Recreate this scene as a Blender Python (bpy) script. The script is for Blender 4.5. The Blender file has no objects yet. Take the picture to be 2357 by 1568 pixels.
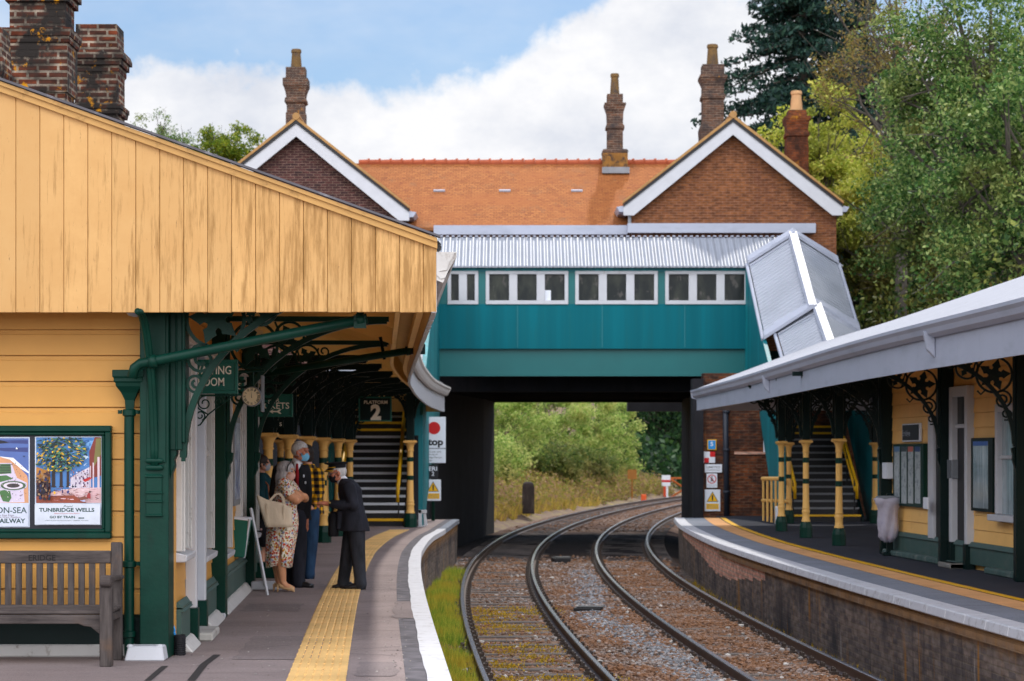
import bpy, bmesh, math, random
import numpy as np
from mathutils import Vector, Matrix
random.seed(7); RNG = np.random.default_rng(11)
sc = bpy.context.scene
col = sc.collection
PI = math.pi
F = 5000.0; CX = 1178.5; HY = 1045.0; CH = 1.63      # survey constants: focal, axis, horizon, eye height
def pt(x, y, Z): return ((x-CX)*Z/F, Z, CH+(HY-y)*Z/F)
def gx(x, y, h=CH):
    Z = F*h/(y-HY); return ((x-CX)*Z/F, Z, CH-h)
# ------------------------------------------------------------------ alignment of the curve (left rail)
_tz = np.array([15.58,19,23.1,24.5,28.8,30,34.5,35.3,42.4,48.5,54.4,61.8,71.9,87.3,105.8,131.3])
_tx = np.array([.25,.04,-.2,-.28,-.5,-.56,-.75,-.775,-.98,-1.03,-.89,-.56,.05,1.72,4.6,9.9])
_pf = np.polyfit(_tz, _tx, 5)
def L(Z):
    if Z < 16: return float(np.polyval(_pf, 16)) + (16-Z)*.060
    if Z > 125:
        d = Z-125; s = float(np.polyval(np.polyder(_pf), 125)); return float(np.polyval(_pf, 125)) + d*s + d*d/440
    return float(np.polyval(_pf, Z))
def lerp(tab, z):
    if z <= tab[0][0]: a, b = tab[0], tab[1]
    else:
        a, b = tab[-2], tab[-1]
        for i in range(len(tab)-1):
            if z <= tab[i+1][0]: a, b = tab[i], tab[i+1]; break
    t = (z-a[0])/(b[0]-a[0]); return a[1]+(b[1]-a[1])*t
def smooth_tab(tab, lo, hi, n=60):
    zs = np.linspace(lo, hi, n); xs = np.array([lerp(tab, z) for z in zs])
    for _ in range(6): xs[1:-1] = .25*xs[:-2]+.5*xs[1:-1]+.25*xs[2:]
    return lambda z: float(np.interp(z, zs, xs))
def EL(Z): return L(Z) + lerp([(0,-.70),(36,-.71),(40,-.66),(43,-.60),(46,-.48),(49,-.43),(54,-.42)], Z)
def ER(Z): return L(Z) + lerp([(0,4.85),(27,4.70),(40,4.68),(50,4.85),(55,5.0),(60,5.1)], Z)
# ------------------------------------------------------------------ materials
def srgb(r, g, b):
    f = lambda c: (c/255/12.92) if c/255 <= .04045 else ((c/255+.055)/1.055)**2.4
    return (f(r), f(g), f(b), 1)
class NT:
    def __init__(s, name):
        s.m = bpy.data.materials.new(name); s.m.use_nodes = True
        s.t = s.m.node_tree; s.n = s.t.nodes; s.l = s.t.links
        s.b = s.n['Principled BSDF']; s.out = s.n['Material Output']
        s.co = s.n.new('ShaderNodeTexCoord').outputs['Object']
    def new(s, kind, **kw):
        n = s.n.new('ShaderNode'+kind)
        for k, v in kw.items():
            if k in n.inputs.keys(): s.set(n.inputs[k], v)
            else: setattr(n, k, v)
        return n
    def set(s, sock, v):
        if isinstance(v, bpy.types.NodeSocket): s.l.new(v, sock)
        else: sock.default_value = v
    def mapping(s, scale=(1,1,1), vec=None, loc=(0,0,0), rot=(0,0,0)):
        n = s.n.new('ShaderNodeMapping'); s.l.new(vec or s.co, n.inputs[0])
        n.inputs['Scale'].default_value = scale; n.inputs['Location'].default_value = loc; n.inputs['Rotation'].default_value = rot
        return n.outputs[0]
    def noise(s, scale=5, detail=4, rough=.6, vec=None, out='Fac'):
        n = s.n.new('ShaderNodeTexNoise'); s.l.new(vec or s.co, n.inputs['Vector'])
        n.inputs['Scale'].default_value = scale; n.inputs['Detail'].default_value = detail; n.inputs['Roughness'].default_value = rough
        return n.outputs[out]
    def ramp(s, fac, a, b, ca=(0,0,0,1), cb=(1,1,1,1)):
        n = s.n.new('ShaderNodeValToRGB'); s.l.new(fac, n.inputs[0])
        e = n.color_ramp.elements; e[0].position = a; e[1].position = b; e[0].color = ca; e[1].color = cb
        return n.outputs[0]
    def mix(s, fac, a, b, mode='MIX'):
        n = s.n.new('ShaderNodeMix'); n.data_type = 'RGBA'; n.blend_type = mode
        s.set(n.inputs[0], fac); s.set(n.inputs[6], a); s.set(n.inputs[7], b); return n.outputs[2]
    def math(s, op, a, b=0.0, clamp=False):
        n = s.n.new('ShaderNodeMath'); n.operation = op; n.use_clamp = clamp
        s.set(n.inputs[0], a); s.set(n.inputs[1], b); return n.outputs[0]
    def sep(s, vec=None):
        n = s.n.new('ShaderNodeSeparateXYZ'); s.l.new(vec or s.co, n.inputs[0]); return n.outputs
    def comb(s, x, y, z):
        n = s.n.new('ShaderNodeCombineXYZ'); s.set(n.inputs[0], x); s.set(n.inputs[1], y); s.set(n.inputs[2], z); return n.outputs[0]
    def bump(s, h, strength=.3, dist=.01):
        n = s.n.new('ShaderNodeBump'); s.l.new(h, n.inputs['Height']); n.inputs['Strength'].default_value = strength
        n.inputs['Distance'].default_value = dist; s.l.new(n.outputs[0], s.b.inputs['Normal'])
    def fin(s, colour=None, rough=.6, metal=0, spec=.4):
        if colour is not None: s.set(s.b.inputs['Base Color'], colour)
        s.set(s.b.inputs['Roughness'], rough); s.b.inputs['Metallic'].default_value = metal
        s.b.inputs['Specular IOR Level'].default_value = spec
        return s.m
def shade(c, f): return (min(c[0]*f,1), min(c[1]*f,1), min(c[2]*f,1), 1)
def paint(name, c, rough=.5, var=.14, scale=3, dirt=None, dscale=(9,9,1.6), dlo=.55, dhi=.75, bump=.15, bscale=60, spec=.4):
    t = NT(name); n1 = t.noise(scale, 5)
    base = t.mix(t.ramp(n1, .3, .7), shade(c, 1-var), shade(c, 1+var*.6))
    if dirt:
        d = t.noise(1.0, 8, .7, t.mapping(dscale)); base = t.mix(t.ramp(d, dlo, dhi), base, dirt)
    t.bump(t.noise(bscale, 3), bump, .004)
    return t.fin(base, rough, 0, spec)
def brick(name, c1, c2, mortar, bw=.225, bh=.075, stain=None, slo=.5, shi=.75, sscale=(1.2,1.2,.5), msize=.011, var=.5, rough=.85, extra=None):
    t = NT(name); x, y, z = t.sep()
    v = t.comb(t.math('ADD', x, y), z, 0.0)
    b = t.new('TexBrick', Color1=c1, Color2=c2, Mortar=mortar, Scale=1.0)
    t.l.new(v, b.inputs['Vector']); b.inputs['Brick Width'].default_value = bw; b.inputs['Row Height'].default_value = bh
    b.inputs['Mortar Size'].default_value = msize; b.inputs['Mortar Smooth'].default_value = .3; b.inputs['Bias'].default_value = 0
    # per-brick darks and lights
    wn = t.noise(1.0, 2, .5, t.mapping((1/bw*1.1, 1/bw*1.1, 1/bh*1.05)))
    cc = t.mix(t.ramp(wn, .33, .68), t.mix(1.0, b.outputs[0], (1-var, 1-var, 1-var, 1), 'MULTIPLY'), b.outputs[0])
    if stain:
        d = t.noise(1.0, 7, .65, t.mapping(sscale)); cc = t.mix(t.ramp(d, slo, shi), cc, stain)
    if extra:
        d = t.noise(1.0, 6, .7, t.mapping(extra[1], loc=(3,7,1))); cc = t.mix(t.ramp(d, extra[2], extra[3]), cc, extra[0])
    h = t.math('ADD', t.math('MULTIPLY', b.outputs['Fac'], -1.0), t.math('MULTIPLY', t.noise(60, 4), .5))
    t.bump(h, .6, .012)
    return t.fin(cc, rough, 0, .2)
M = {}
CREAM = srgb(236,187,112); GREEN = srgb(10,66,58)
M['cream'] = paint('cream_paint', srgb(232,182,102), .55, .07, 2.5, srgb(150,105,52), (14,14,1.3), .60, .80)
M['creamwall'] = paint('cream_weatherboard_paint', srgb(204,149,72), .55, .08, 2.0, srgb(190,130,62), (1.5,1.5,9), .58, .85)
M['soffit'] = paint('cream_soffit_paint', srgb(248,200,116), .6, .08, 2, srgb(190,130,60), (3,.8,3), .6, .85)
M['green'] = paint('dark_green_gloss', srgb(4,50,40), .42, .25, 4, srgb(22,36,30), (5,5,2), .58, .82, .3, 40, .18)
M['greendark'] = paint('blackish_green_gloss', srgb(3,27,26), .42, .2, 4, None, bump=.2, bscale=40, spec=.18)
M['greyplinth'] = paint('faded_green_plinth', srgb(62,88,82), .6, .15, 3, srgb(90,100,95), (3,3,6), .5, .8)
M['creamwallr'] = paint('cream_weatherboard_under_canopy', srgb(240,188,110), .55, .08, 2.0, srgb(206,150,80), (1.5,1.5,9), .58, .85)
M['white'] = paint('white_paint', srgb(190,191,197), .5, .06, 3, srgb(150,140,125), (10,10,2), .62, .82)
M['whiteworn'] = paint('worn_white_paint', srgb(196,193,190), .6, .08, 4, srgb(120,105,92), (12,12,9), .58, .76, .3)
M['whitecool'] = paint('cool_white_sheet_metal', srgb(166,171,187), .45, .06, .8, srgb(142,148,162), (.9,.9,3), .5, .8)
M['teal'] = paint('teal_bridge_paint', srgb(0,106,116), .55, .08, .7, srgb(0,138,146), (2.2,2.2,.05), .5, .62, .08, 20)
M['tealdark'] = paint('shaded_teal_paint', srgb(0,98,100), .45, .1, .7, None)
M['yellow'] = paint('yellow_paint', srgb(236,180,10), .45, .1, 4, srgb(150,110,10), (9,9,9), .6, .8)
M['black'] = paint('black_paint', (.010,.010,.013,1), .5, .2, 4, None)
M['soot'] = paint('soot_blackened_brick', (.008,.009,.014,1), .9, .5, 1.5, (.02,.017,.02,1), (2,2,.4), .5, .75, .5, 14)
M['steel'] = paint('grey_steel', (.22,.24,.27,1), .4, .2, 4, None)
M['concrete'] = paint('pale_concrete', (.42,.40,.37,1), .85, .15, 5, (.2,.17,.14,1), (4,4,4), .55, .8, .4)
M['signwhite'] = paint('sign_white', srgb(222,226,236), .4, .04, 3, None)
M['signgrey'] = paint('sign_grey', srgb(150,158,172), .4, .04, 3, None)
M['lettering'] = paint('ivory_lettering', srgb(240,232,214), .5, .05, 3, None)
M['ink'] = paint('black_ink', (.012,.014,.02,1), .5, .1, 3, None)
M['inkgreen'] = paint('dark_green_ink', srgb(10,60,56), .5, .1, 3, None)
M['red'] = paint('sign_red', srgb(196,14,22), .45, .08, 3, None)
M['blue'] = paint('sign_blue', srgb(40,140,210), .45, .08, 3, None)
M['asphalt'] = None
def asphalt(name, c, blotch):
    t = NT(name)
    base = t.mix(t.ramp(t.noise(.8, 6, .65), .35, .68), shade(c, .82), shade(c, 1.18))
    base = t.mix(t.math('MULTIPLY', t.ramp(t.noise(1.0, 6, .7, t.mapping((.5, 3.5, 1))), .50, .72), .6), base, blotch)
    base = t.mix(t.math('MULTIPLY', t.ramp(t.noise(130, 2), .38, .7), .5), base, shade(c, 1.7))
    base = t.mix(t.math('MULTIPLY', t.ramp(t.noise(40, 3), .60, .70), .55), base, shade(c, 1.75)); base = t.mix(t.math('MULTIPLY', t.ramp(t.noise(33, 3, .6, t.mapping((1,1,1), loc=(9,4,0))), .58, .68), .5), base, shade(c, .5))
    t.bump(t.noise(150, 3), .6, .006); return t.fin(base, .92, 0, .15)
M['asphalt'] = asphalt('worn_asphalt', srgb(136,123,121), srgb(108,96,92))
M['asphaltdark'] = asphalt('dark_asphalt', srgb(52,54,62), srgb(44,44,52))
M['asphaltmid'] = asphalt('grey_asphalt', srgb(122,126,136), srgb(80,84,94))
def tactile(name, c):
    t = NT(name)
    base = t.mix(t.ramp(t.noise(1.5, 5, .6), .35, .7), shade(c, .82), shade(c, 1.1))
    base = t.mix(t.math('MULTIPLY', t.ramp(t.noise(1.0, 5, .7, t.mapping((3, 8, 3))), .58, .75), .55), base, srgb(150,112,60))
    t.bump(t.noise(90, 3), .3, .003); return t.fin(base, .8, 0, .2)
M['tactile'] = tactile('buff_tactile_paving', srgb(240,196,128))
M['tactilepink'] = tactile('faded_buff_paving', srgb(214,160,108))
M['coping'] = paint('white_edge_paint', srgb(196,196,202), .7, .08, 4, srgb(140,136,134), (7,7,7), .54, .74, .5)
M['blueblock'] = brick('grey_edging_blocks', srgb(160,160,172), srgb(140,140,154), srgb(108,104,110), .22, .075, None)
def oldwall():
    t = NT('sooty_platform_brick'); x, y, z = t.sep(); b = t.new('TexBrick', Color1=srgb(150,134,124), Color2=srgb(112,104,104), Mortar=srgb(136,124,112), Scale=1.0); t.l.new(t.comb(t.math('ADD', x, y), z, 0.0), b.inputs['Vector'])
    b.inputs['Brick Width'].default_value = .225; b.inputs['Row Height'].default_value = .075; b.inputs['Mortar Size'].default_value = .010; b.inputs['Mortar Smooth'].default_value = .3; c = b.outputs[0]
    wn = t.noise(1.0, 2, .5, t.mapping((4.5,4.5,13.5))); c = t.mix(t.ramp(wn, .3, .7), t.mix(1.0, c, (.55,.52,.52,1), 'MULTIPLY'), c)
    c = t.mix(t.ramp(t.noise(1.0, 7, .65, t.mapping((.7,.7,.7))), .47, .64), c, (.060,.055,.058,1))
    c = t.mix(t.math('MULTIPLY', t.ramp(t.noise(1.0, 7, .7, t.mapping((2.6,2.6,.22), loc=(1,2,0))), .54, .66), .75), c, (.045,.042,.048,1))
    c = t.mix(t.math('MULTIPLY', t.ramp(t.noise(1.0, 7, .7, t.mapping((3.4,3.4,.30), loc=(7,2,4))), .58, .66), .8), c, srgb(168,116,46))
    c = t.mix(t.math('MULTIPLY', t.ramp(t.noise(1.0, 7, .75, t.mapping((5,5,.5), loc=(2,9,4))), .62, .70), .7), c, srgb(176,168,164))
    g = t.n.new('ShaderNodeMapRange'); t.l.new(t.math('ADD', z, t.math('MULTIPLY', t.noise(3, 6, .7), .35)), g.inputs[0]); g.inputs[1].default_value = -.17; g.inputs[2].default_value = .06; c = t.mix(t.math('MULTIPLY', g.outputs[0], .8), c, srgb(172,130,84))
    t.bump(t.math('ADD', t.math('MULTIPLY', b.outputs['Fac'], -1.0), t.math('MULTIPLY', t.noise(30, 5), .8)), .8, .02); return t.fin(c, .9, 0, .12)
M['brickold'] = oldwall()
M['brickpatch'] = brick('salmon_new_brick', srgb(246,188,162), srgb(230,166,144), srgb(200,176,160), stain=srgb(120,88,78), slo=.55, shi=.8)
M['brickdark'] = brick('purple_brown_brick', srgb(96,58,56), srgb(66,44,48), srgb(128,104,92), stain=(.02,.015,.016,1), slo=.6, shi=.9, var=.55)
M['brickred'] = brick('orange_red_brick', srgb(148,92,54), srgb(118,72,46), srgb(146,106,84), stain=srgb(90,54,44), slo=.52, shi=.8, var=.5)
M['brickwall'] = brick('rough_brown_brick', srgb(140,78,44), srgb(84,50,40), srgb(120,92,72), stain=(.022,.016,.016,1), slo=.46, shi=.68, sscale=(1.3,1.3,1.2), var=.65, extra=(srgb(170,120,88), (1.1,1.1,6), .68, .76))
M['chimbrick'] = brick('weathered_chimney_brick', srgb(132,64,38), srgb(84,46,34), srgb(168,152,134), stain=(.022,.018,.016,1), slo=.40, shi=.56, sscale=(2.6,2.6,2.2), msize=.016, var=.7, extra=(srgb(196,132,18), (4,4,4), .60, .68))
M['chimgrey'] = brick('grey_brown_chimney_brick', srgb(116,82,64), srgb(84,66,60), srgb(130,114,100), stain=(.04,.034,.034,1), slo=.48, shi=.7, sscale=(2,2,1.2), var=.5, extra=(srgb(196,132,18), (2.2,2.2,1.6), .66, .76))
M['lichen'] = paint('lichen_covered_brick', srgb(140,98,44), .9, .35, 4, srgb(60,48,42), (6,6,6), .48, .62, .6, 16)
M['chimred'] = brick('red_chimney_brick', srgb(146,80,44), srgb(112,60,38), srgb(118,80,62), stain=srgb(60,40,32), slo=.45, shi=.62, sscale=(2,2,1.5), var=.55, extra=(srgb(176,120,40), (3,3,2), .60, .70))
M['pot'] = paint('buff_clay_pot', srgb(204,158,112), .8, .12, 4, srgb(150,110,70), (3,3,3), .6, .8)
M['potdark'] = paint('lichened_clay_pot', srgb(112,86,50), .9, .3, 5, srgb(70,60,56), (4,4,3), .5, .68)
def tiles():
    t = NT('orange_clay_roof_tiles'); x, y, z = t.sep()
    b = t.new('TexBrick', Color1=srgb(176,112,64), Color2=srgb(152,92,52), Mortar=srgb(104,64,36), Scale=1.0)
    t.l.new(t.comb(x, z, 0.0), b.inputs['Vector']); b.inputs['Brick Width'].default_value = .17; b.inputs['Row Height'].default_value = .062
    b.inputs['Mortar Size'].default_value = .008; b.inputs['Mortar Smooth'].default_value = .5
    c = t.mix(t.ramp(t.noise(1.0, 5, .6, t.mapping((.5,.5,2.5))), .42, .72), b.outputs[0], srgb(158,96,54))
    c = t.mix(t.ramp(t.noise(1.0, 2, .5, t.mapping((6,6,16))), .60, .70), c, srgb(136,78,48))
    c = t.mix(t.ramp(t.noise(1.0, 6, .7, t.mapping((1.6,1.6,.8), loc=(2,5,1))), .55, .8), c, srgb(128,96,70))
    t.bump(t.math('MULTIPLY', b.outputs['Fac'], -1.0), .6, .02); return t.fin(c, .85, 0, .2)
M['tiles'] = tiles()
M['ridge'] = paint('ridge_tiles', srgb(170,88,58), .85, .2, 6, srgb(90,56,44), (3,3,3), .55, .8)
M['verge'] = paint('buff_verge_tiles', srgb(168,128,80), .85, .2, 6, srgb(150,110,50), (3,3,3), .55, .8)
M['bitumen'] = paint('grey_roofing_felt', srgb(92,90,96), .8, .2, 3, srgb(150,150,158), (4,4,4), .58, .75)
def corrugated(name, c, axis, pitch, strength=.8):
    t = NT(name); xyz = t.sep()
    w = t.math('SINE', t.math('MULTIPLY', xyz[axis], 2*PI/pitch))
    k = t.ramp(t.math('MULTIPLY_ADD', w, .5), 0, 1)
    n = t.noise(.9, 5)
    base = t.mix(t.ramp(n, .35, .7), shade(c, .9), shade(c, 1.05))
    base = t.mix(t.math('MULTIPLY', t.ramp(t.math('MULTIPLY_ADD', w, .5), .0, .45, (1,1,1,1), (0,0,0,1)), .18), base, shade(c, .55))  # groove shading put into the colour to bring out the ribs
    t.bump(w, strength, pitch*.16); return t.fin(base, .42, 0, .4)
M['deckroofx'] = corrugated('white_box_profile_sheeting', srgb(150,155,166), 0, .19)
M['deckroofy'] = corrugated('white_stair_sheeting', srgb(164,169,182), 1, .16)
M['canopyroof'] = paint('white_canopy_sheeting', srgb(152,156,168), .5, .08, 1.2, srgb(128,134,148), (5,1.2,5), .55, .75)
def glassdark(name, c=(.012,.02,.024,1), rough=.06):
    t = NT(name); base = t.mix(t.ramp(t.noise(1.0, 4, .6, t.mapping((2.2,2.2,.9))), .45, .72), c, (.045,.050,.038,1)); base = t.mix(t.ramp(t.noise(1.0, 3, .6, t.mapping((3.5,3.5,2.5), loc=(4,1,7))), .6, .66), base, (.07,.065,.06,1)); return t.fin(base, rough, 0, .18)
M['glass'] = glassdark('dark_window_glass', (.008,.012,.013,1), .22)
M['glasspale'] = paint('case_glass', srgb(150,164,170), .08, .25, 2.5, srgb(196,206,212), (6,6,.8), .5, .7, 0, 5, .6)
def wood():
    t = NT('weathered_grey_teak')
    g = t.noise(1.0, 8, .7, t.mapping((3, 30, 30))); c = t.mix(t.ramp(g, .3, .72), srgb(48,43,43), srgb(98,89,86))
    c = t.mix(t.ramp(t.noise(3, 5), .55, .75), c, srgb(92,76,66)); t.bump(g, .4, .004); return t.fin(c, .8, 0, .2)
def woodv():
    t = NT('weathered_grey_teak_upright')
    g = t.noise(1.0, 8, .7, t.mapping((30, 30, 3))); c = t.mix(t.ramp(g, .3, .72), srgb(46,41,41), srgb(94,86,83))
    c = t.mix(t.ramp(t.noise(3, 5), .55, .75), c, srgb(98,78,64)); t.bump(g, .4, .004); return t.fin(c, .8, 0, .2)
M['wood'] = wood(); M['woodv'] = woodv()
def rust(name, a, b): return paint(name, a, .5, .25, 6, b, (9,9,9), .45, .7, .3, 40)
M['railtop'] = paint('polished_rail_head', (.30,.30,.34,1), .24, .15, 6, None); M['railtop'].node_tree.nodes['Principled BSDF'].inputs['Metallic'].default_value = .75
M['railside'] = rust('rusty_rail_web', (.085,.05,.038,1), (.12,.07,.045,1))
M['sleeper'] = paint('oiled_timber_sleeper', (.075,.06,.055,1), .85, .3, 3, (.16,.14,.13,1), (2,20,20), .5, .75, .6, 30)
M['chair'] = rust('rusty_rail_chair', (.04,.026,.02,1), (.07,.04,.025,1))
def ballast():
    t = NT('ballast_bed')
    v = t.new('TexVoronoi', Scale=15.0); t.l.new(t.co, v.inputs['Vector'])
    c = t.mix(t.ramp(v.outputs['Color'], .2, .9), srgb(104,82,70), srgb(146,122,106))
    big = t.noise(.35, 5, .6); c = t.mix(t.ramp(big, .45, .62), c, srgb(92,70,60))
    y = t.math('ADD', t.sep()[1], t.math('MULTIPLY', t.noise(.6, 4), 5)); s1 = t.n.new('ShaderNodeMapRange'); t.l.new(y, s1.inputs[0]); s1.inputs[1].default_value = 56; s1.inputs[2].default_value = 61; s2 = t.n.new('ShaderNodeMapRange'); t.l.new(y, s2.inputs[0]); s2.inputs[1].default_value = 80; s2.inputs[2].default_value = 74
    c = t.mix(t.math('MULTIPLY', t.math('MULTIPLY', s1.outputs[0], s2.outputs[0]), .95), c, (.012,.011,.013,1)); t.bump(t.math('MULTIPLY', v.outputs['Distance'], -1.0), 1.0, .05)  # bridge shade painted into the ballast colour as a dark band
    return t.fin(c, .95, 0, .15)
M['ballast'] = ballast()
def island(name, cols, rough=.8, trans=0.0, alt=None, spec=.12):
    """material whose colour varies from piece to piece (stones, leaves, blades)"""
    t = NT(name); g = t.n.new('ShaderNodeNewGeometry').outputs['Random Per Island']
    r = t.n.new('ShaderNodeValToRGB'); t.l.new(g, r.inputs[0]); e = r.color_ramp.elements
    e[0].position = 0; e[0].color = cols[0]; e[1].position = 1; e[1].color = cols[-1]
    for i, c in enumerate(cols[1:-1]): e.new((i+1)/(len(cols)-1)).color = c
    c = r.outputs[0]
    if alt: c = t.mix(t.ramp(t.noise(alt[1], 3), alt[2], alt[3]), c, t.mix(.7, c, alt[0]))
    t.fin(c, rough, 0, spec)
    if trans:
        tr = t.n.new('ShaderNodeBsdfTranslucent'); t.l.new(c, tr.inputs[0]); mx = t.n.new('ShaderNodeMixShader'); mx.inputs[0].default_value = trans
        t.l.new(t.b.outputs[0], mx.inputs[1]); t.l.new(tr.outputs[0], mx.inputs[2]); t.l.new(mx.outputs[0], t.out.inputs[0])
    return t.m
M['stone'] = island('ballast_stones', [srgb(80,66,60), srgb(104,86,76), srgb(122,102,90), srgb(136,116,104), srgb(142,136,134), srgb(164,162,164)], .9, alt=(srgb(132,90,58), .6, .36, .56))
M['grassgreen'] = island('trackside_grass', [srgb(78,120,40), srgb(112,150,54), srgb(156,178,66), srgb(210,196,84)], .8, .35, (srgb(200,166,62), 1.3, .43, .60))
M['weed'] = island('yellow_weeds', [srgb(140,118,34), srgb(176,142,36), srgb(196,160,48), srgb(120,116,40)], .8, .3)
M['drygrass'] = island('dry_grass', [srgb(196,170,80), srgb(210,180,96), srgb(160,150,66), srgb(188,150,110)], .85, .3)
def leafmat(name, cols, alt=None, trans=.4): return island(name, cols, .6, trans, alt, .3)
M['leaf_willow'] = leafmat('willow_leaves', [srgb(38,72,30), srgb(68,106,46), srgb(102,132,62), srgb(164,178,110)], (srgb(136,130,64), .45, .52, .68), .3)
M['leaf_dark'] = leafmat('dark_ivy_leaves', [srgb(22,46,20), srgb(48,80,32), srgb(84,108,44), srgb(146,150,70)], (srgb(118,100,46), .4, .46, .64), .3)
M['leaf_yellow'] = leafmat('young_maple_leaves', [srgb(128,146,46), srgb(168,178,66), srgb(196,198,90), srgb(214,208,108)], (srgb(110,120,50), .7, .5, .66))
M['leaf_conifer'] = leafmat('conifer_needles', [srgb(14,38,36), srgb(24,52,48), srgb(36,66,56), srgb(48,78,60)], None, .15)
M['leaf_bright'] = leafmat('sunny_bush_leaves', [srgb(104,142,62), srgb(146,176,84), srgb(182,200,110), srgb(216,216,140)], (srgb(206,186,120), .3, .52, .64), .5)
M['leaf_green'] = leafmat('fresh_tree_leaves', [srgb(60,92,26), srgb(96,124,30), srgb(136,150,34), srgb(150,150,50)], None, .45)
M['leaf_shade'] = leafmat('deep_wood_leaves', [srgb(18,44,26), srgb(30,62,34), srgb(44,80,40), srgb(70,100,50)], None, .3)
M['leaf_brown'] = leafmat('budding_twigs', [srgb(120,96,50), srgb(140,118,66), srgb(120,124,60), srgb(160,140,84)], None, .4)
M['bark'] = paint('grey_bark', (.10,.085,.07,1), .9, .35, 3, (.05,.04,.035,1), (9,9,2), .5, .7, .7, 20)
M['soil'] = paint('bank_soil', srgb(120,100,84), .95, .3, 1.5, srgb(150,138,70), (1.2,1.2,1.2), .5, .7, .7, 12)
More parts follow.
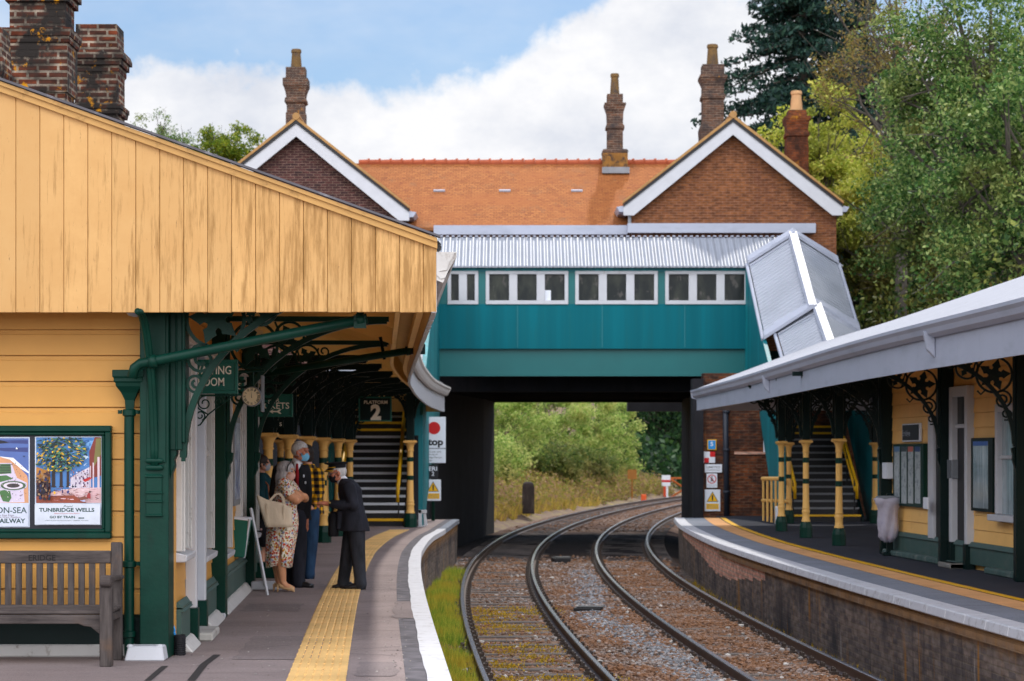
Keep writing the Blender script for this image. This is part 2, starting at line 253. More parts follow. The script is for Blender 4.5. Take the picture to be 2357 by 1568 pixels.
# ------------------------------------------------------------------ mesh builder
class MB:
    def __init__(s): s.v = []; s.f = []; s.mi = []; s.mat = 0
    def add(s, vs, fs):
        o = len(s.v); s.v += [tuple(map(float, p)) for p in vs]; s.f += [tuple(i+o for i in f) for f in fs]; s.mi += [s.mat]*len(fs); return s
    def box(s, x0, x1, y0, y1, z0, z1):
        x0, x1 = sorted((x0, x1)); y0, y1 = sorted((y0, y1)); z0, z1 = sorted((z0, z1))
        return s.add([(x0,y0,z0),(x1,y0,z0),(x1,y1,z0),(x0,y1,z0),(x0,y0,z1),(x1,y0,z1),(x1,y1,z1),(x0,y1,z1)],
              [(0,3,2,1),(4,5,6,7),(0,1,5,4),(1,2,6,5),(2,3,7,6),(3,0,4,7)])
    def hexa(s, p):     # 8 points: bottom ring then top ring
        return s.add(p, [(0,3,2,1),(4,5,6,7),(0,1,5,4),(1,2,6,5),(2,3,7,6),(3,0,4,7)])
    def prism(s, poly, d):   # polygon (3d points) extruded by vector d
        n = len(poly); P = [Vector(p) for p in poly]; d = Vector(d)
        return s.add([*P, *[p+d for p in P]], [tuple(range(n))[::-1], tuple(range(n, 2*n))] + [(i, (i+1) % n, n+(i+1) % n, n+i) for i in range(n)])
    def tube(s, path, r, n=10, cap=True):
        P = [Vector(p) for p in path]; R = r if isinstance(r, (list, tuple)) else [r]*len(P); vs = []; up = None
        for i, p in enumerate(P):
            t = (P[min(i+1, len(P)-1)]-P[max(i-1, 0)]).normalized()
            if up is None: up = Vector((0,0,1)) if abs(t.z) < .9 else Vector((1,0,0))
            a = t.cross(up).normalized(); b = a.cross(t).normalized(); up = b
            for k in range(n):
                q = 2*PI*k/n; vs.append(p+(a*math.cos(q)+b*math.sin(q))*R[i])
        fs = [(i*n+k, i*n+(k+1) % n, (i+1)*n+(k+1) % n, (i+1)*n+k) for i in range(len(P)-1) for k in range(n)]
        if cap: fs += [tuple(range(n))[::-1], tuple((len(P)-1)*n+k for k in range(n))]
        return s.add(vs, fs)
    def lathe(s, c, prof, n=20):
        vs = [(c[0]+r*math.cos(2*PI*k/n), c[1]+r*math.sin(2*PI*k/n), c[2]+z) for r, z in prof for k in range(n)]
        fs = [(i*n+k, i*n+(k+1) % n, (i+1)*n+(k+1) % n, (i+1)*n+k) for i in range(len(prof)-1) for k in range(n)]
        return s.add(vs, fs + [tuple(range(n))[::-1], tuple((len(prof)-1)*n+k for k in range(n))])
    def square_lathe(s, c, prof):   # square mouldings: half-width, z
        vs = []; 
        for r, z in prof: vs += [(c[0]-r, c[1]-r, c[2]+z), (c[0]+r, c[1]-r, c[2]+z), (c[0]+r, c[1]+r, c[2]+z), (c[0]-r, c[1]+r, c[2]+z)]
        fs = [(i*4+k, i*4+(k+1) % 4, (i+1)*4+(k+1) % 4, (i+1)*4+k) for i in range(len(prof)-1) for k in range(4)]
        m = (len(prof)-1)*4
        return s.add(vs, fs + [(3,2,1,0), (m, m+1, m+2, m+3)])
    def rect_lathe(s, c, prof, ax, ay):   # like square_lathe with half sizes ax+r, ay+r
        vs = []
        for r, z in prof: vs += [(c[0]-ax-r, c[1]-ay-r, c[2]+z), (c[0]+ax+r, c[1]-ay-r, c[2]+z), (c[0]+ax+r, c[1]+ay+r, c[2]+z), (c[0]-ax-r, c[1]+ay+r, c[2]+z)]
        fs = [(i*4+k, i*4+(k+1) % 4, (i+1)*4+(k+1) % 4, (i+1)*4+k) for i in range(len(prof)-1) for k in range(4)]
        m = (len(prof)-1)*4
        return s.add(vs, fs + [(3,2,1,0), (m, m+1, m+2, m+3)])
    def sheet(s, rows):     # grid of points
        n = len(rows[0]); return s.add([p for r in rows for p in r], [(i*n+k, i*n+k+1, (i+1)*n+k+1, (i+1)*n+k) for i in range(len(rows)-1) for k in range(n-1)])
    def ribbon(s, O, u, w, nrm, path, wid, th):   # flat iron strip in plane (u,w), 2-D path, thickness th along nrm
        O, u, w, nrm = Vector(O), Vector(u), Vector(w), Vector(nrm); n = len(path); W = wid if isinstance(wid, (list, tuple)) else [wid]*n
        vs = []
        for i in range(n):
            a = Vector(path[max(i-1, 0)]); b = Vector(path[min(i+1, n-1)]); t = (b-a).normalized(); q = Vector((-t.y, t.x))
            for sg in (-1, 1):
                c2 = Vector(path[i])+q*(W[i]/2*sg)
                for h in (-1, 1): vs.append(O+u*c2.x+w*c2.y+nrm*(th/2*h))
        fs = []
        for i in range(n-1):
            a = i*4; b = a+4; fs += [(a,b,b+2,a+2), (a+1,a+3,b+3,b+1), (a,a+1,b+1,b), (a+2,b+2,b+3,a+3)]
        m = (n-1)*4; fs += [(0,2,3,1), (m,m+1,m+3,m+2)]
        return s.add(vs, fs)
    def xform(s, mat):
        s.v = [tuple(mat @ Vector(p)) for p in s.v]; return s
    def build(s, name, mats, parent=None, smooth=False, bevel=0, auto=None):
        me = bpy.data.meshes.new(name); off = Vector((0,0,0))
        if parent is not None:
            q = parent
            while q is not None: off += q.location; q = q.parent
        me.from_pydata([(x-off.x, y-off.y, z-off.z) for x, y, z in s.v], [], s.f)
        for m in (mats if isinstance(mats, (list, tuple)) else [mats]): me.materials.append(m)
        if len(me.materials) > 1: me.polygons.foreach_set('material_index', s.mi)
        if smooth or auto:
            me.polygons.foreach_set('use_smooth', [True]*len(me.polygons))
            if auto:
                me.update(); bm = bmesh.new(); bm.from_mesh(me)
                for e in bm.edges:
                    if len(e.link_faces) == 2 and e.calc_face_angle(0) > math.radians(auto): e.smooth = False
                bm.to_mesh(me); bm.free()
        me.update(); o = bpy.data.objects.new(name, me); col.objects.link(o)
        if parent is not None: o.parent = parent
        if bevel:
            b = o.modifiers.new('bevel', 'BEVEL'); b.width = bevel; b.segments = 1; b.limit_method = 'ANGLE'; b.angle_limit = math.radians(40)
        return o
def tag(o, label, cat, group=None):
    o['label'] = label; o['category'] = cat
    if group: o['group'] = group
    return o
def struct(o, kind='structure'): o['kind'] = kind; return o
def thing(name, label, cat, loc, group=None):
    o = bpy.data.objects.new(name, None); col.objects.link(o); o.location = loc; o.empty_display_size = .2
    return tag(o, label, cat, group)
def dup(root, loc, label=None, rotz=None):
    def cp(o, par):
        c = o.copy(); col.objects.link(c)
        if par is not None: c.parent = par
        for ch in o.children: cp(ch, c)
        return c
    r = cp(root, None); r.location = loc
    if label: r['label'] = label
    if rotz is not None: r.rotation_euler = (0, 0, rotz)
    return r
_tc = {}
def text(body, size, O, u=(1,0,0), w=(0,0,1), width=None, bold=0.0, ext=.003, align='CENTER', spacing=1.0, shear=0.0):
    """lettering as a mesh builder: O is the centre (or left end), u the reading direction, w up; size = capital height"""
    c = bpy.data.curves.new('t', 'FONT'); c.body = body; c.size = 1; c.align_x = align; c.extrude = 0; c.offset = bold; c.space_character = spacing; c.shear = shear; c.resolution_u = 3
    o = bpy.data.objects.new('t', c); col.objects.link(o); bpy.context.view_layer.update()
    me = bpy.data.meshes.new_from_object(o.evaluated_get(bpy.context.evaluated_depsgraph_get())); bpy.data.objects.remove(o)
    vs = [v.co.copy() for v in me.vertices]; fs = [tuple(p.vertices) for p in me.polygons]; bpy.data.meshes.remove(me)
    k = size/.69; xs = [v.x for v in vs] or [0]
    kx = k if width is None else width/max(max(xs)-min(xs), 1e-6)
    O, u, w = Vector(O), Vector(u), Vector(w); n = u.cross(w)
    mb = MB(); mb.add([O+u*(v.x*kx)+w*((v.y-.345)*k)+n*ext for v in vs], fs); return mb
def cat(*mbs):
    r = MB()
    for m in mbs: r.add(m.v, m.f)
    return r

def leafmesh(name, P, size, mat, parent, up=.5, asp=.55, seed=0):
    """P: (n,3) leaf positions; every leaf a small bent diamond"""
    r = np.random.default_rng(seed); n = len(P); a = r.normal(size=(n,3)); a /= np.linalg.norm(a, axis=1)[:,None]
    nn = r.normal(size=(n,3)); nn[:,2] += up; b = np.cross(nn, a); b /= np.linalg.norm(b, axis=1)[:,None]+1e-9
    s = size*r.uniform(.55, 1.35, (n,1)); A = a*s; B = b*s*asp
    V = np.empty((n,4,3)); V[:,0] = P-A; V[:,1] = P+B-A*.1; V[:,2] = P+A; V[:,3] = P-B-A*.1
    off = np.zeros(3); q = parent
    while q is not None: off += np.array(q.location); q = q.parent
    V -= off
    me = bpy.data.meshes.new(name); me.vertices.add(n*4); me.vertices.foreach_set('co', V.reshape(-1)); me.loops.add(n*4); me.loops.foreach_set('vertex_index', np.arange(n*4, dtype=np.int32))
    me.polygons.add(n); me.polygons.foreach_set('loop_start', np.arange(0, n*4, 4, dtype=np.int32)); me.polygons.foreach_set('loop_total', np.full(n, 4, dtype=np.int32)); me.update(calc_edges=True); me.materials.append(mat)
    o = bpy.data.objects.new(name, me); col.objects.link(o); o.parent = parent; return o
BACKBOOST, SKYS, SUNE = 2.0, 1.0, 3.0
# ================================================================== SETTING: ground, track bed, platforms
Zs = lambda a, b, n: [a+(b-a)*i/n for i in range(n+1)]
def strip(name, fa, fb, z0, z1, mat, a, b, n, zt=None):
    """a band of paving along the curve between two offset lines, as a thin slab"""
    mb = MB(); rows = [[(fa(Z), Z, z0), (fa(Z), Z, z1), (fb(Z), Z, z1), (fb(Z), Z, z0)] for Z in Zs(a, b, n)]
    mb.sheet(rows); mb.f.append((0,1,2,3)); mb.mi.append(0); k = len(mb.v); mb.f.append((k-1,k-2,k-3,k-4)); mb.mi.append(0)
    return struct(mb.build(name, mat))
g = MB(); g.sheet([[(x, y, -1.7) for x in (-900, -80, 120, 900)] for y in (-300, -30, 320, 1500)]); struct(g.build('ground', M['soil']))
def bank(X, Z):
    h = -1.25
    if Z > 76:
        d = L(Z)-1.6-X
        if d > 0: h += min(7.5, d*.38+max(0, d-3)*.12)*min(1, (Z-76)/6)
    dr = X-(L(Z)+6.3 if Z > 77 else 13.5)
    if dr > 0: h += min(11, dr*.55)*(min(1, max(0, (Z-20)/25)))
    if Z < 76 and X < -14: h += min(4, (-14-X)*.3)
    return h + (.25*math.sin(X*1.3+Z*.7)*math.sin(Z*.9-X*.4) if (Z > 76 and L(Z)-2 > X) or dr > 1 else 0)
tr = MB(); tr.sheet([[(x, z, bank(x, z)) for x in list(np.arange(-60, -14, 3))+list(np.arange(-14, 40, 1.0))+list(np.arange(40, 100, 4))] for z in list(np.arange(-20, 74, 4))+list(np.arange(74, 150, 1.5))+list(np.arange(150, 300, 6))])
struct(tr.build('embankment', M['soil'], smooth=True))
def bedz(o, Z): return -1.092 + .012*math.sin(o*3.1+Z*1.7)+.010*math.sin(Z*4.3-o*2.2) + (.03 if 1.55 < o < 2.95 else 0) - (.009 if .1 < o < 1.34 and Z < 46 else 0) + (.012 if 3.1 < o < 4.4 and Z > 27 else 0)
bb = MB(); offs = [-1.35,-.95,-.5,0,.5,1.0,1.45,1.8,2.2,2.6,3.0,3.5,4.0,4.5,4.95,5.5]
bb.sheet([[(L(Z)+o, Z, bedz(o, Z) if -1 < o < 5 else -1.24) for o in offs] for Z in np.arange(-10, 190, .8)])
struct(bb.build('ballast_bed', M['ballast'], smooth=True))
# ------------------------------------------------------------------ left platform
PL = 54.0
strip('platform_surface', lambda Z: -14, lambda Z: EL(Z)-.31, -.25, 0, M['asphalt'], -8, PL, 124)
strip('platform_edging_blocks', lambda Z: EL(Z)-.31, lambda Z: EL(Z)-.155, -.25, .002, M['blueblock'], -8, PL, 124)
def wob(Z): return .006*math.sin(Z*1.3)+.003*math.sin(Z*5.1+1)
strip('platform_edge_line', lambda Z: EL(Z)-.158+wob(Z), lambda Z: EL(Z)+.02, -.09, .007, M['coping'], -8, 47.0, 220)
strip('platform_edge_line', lambda Z: EL(Z)-.155, lambda Z: EL(Z)+.02, -.09, .004, M['asphaltmid'], 47.0, PL, 14)
def tactile_strip(name, fa, fb, a, b, mat, nrib):
    mb = MB(); w = 1.0/nrib; prof = []
    for i in range(nrib): prof += [(i*w+.02*w, .003), (i*w+.2*w, .009), (i*w+.8*w, .009), (i*w+.98*w, .003)]
    mb.sheet([[(fa(Z)+(fb(Z)-fa(Z))*t, Z, z) for t, z in prof] for Z in Zs(a, b, int((b-a)*2))]); return struct(mb.build(name, mat))
tactile_strip('tactile_strip', lambda Z: EL(Z)-1.17, lambda Z: EL(Z)-.74, -8, 46.6, M['tactile'], 7)
mb = MB()      # tile joints across the ribbed paving
for Z in np.arange(6, 46, .4):
    mb.hexa([(EL(Z)-1.17, Z, .003), (EL(Z)-.74, Z, .003), (EL(Z)-.74, Z+.012, .003), (EL(Z)-1.17, Z+.012, .003), (EL(Z)-1.17, Z, .0094), (EL(Z)-.74, Z, .0094), (EL(Z)-.74, Z+.012, .0094), (EL(Z)-1.17, Z+.012, .0094)])
struct(mb.build('tactile_strip_joints', M['tactile']))
M['tar'] = paint('old_tar', srgb(52,48,48), .8, .2, 6, None)
mb = MB()      # tar seams and repair patches in the paving
for P_, w in (([gx(440,1568)[:2], gx(470,1530)[:2], gx(500,1508)[:2]], .03), ([gx(340,1568)[:2], gx(372,1540)[:2], gx(380,1534)[:2]], .025), ([gx(425,1511)[:2], gx(500,1509)[:2]], .008)):
    for (x0, y0), (x1, y1) in zip(P_, P_[1:]):
        mb.add([(x0-w, y0, .004), (x0+w, y0, .004), (x1+w, y1, .004), (x1-w, y1, .004)], [(0,1,2,3)])
struct(mb.build('tar_seams', M['tar']))
mb = MB()
for x0, x1, y0, y1 in ((-2.2,-1.5,17.2,19.4),(-1.0,-.75,21.5,24.0),(-2.6,-2.0,22.5,23.6),(-1.2,-.9,15.9,17.0)):
    n = 9; P = [(x0+random.uniform(-.03,.03)-.04*(y0+(y1-y0)*k/n-17), y0+(y1-y0)*k/n) for k in range(n+1)]; Q = [(x1+random.uniform(-.03,.03)-.04*(y0+(y1-y0)*k/n-17), y0+(y1-y0)*k/n) for k in range(n+1)]
    mb.sheet([[(*a, .0035), (*b, .0035)] for a, b in zip(P, Q)])
struct(mb.build('paving_patches', asphalt('patched_asphalt', srgb(124,113,112), srgb(100,91,90))))
mb = MB()
for i in range(16):
    Z = random.uniform(15.8, 30); X = random.uniform(-2.3, EL(Z)-.5); a = random.uniform(-.4, .4)+(1.4 if i % 3 == 0 else 0); P = [(X, Z)]
    for k in range(random.randint(5, 12)): a += random.uniform(-.5, .5)*.6; P.append((P[-1][0]+.13*math.cos(a), P[-1][1]+.16*math.sin(a)))
    for (ax, ay), (bx__, by__) in zip(P, P[1:]): mb.add([(ax, ay-.006, .0045), (bx__, by__-.006, .0045), (bx__, by__+.006, .0045), (ax, ay+.006, .0045)], [(0,1,2,3)])
struct(mb.build('paving_cracks', M['tar']))
mb = MB()
for i in range(420):
    Z = random.uniform(15.6, 30); X = random.uniform(-2.6, EL(Z)-.4); s = random.uniform(.004, .011)
    if random.random() < .25: X = EL(Z)-.3+random.uniform(-.1, .05)
    a = random.uniform(0, 6)
    mb.add([(X+s*math.cos(a+k*PI/2)*random.uniform(.6, 1.5), Z+s*math.sin(a+k*PI/2)*1.6, .004) for k in range(4)]+[(X, Z, .004+s*.6)], [(0,1,4),(1,2,4),(2,3,4),(3,0,4)])
struct(mb.build('grit', island('grit_specks', [srgb(60,54,52), srgb(168,162,156), srgb(110,98,86)])), 'stuff')
wl = MB(); wl.sheet([[(EL(Z)-.03, Z, -.09), (EL(Z)-.05, Z, -1.3)] for Z in Zs(-8, PL, 100)])
wl.sheet([[(EL(PL)-.03, PL, -.09), (EL(PL)-.05, PL, -1.3)], [(-14, PL, -.09), (-14, PL, -1.3)]])
struct(wl.build('platform_wall', M['brickold']))
# ------------------------------------------------------------------ right platform
PR = 55.4
strip('platform_surface', lambda Z: ER(Z)+.26, lambda Z: ER(Z)+.76, -.25, 0, M['asphaltmid'], -8, PR, 120)
tactile_strip('tactile_strip', lambda Z: ER(Z)+.76, lambda Z: ER(Z)+1.14, -8, PR, M['tactilepink'], 8)
strip('platform_surface', lambda Z: ER(Z)+.76, lambda Z: ER(Z)+1.14, -.25, .0, M['asphaltdark'], -8, PR, 120)
strip('platform_surface', lambda Z: ER(Z)+1.14, lambda Z: 30.0, -.25, 0, M['asphaltdark'], -8, 60, 130)
mb = MB(); mb.sheet([[(ER(Z)+1.17+wob(Z)*.6, Z, .005), (ER(Z)+1.30+wob(Z+3)*.6, Z, .005)] for Z in Zs(-8, PR, 220)]); struct(mb.build('yellow_line', M['yellow']))
mb = MB()      # white coping blocks with joints
for Z in np.arange(-8, PR, .75):
    Z2 = min(Z+.742, PR); a, b = ER(Z), ER(Z2)
    mb.hexa([(a-.02, Z, -.10), (a+.26, Z, -.10), (b+.26, Z2, -.10), (b-.02, Z2, -.10), (a, Z, .004), (a+.26, Z, .004), (b+.26, Z2, .004), (b, Z2, .004)])
struct(mb.build('platform_edge_blocks', M['coping'], bevel=.012))
wl = MB(); wl.sheet([[(ER(Z)+.10, Z, -.10), (ER(Z)+.13, Z, -1.3)] for Z in Zs(-8, PR, 110)]); wl.sheet([[(ER(PR)+.10, PR, -.1), (ER(PR)+.13, PR, -1.3)], [(9, PR+.5, -.1), (9, PR+.5, -1.3)]])
wl.sheet([[(ER(Z)+.045, Z, -.16), (ER(Z)+.045, Z, -.235), (ER(Z)+.11, Z, -.24)] for Z in Zs(-8, 40, 90)]); wl.sheet([[(ER(Z)+.11, Z, -.10), (ER(Z)+.045, Z, -.16)] for Z in Zs(-8, 40, 90)])
struct(wl.build('platform_wall', M['brickold'], smooth=False))
mb = MB(); zb = 34.6
while zb < 51:
    d = -.30-.30*math.exp(-((zb-40.0)/4.5)**2)-.05*random.random() if zb < 47 else -.34+.012*(zb-47)
    mb.add([(ER(zb)+.095, zb, -.10), (ER(zb+.45)+.095, zb+.45, -.10), (ER(zb+.45)+.104, zb+.45, d), (ER(zb)+.104, zb, d)], [(0,1,2,3)]); zb += .45
struct(mb.build('platform_wall_repair', M['brickpatch']))
# ------------------------------------------------------------------ the two tracks
RT = -.93
def railmesh(off, a, b):
    mb = MB(); zs = np.arange(a, b, .6)
    prof = [(-.065,-.15),(-.065,-.138),(-.012,-.122),(-.010,-.045),(-.034,-.036),(-.034,-.008),(-.026,0),(.026,0),(.034,-.008),(.034,-.036),(.010,-.045),(.012,-.122),(.065,-.138),(.065,-.15)]
    n = len(prof); k0 = 0
    rows = []
    for Z in zs:
        s = (L(Z+.3)-L(Z-.3))/.6; c = 1/math.sqrt(1+s*s)
        rows += [(L(Z)+off*(1+ (1/c-1))+p*c, Z-p*s*c, RT+z) for p, z in prof]
    fs = [(i*n+k, i*n+k+1, (i+1)*n+k+1, (i+1)*n+k) for i in range(len(zs)-1) for k in range(n-1)]
    mb.add(rows, fs); mb.mi = [1 if k in (5,6,7) else 0 for i in range(len(zs)-1) for k in range(n-1)]
    return mb
def sleeper_proto(par):
    mb = MB(); mb.box(-1.25, 1.25, -.125, .125, -.12, 0); sl = mb.build('sleeper', M['sleeper'], None, bevel=.015)
    sl.parent = par
    for sx in (-.72, .72):
        c = MB(); c.box(sx-.16, sx+.16, -.095, .095, -.005, .012)
        for s2 in (-1, 1):
            x = sx+s2*.105; c.box(x-.045, x+.045, -.085, .085, .006, .035); c.box(x-.03, x+.02, -.05, .05, .03, .075); c.lathe((x+.015*s2, 0, .03), [(.022,0),(.022,.055),(.012,.065)], 8)
        o = c.build('rail_chair', M['chair'], None); o.parent = sl
    return sl
for ti, (off, lab) in enumerate(((0.0, 'weedy railway track beside the left platform, yellow weeds between its rails'), (3.03, 'clean railway track beside the right platform with brown bolted rails'))):
    tk = thing('railway_track', lab, 'railway track', (L(30)+off+.7, 30, -1.08), 'tracks curving under the bridge')
    for o2 in (0, 1.44): railmesh(off+o2, -8, 185).build('rail', [M['railside'], M['railtop']], tk, auto=40)
    proto = None; far = MB()
    for i in range(300):
        Z = 22.5+i*.70
        if Z > 180: break
        s = (L(Z+.3)-L(Z-.3))/.6; x = L(Z)+off+.72
        if i < 62:
            if proto is None: proto = o = sleeper_proto(tk)
            else: o = dup(proto, (0,0,0)); o.parent = tk
            o.location = (x-tk.location.x, Z-tk.location.y, 0); o.rotation_euler = (0, 0, -math.atan(s)+random.uniform(-.012, .012))
        else:
            c = math.cos(-math.atan(s)); sn = math.sin(-math.atan(s)); q = lambda a, b: (x+a*c-b*sn, Z+a*sn+b*c)
            A, B, C_, D_ = q(-1.25,-.125), q(1.25,-.125), q(1.25,.125), q(-1.25,.125)
            far.hexa([(*A,-1.2),(*B,-1.2),(*C_,-1.2),(*D_,-1.2),(*A,-1.08),(*B,-1.08),(*C_,-1.08),(*D_,-1.08)])
    struct(far.build('sleepers', M['sleeper'], tk), 'stuff')
# ------------------------------------------------------------------ loose ballast stones
def stones(name, n, zr, offr, size, mat, reject=None, zfun=None):
    ico = np.array([(0,0,1),(.89,0,.45),(.28,.85,.45),(-.72,.53,.45),(-.72,-.53,.45),(.28,-.85,.45),(.72,.53,-.45),(-.28,.85,-.45),(-.89,0,-.45),(-.28,-.85,-.45),(.72,-.53,-.45)])
    fi = [(0,1,2),(0,2,3),(0,3,4),(0,4,5),(0,5,1),(1,6,2),(2,7,3),(3,8,4),(4,9,5),(5,10,1),(2,6,7),(3,7,8),(4,8,9),(5,9,10),(1,10,6)]
    V = []; Fc = []; k = 0; cnt = 0
    while cnt < n:
        u = RNG.random(); Z = zr[0]+(zr[1]-zr[0])*u**1.7; o = RNG.uniform(*offr)
        if reject and reject(o, Z): continue
        s = size*RNG.uniform(.5, 1.35); p = ico*RNG.uniform(.65, 1.3, (11, 1))*np.array([RNG.uniform(.8,1.4), RNG.uniform(.8,1.4), RNG.uniform(.6,1.0)])*s
        a = RNG.uniform(0, 6.28); ca, sa = math.cos(a), math.sin(a)
        x = p[:,0]*ca-p[:,1]*sa+L(Z)+o; y = p[:,0]*sa+p[:,1]*ca+Z; z = p[:,2]+bedz(o, Z)+s*RNG.uniform(-.3, .55)
        V.append(np.stack([x,y,z],1)); Fc += [(i+k, j+k, l+k) for i, j, l in fi]; k += 11; cnt += 1
    me = bpy.data.meshes.new(name); me.from_pydata(np.concatenate(V).tolist(), [], Fc); me.materials.append(mat)
    ob = bpy.data.objects.new(name, me); col.objects.link(ob); return struct(ob, 'stuff')
nearrail = lambda o: any(abs(o-r) < .10 for r in (0, 1.44, 3.03, 4.47))
def rej(o, Z):
    if nearrail(o): return True
    if o < 1.9 and -.3 < o: return RNG.random() < .30
    return False
stones('ballast_stones', 42000, (22, 54), (-.5, 4.72), .0235, M['stone'], rej)
stones('ballast_stones', 5000, (50, 120), (-.7, 4.9), .034, M['stone'], lambda o, Z: nearrail(o) or 57 < Z < 75)
stones('grey_stones', 6500, (22, 50), (1.75, 2.85), .026, island('grey_ballast_stones', [srgb(88,86,88), srgb(112,112,116), srgb(134,136,142), srgb(158,160,166)], .9), lambda o, Z: RNG.random() > math.exp(-((o-2.45-.25*math.sin(Z*.3))/.28)**2))
stones('pale_stones', 420, (22, 50), (-.4, 4.7), .034, island('pale_ballast_stones', [srgb(140,136,134), srgb(168,164,160), srgb(196,192,188)], .9), lambda o, Z: nearrail(o))
# ------------------------------------------------------------------ grass and weeds
def blades(name, n, sampler, h, w, mat, lean=.5):
    V = np.zeros((n*3, 3)); 
    for i in range(n):
        x, y, z, hs = sampler(); a = RNG.uniform(0, 6.28); hh = h*hs*RNG.uniform(.5, 1.3); ww = w*RNG.uniform(.6, 1.4); l = RNG.uniform(0, lean)*hh; b = RNG.uniform(0, 6.28)
        V[i*3] = (x-ww*math.cos(a), y-ww*math.sin(a), z-.01); V[i*3+1] = (x+ww*math.cos(a), y+ww*math.sin(a), z-.01); V[i*3+2] = (x+l*math.cos(b), y+l*math.sin(b), z+hh)
    me = bpy.data.meshes.new(name); me.from_pydata(V.tolist(), [], [(3*i, 3*i+1, 3*i+2) for i in range(n)]); me.materials.append(mat)
    ob = bpy.data.objects.new(name, me); col.objects.link(ob); return struct(ob, 'stuff')
def s_strip():
    while True:
        u = RNG.random(); Z = 23+26*u**1.3; o = RNG.uniform(-.66, -.08)
        d = math.sin(Z*.8)+math.sin(Z*2.1+o*5)+1.3
        if Z < 27.5: d -= 1.2*(27.5-Z)/2+ .3
        if RNG.random()*2.2 < d: return L(Z)+o, Z, -1.12, 1.1-.5*abs(o+.4)
blades('grass_strip', 24000, s_strip, .20, .007, M['grassgreen'])
def s_weed():
    while True:
        Z = RNG.uniform(22.5, 40); o = RNG.uniform(-.6, 1.75)
        k = (1.0 if Z < 26.3 else .0)*(1.0 if Z > 23.2 else .75)
        for zc, oc, r in ((30.0,.55,.8),(33.5,.5,.9),(36.8,.5,1.2),(37.5,1.1,.7),(27.6,.15,.6),(28.5,.9,.5),(35.5,.2,.6)): k = max(k, 1.1-math.hypot((Z-zc)/1.3, o-oc)/r)
        k *= .12+.88*max(0, math.sin(Z*5+o*3)*math.sin(o*6-Z*2.3)+.4)
        if Z < 26.0 and math.sin(o*5+Z*2)+RNG.random()*1.6 > .1: k = max(k, .95)
        if not nearrail(o) and RNG.random() < k: return L(Z)+o, Z, -1.10, 1
wp_ = np.array([(lambda q: (q[0], q[1], -1.10+RNG.random()**2*.07))(s_weed()) for _ in range(17000)])
struct(leafmesh('yellow_weeds', wp_, .019, M['weed'], None, up=1.5, seed=3), 'stuff')
def s_bank():
    while True:
        Z = RNG.uniform(78, 118); d = RNG.uniform(.4, 7)
        if RNG.random() < (.9 if d < 2.2 else .35): 
            X = L(Z)-1.6-d; return X, Z, bank(X, Z), 1.0 if d < 3 else 1.5
blades('bank_grass', 17000, s_bank, .42, .035, M['drygrass'], .8)
def s_bank2():
    Z = RNG.uniform(22, 46); return ER(Z)+RNG.uniform(-.12, .08), Z, -1.1, 1
blades('wall_foot_weeds', 700, s_bank2, .10, .012, M['weed'], 1)
# black timbers lying in the ballast
def rubble(name, x, y, w, d, h, rz, lab):
    X, Z, z = gx(x, y, 2.70); mb = MB(); mb.box(-w/2, w/2, -d/2, d/2, 0, h); mb.box(-w/2+.05, w/2+.03, -d/2+.02, d/2-.02, h, h+.02)
    o = mb.build(name, M['black'], bevel=.012); o.location = (X, Z, -1.055); o.rotation_euler = (0, 0, rz); tag(o, lab, 'timber', 'black timbers in the ballast')
rubble('timber_block', 1291, 1297, .42, .6, .13, .1, 'short black timber block lying in the ballast farther from the camera')
rubble('timber_block', 1354, 1408, .48, .35, .06, -.12, 'thin black timber lying flat in the ballast nearer the camera')
# ================================================================== LEFT STATION BUILDING, CANOPY, COLUMNS
WS = -.0597
def WX(Z): return -2.73+WS*(Z-17.4)            # face of the platform-side wall
ud = Vector((WS, 1, 0)).normalized(); nd = Vector((1, -WS, 0)).normalized()
def wp(Z, d, z): return (WX(Z)+d, Z, z)         # point on / off the wall
def wbox(mb, Za, Zb, d0, d1, z0, z1):           # box lying along the wall
    return mb.hexa([wp(Za,d0,z0), wp(Za,d1,z0), wp(Zb,d1,z0), wp(Zb,d0,z0), wp(Za,d0,z1), wp(Za,d1,z1), wp(Zb,d1,z1), wp(Zb,d0,z1)])
EZ = 17.48; BE = 29.3; RIDX = -6.4
def RZ(X): return 3.30-.359*(X+.586)            # canopy and roof slope
sb = thing('station_building', 'cream weatherboarded station building with dark green plinth on the left platform', 'building', (-4.5, 22, 0))
# end wall facing the camera: shiplap boards with a bead
mb = MB(); bh = .2085; z = .335
x0, x1 = -7.5, WX(EZ)-.005
mb.box(x0, x1, EZ+.03, EZ+.25, .0, 3.9)
while z < 3.8:
    b = z+bh
    mb.prism([(x0, EZ+.035, z+.004), (x0, EZ-.002, z+.006), (x0, EZ+.004, b-.038), (x0, EZ+.010, b-.034), (x0, EZ+.012, b-.004), (x0, EZ+.035, b-.001)], (x1-x0, 0, 0)); z += bh
for z in np.arange(.335, 3.2, bh):              # side wall boards
    mb.hexa([wp(EZ,-.03,z+.004), wp(EZ,.0,z+.008), wp(BE,.0,z+.008), wp(BE,-.03,z+.004), wp(EZ,-.03,z+bh), wp(EZ,-.012,z+bh), wp(BE,-.012,z+bh), wp(BE,-.03,z+bh)])
wbox(mb, EZ+.26, BE, -.25, -.025, 0, 3.4); wbox(mb, BE-.2, BE, -4.0, -.25, 0, 3.9)
mb.build('wall', M['creamwall'], sb)
mb = MB(); mb.box(x0, x1, EZ-.02, EZ+.03, .10, .29); mb.prism([(x0, EZ+.03, .29), (x0, EZ-.045, .29), (x0, EZ-.045, .315), (x0, EZ-.015, .335), (x0, EZ+.03, .335)], (x1-x0, 0, 0)); mb.build('plinth', M['greendark'], sb)
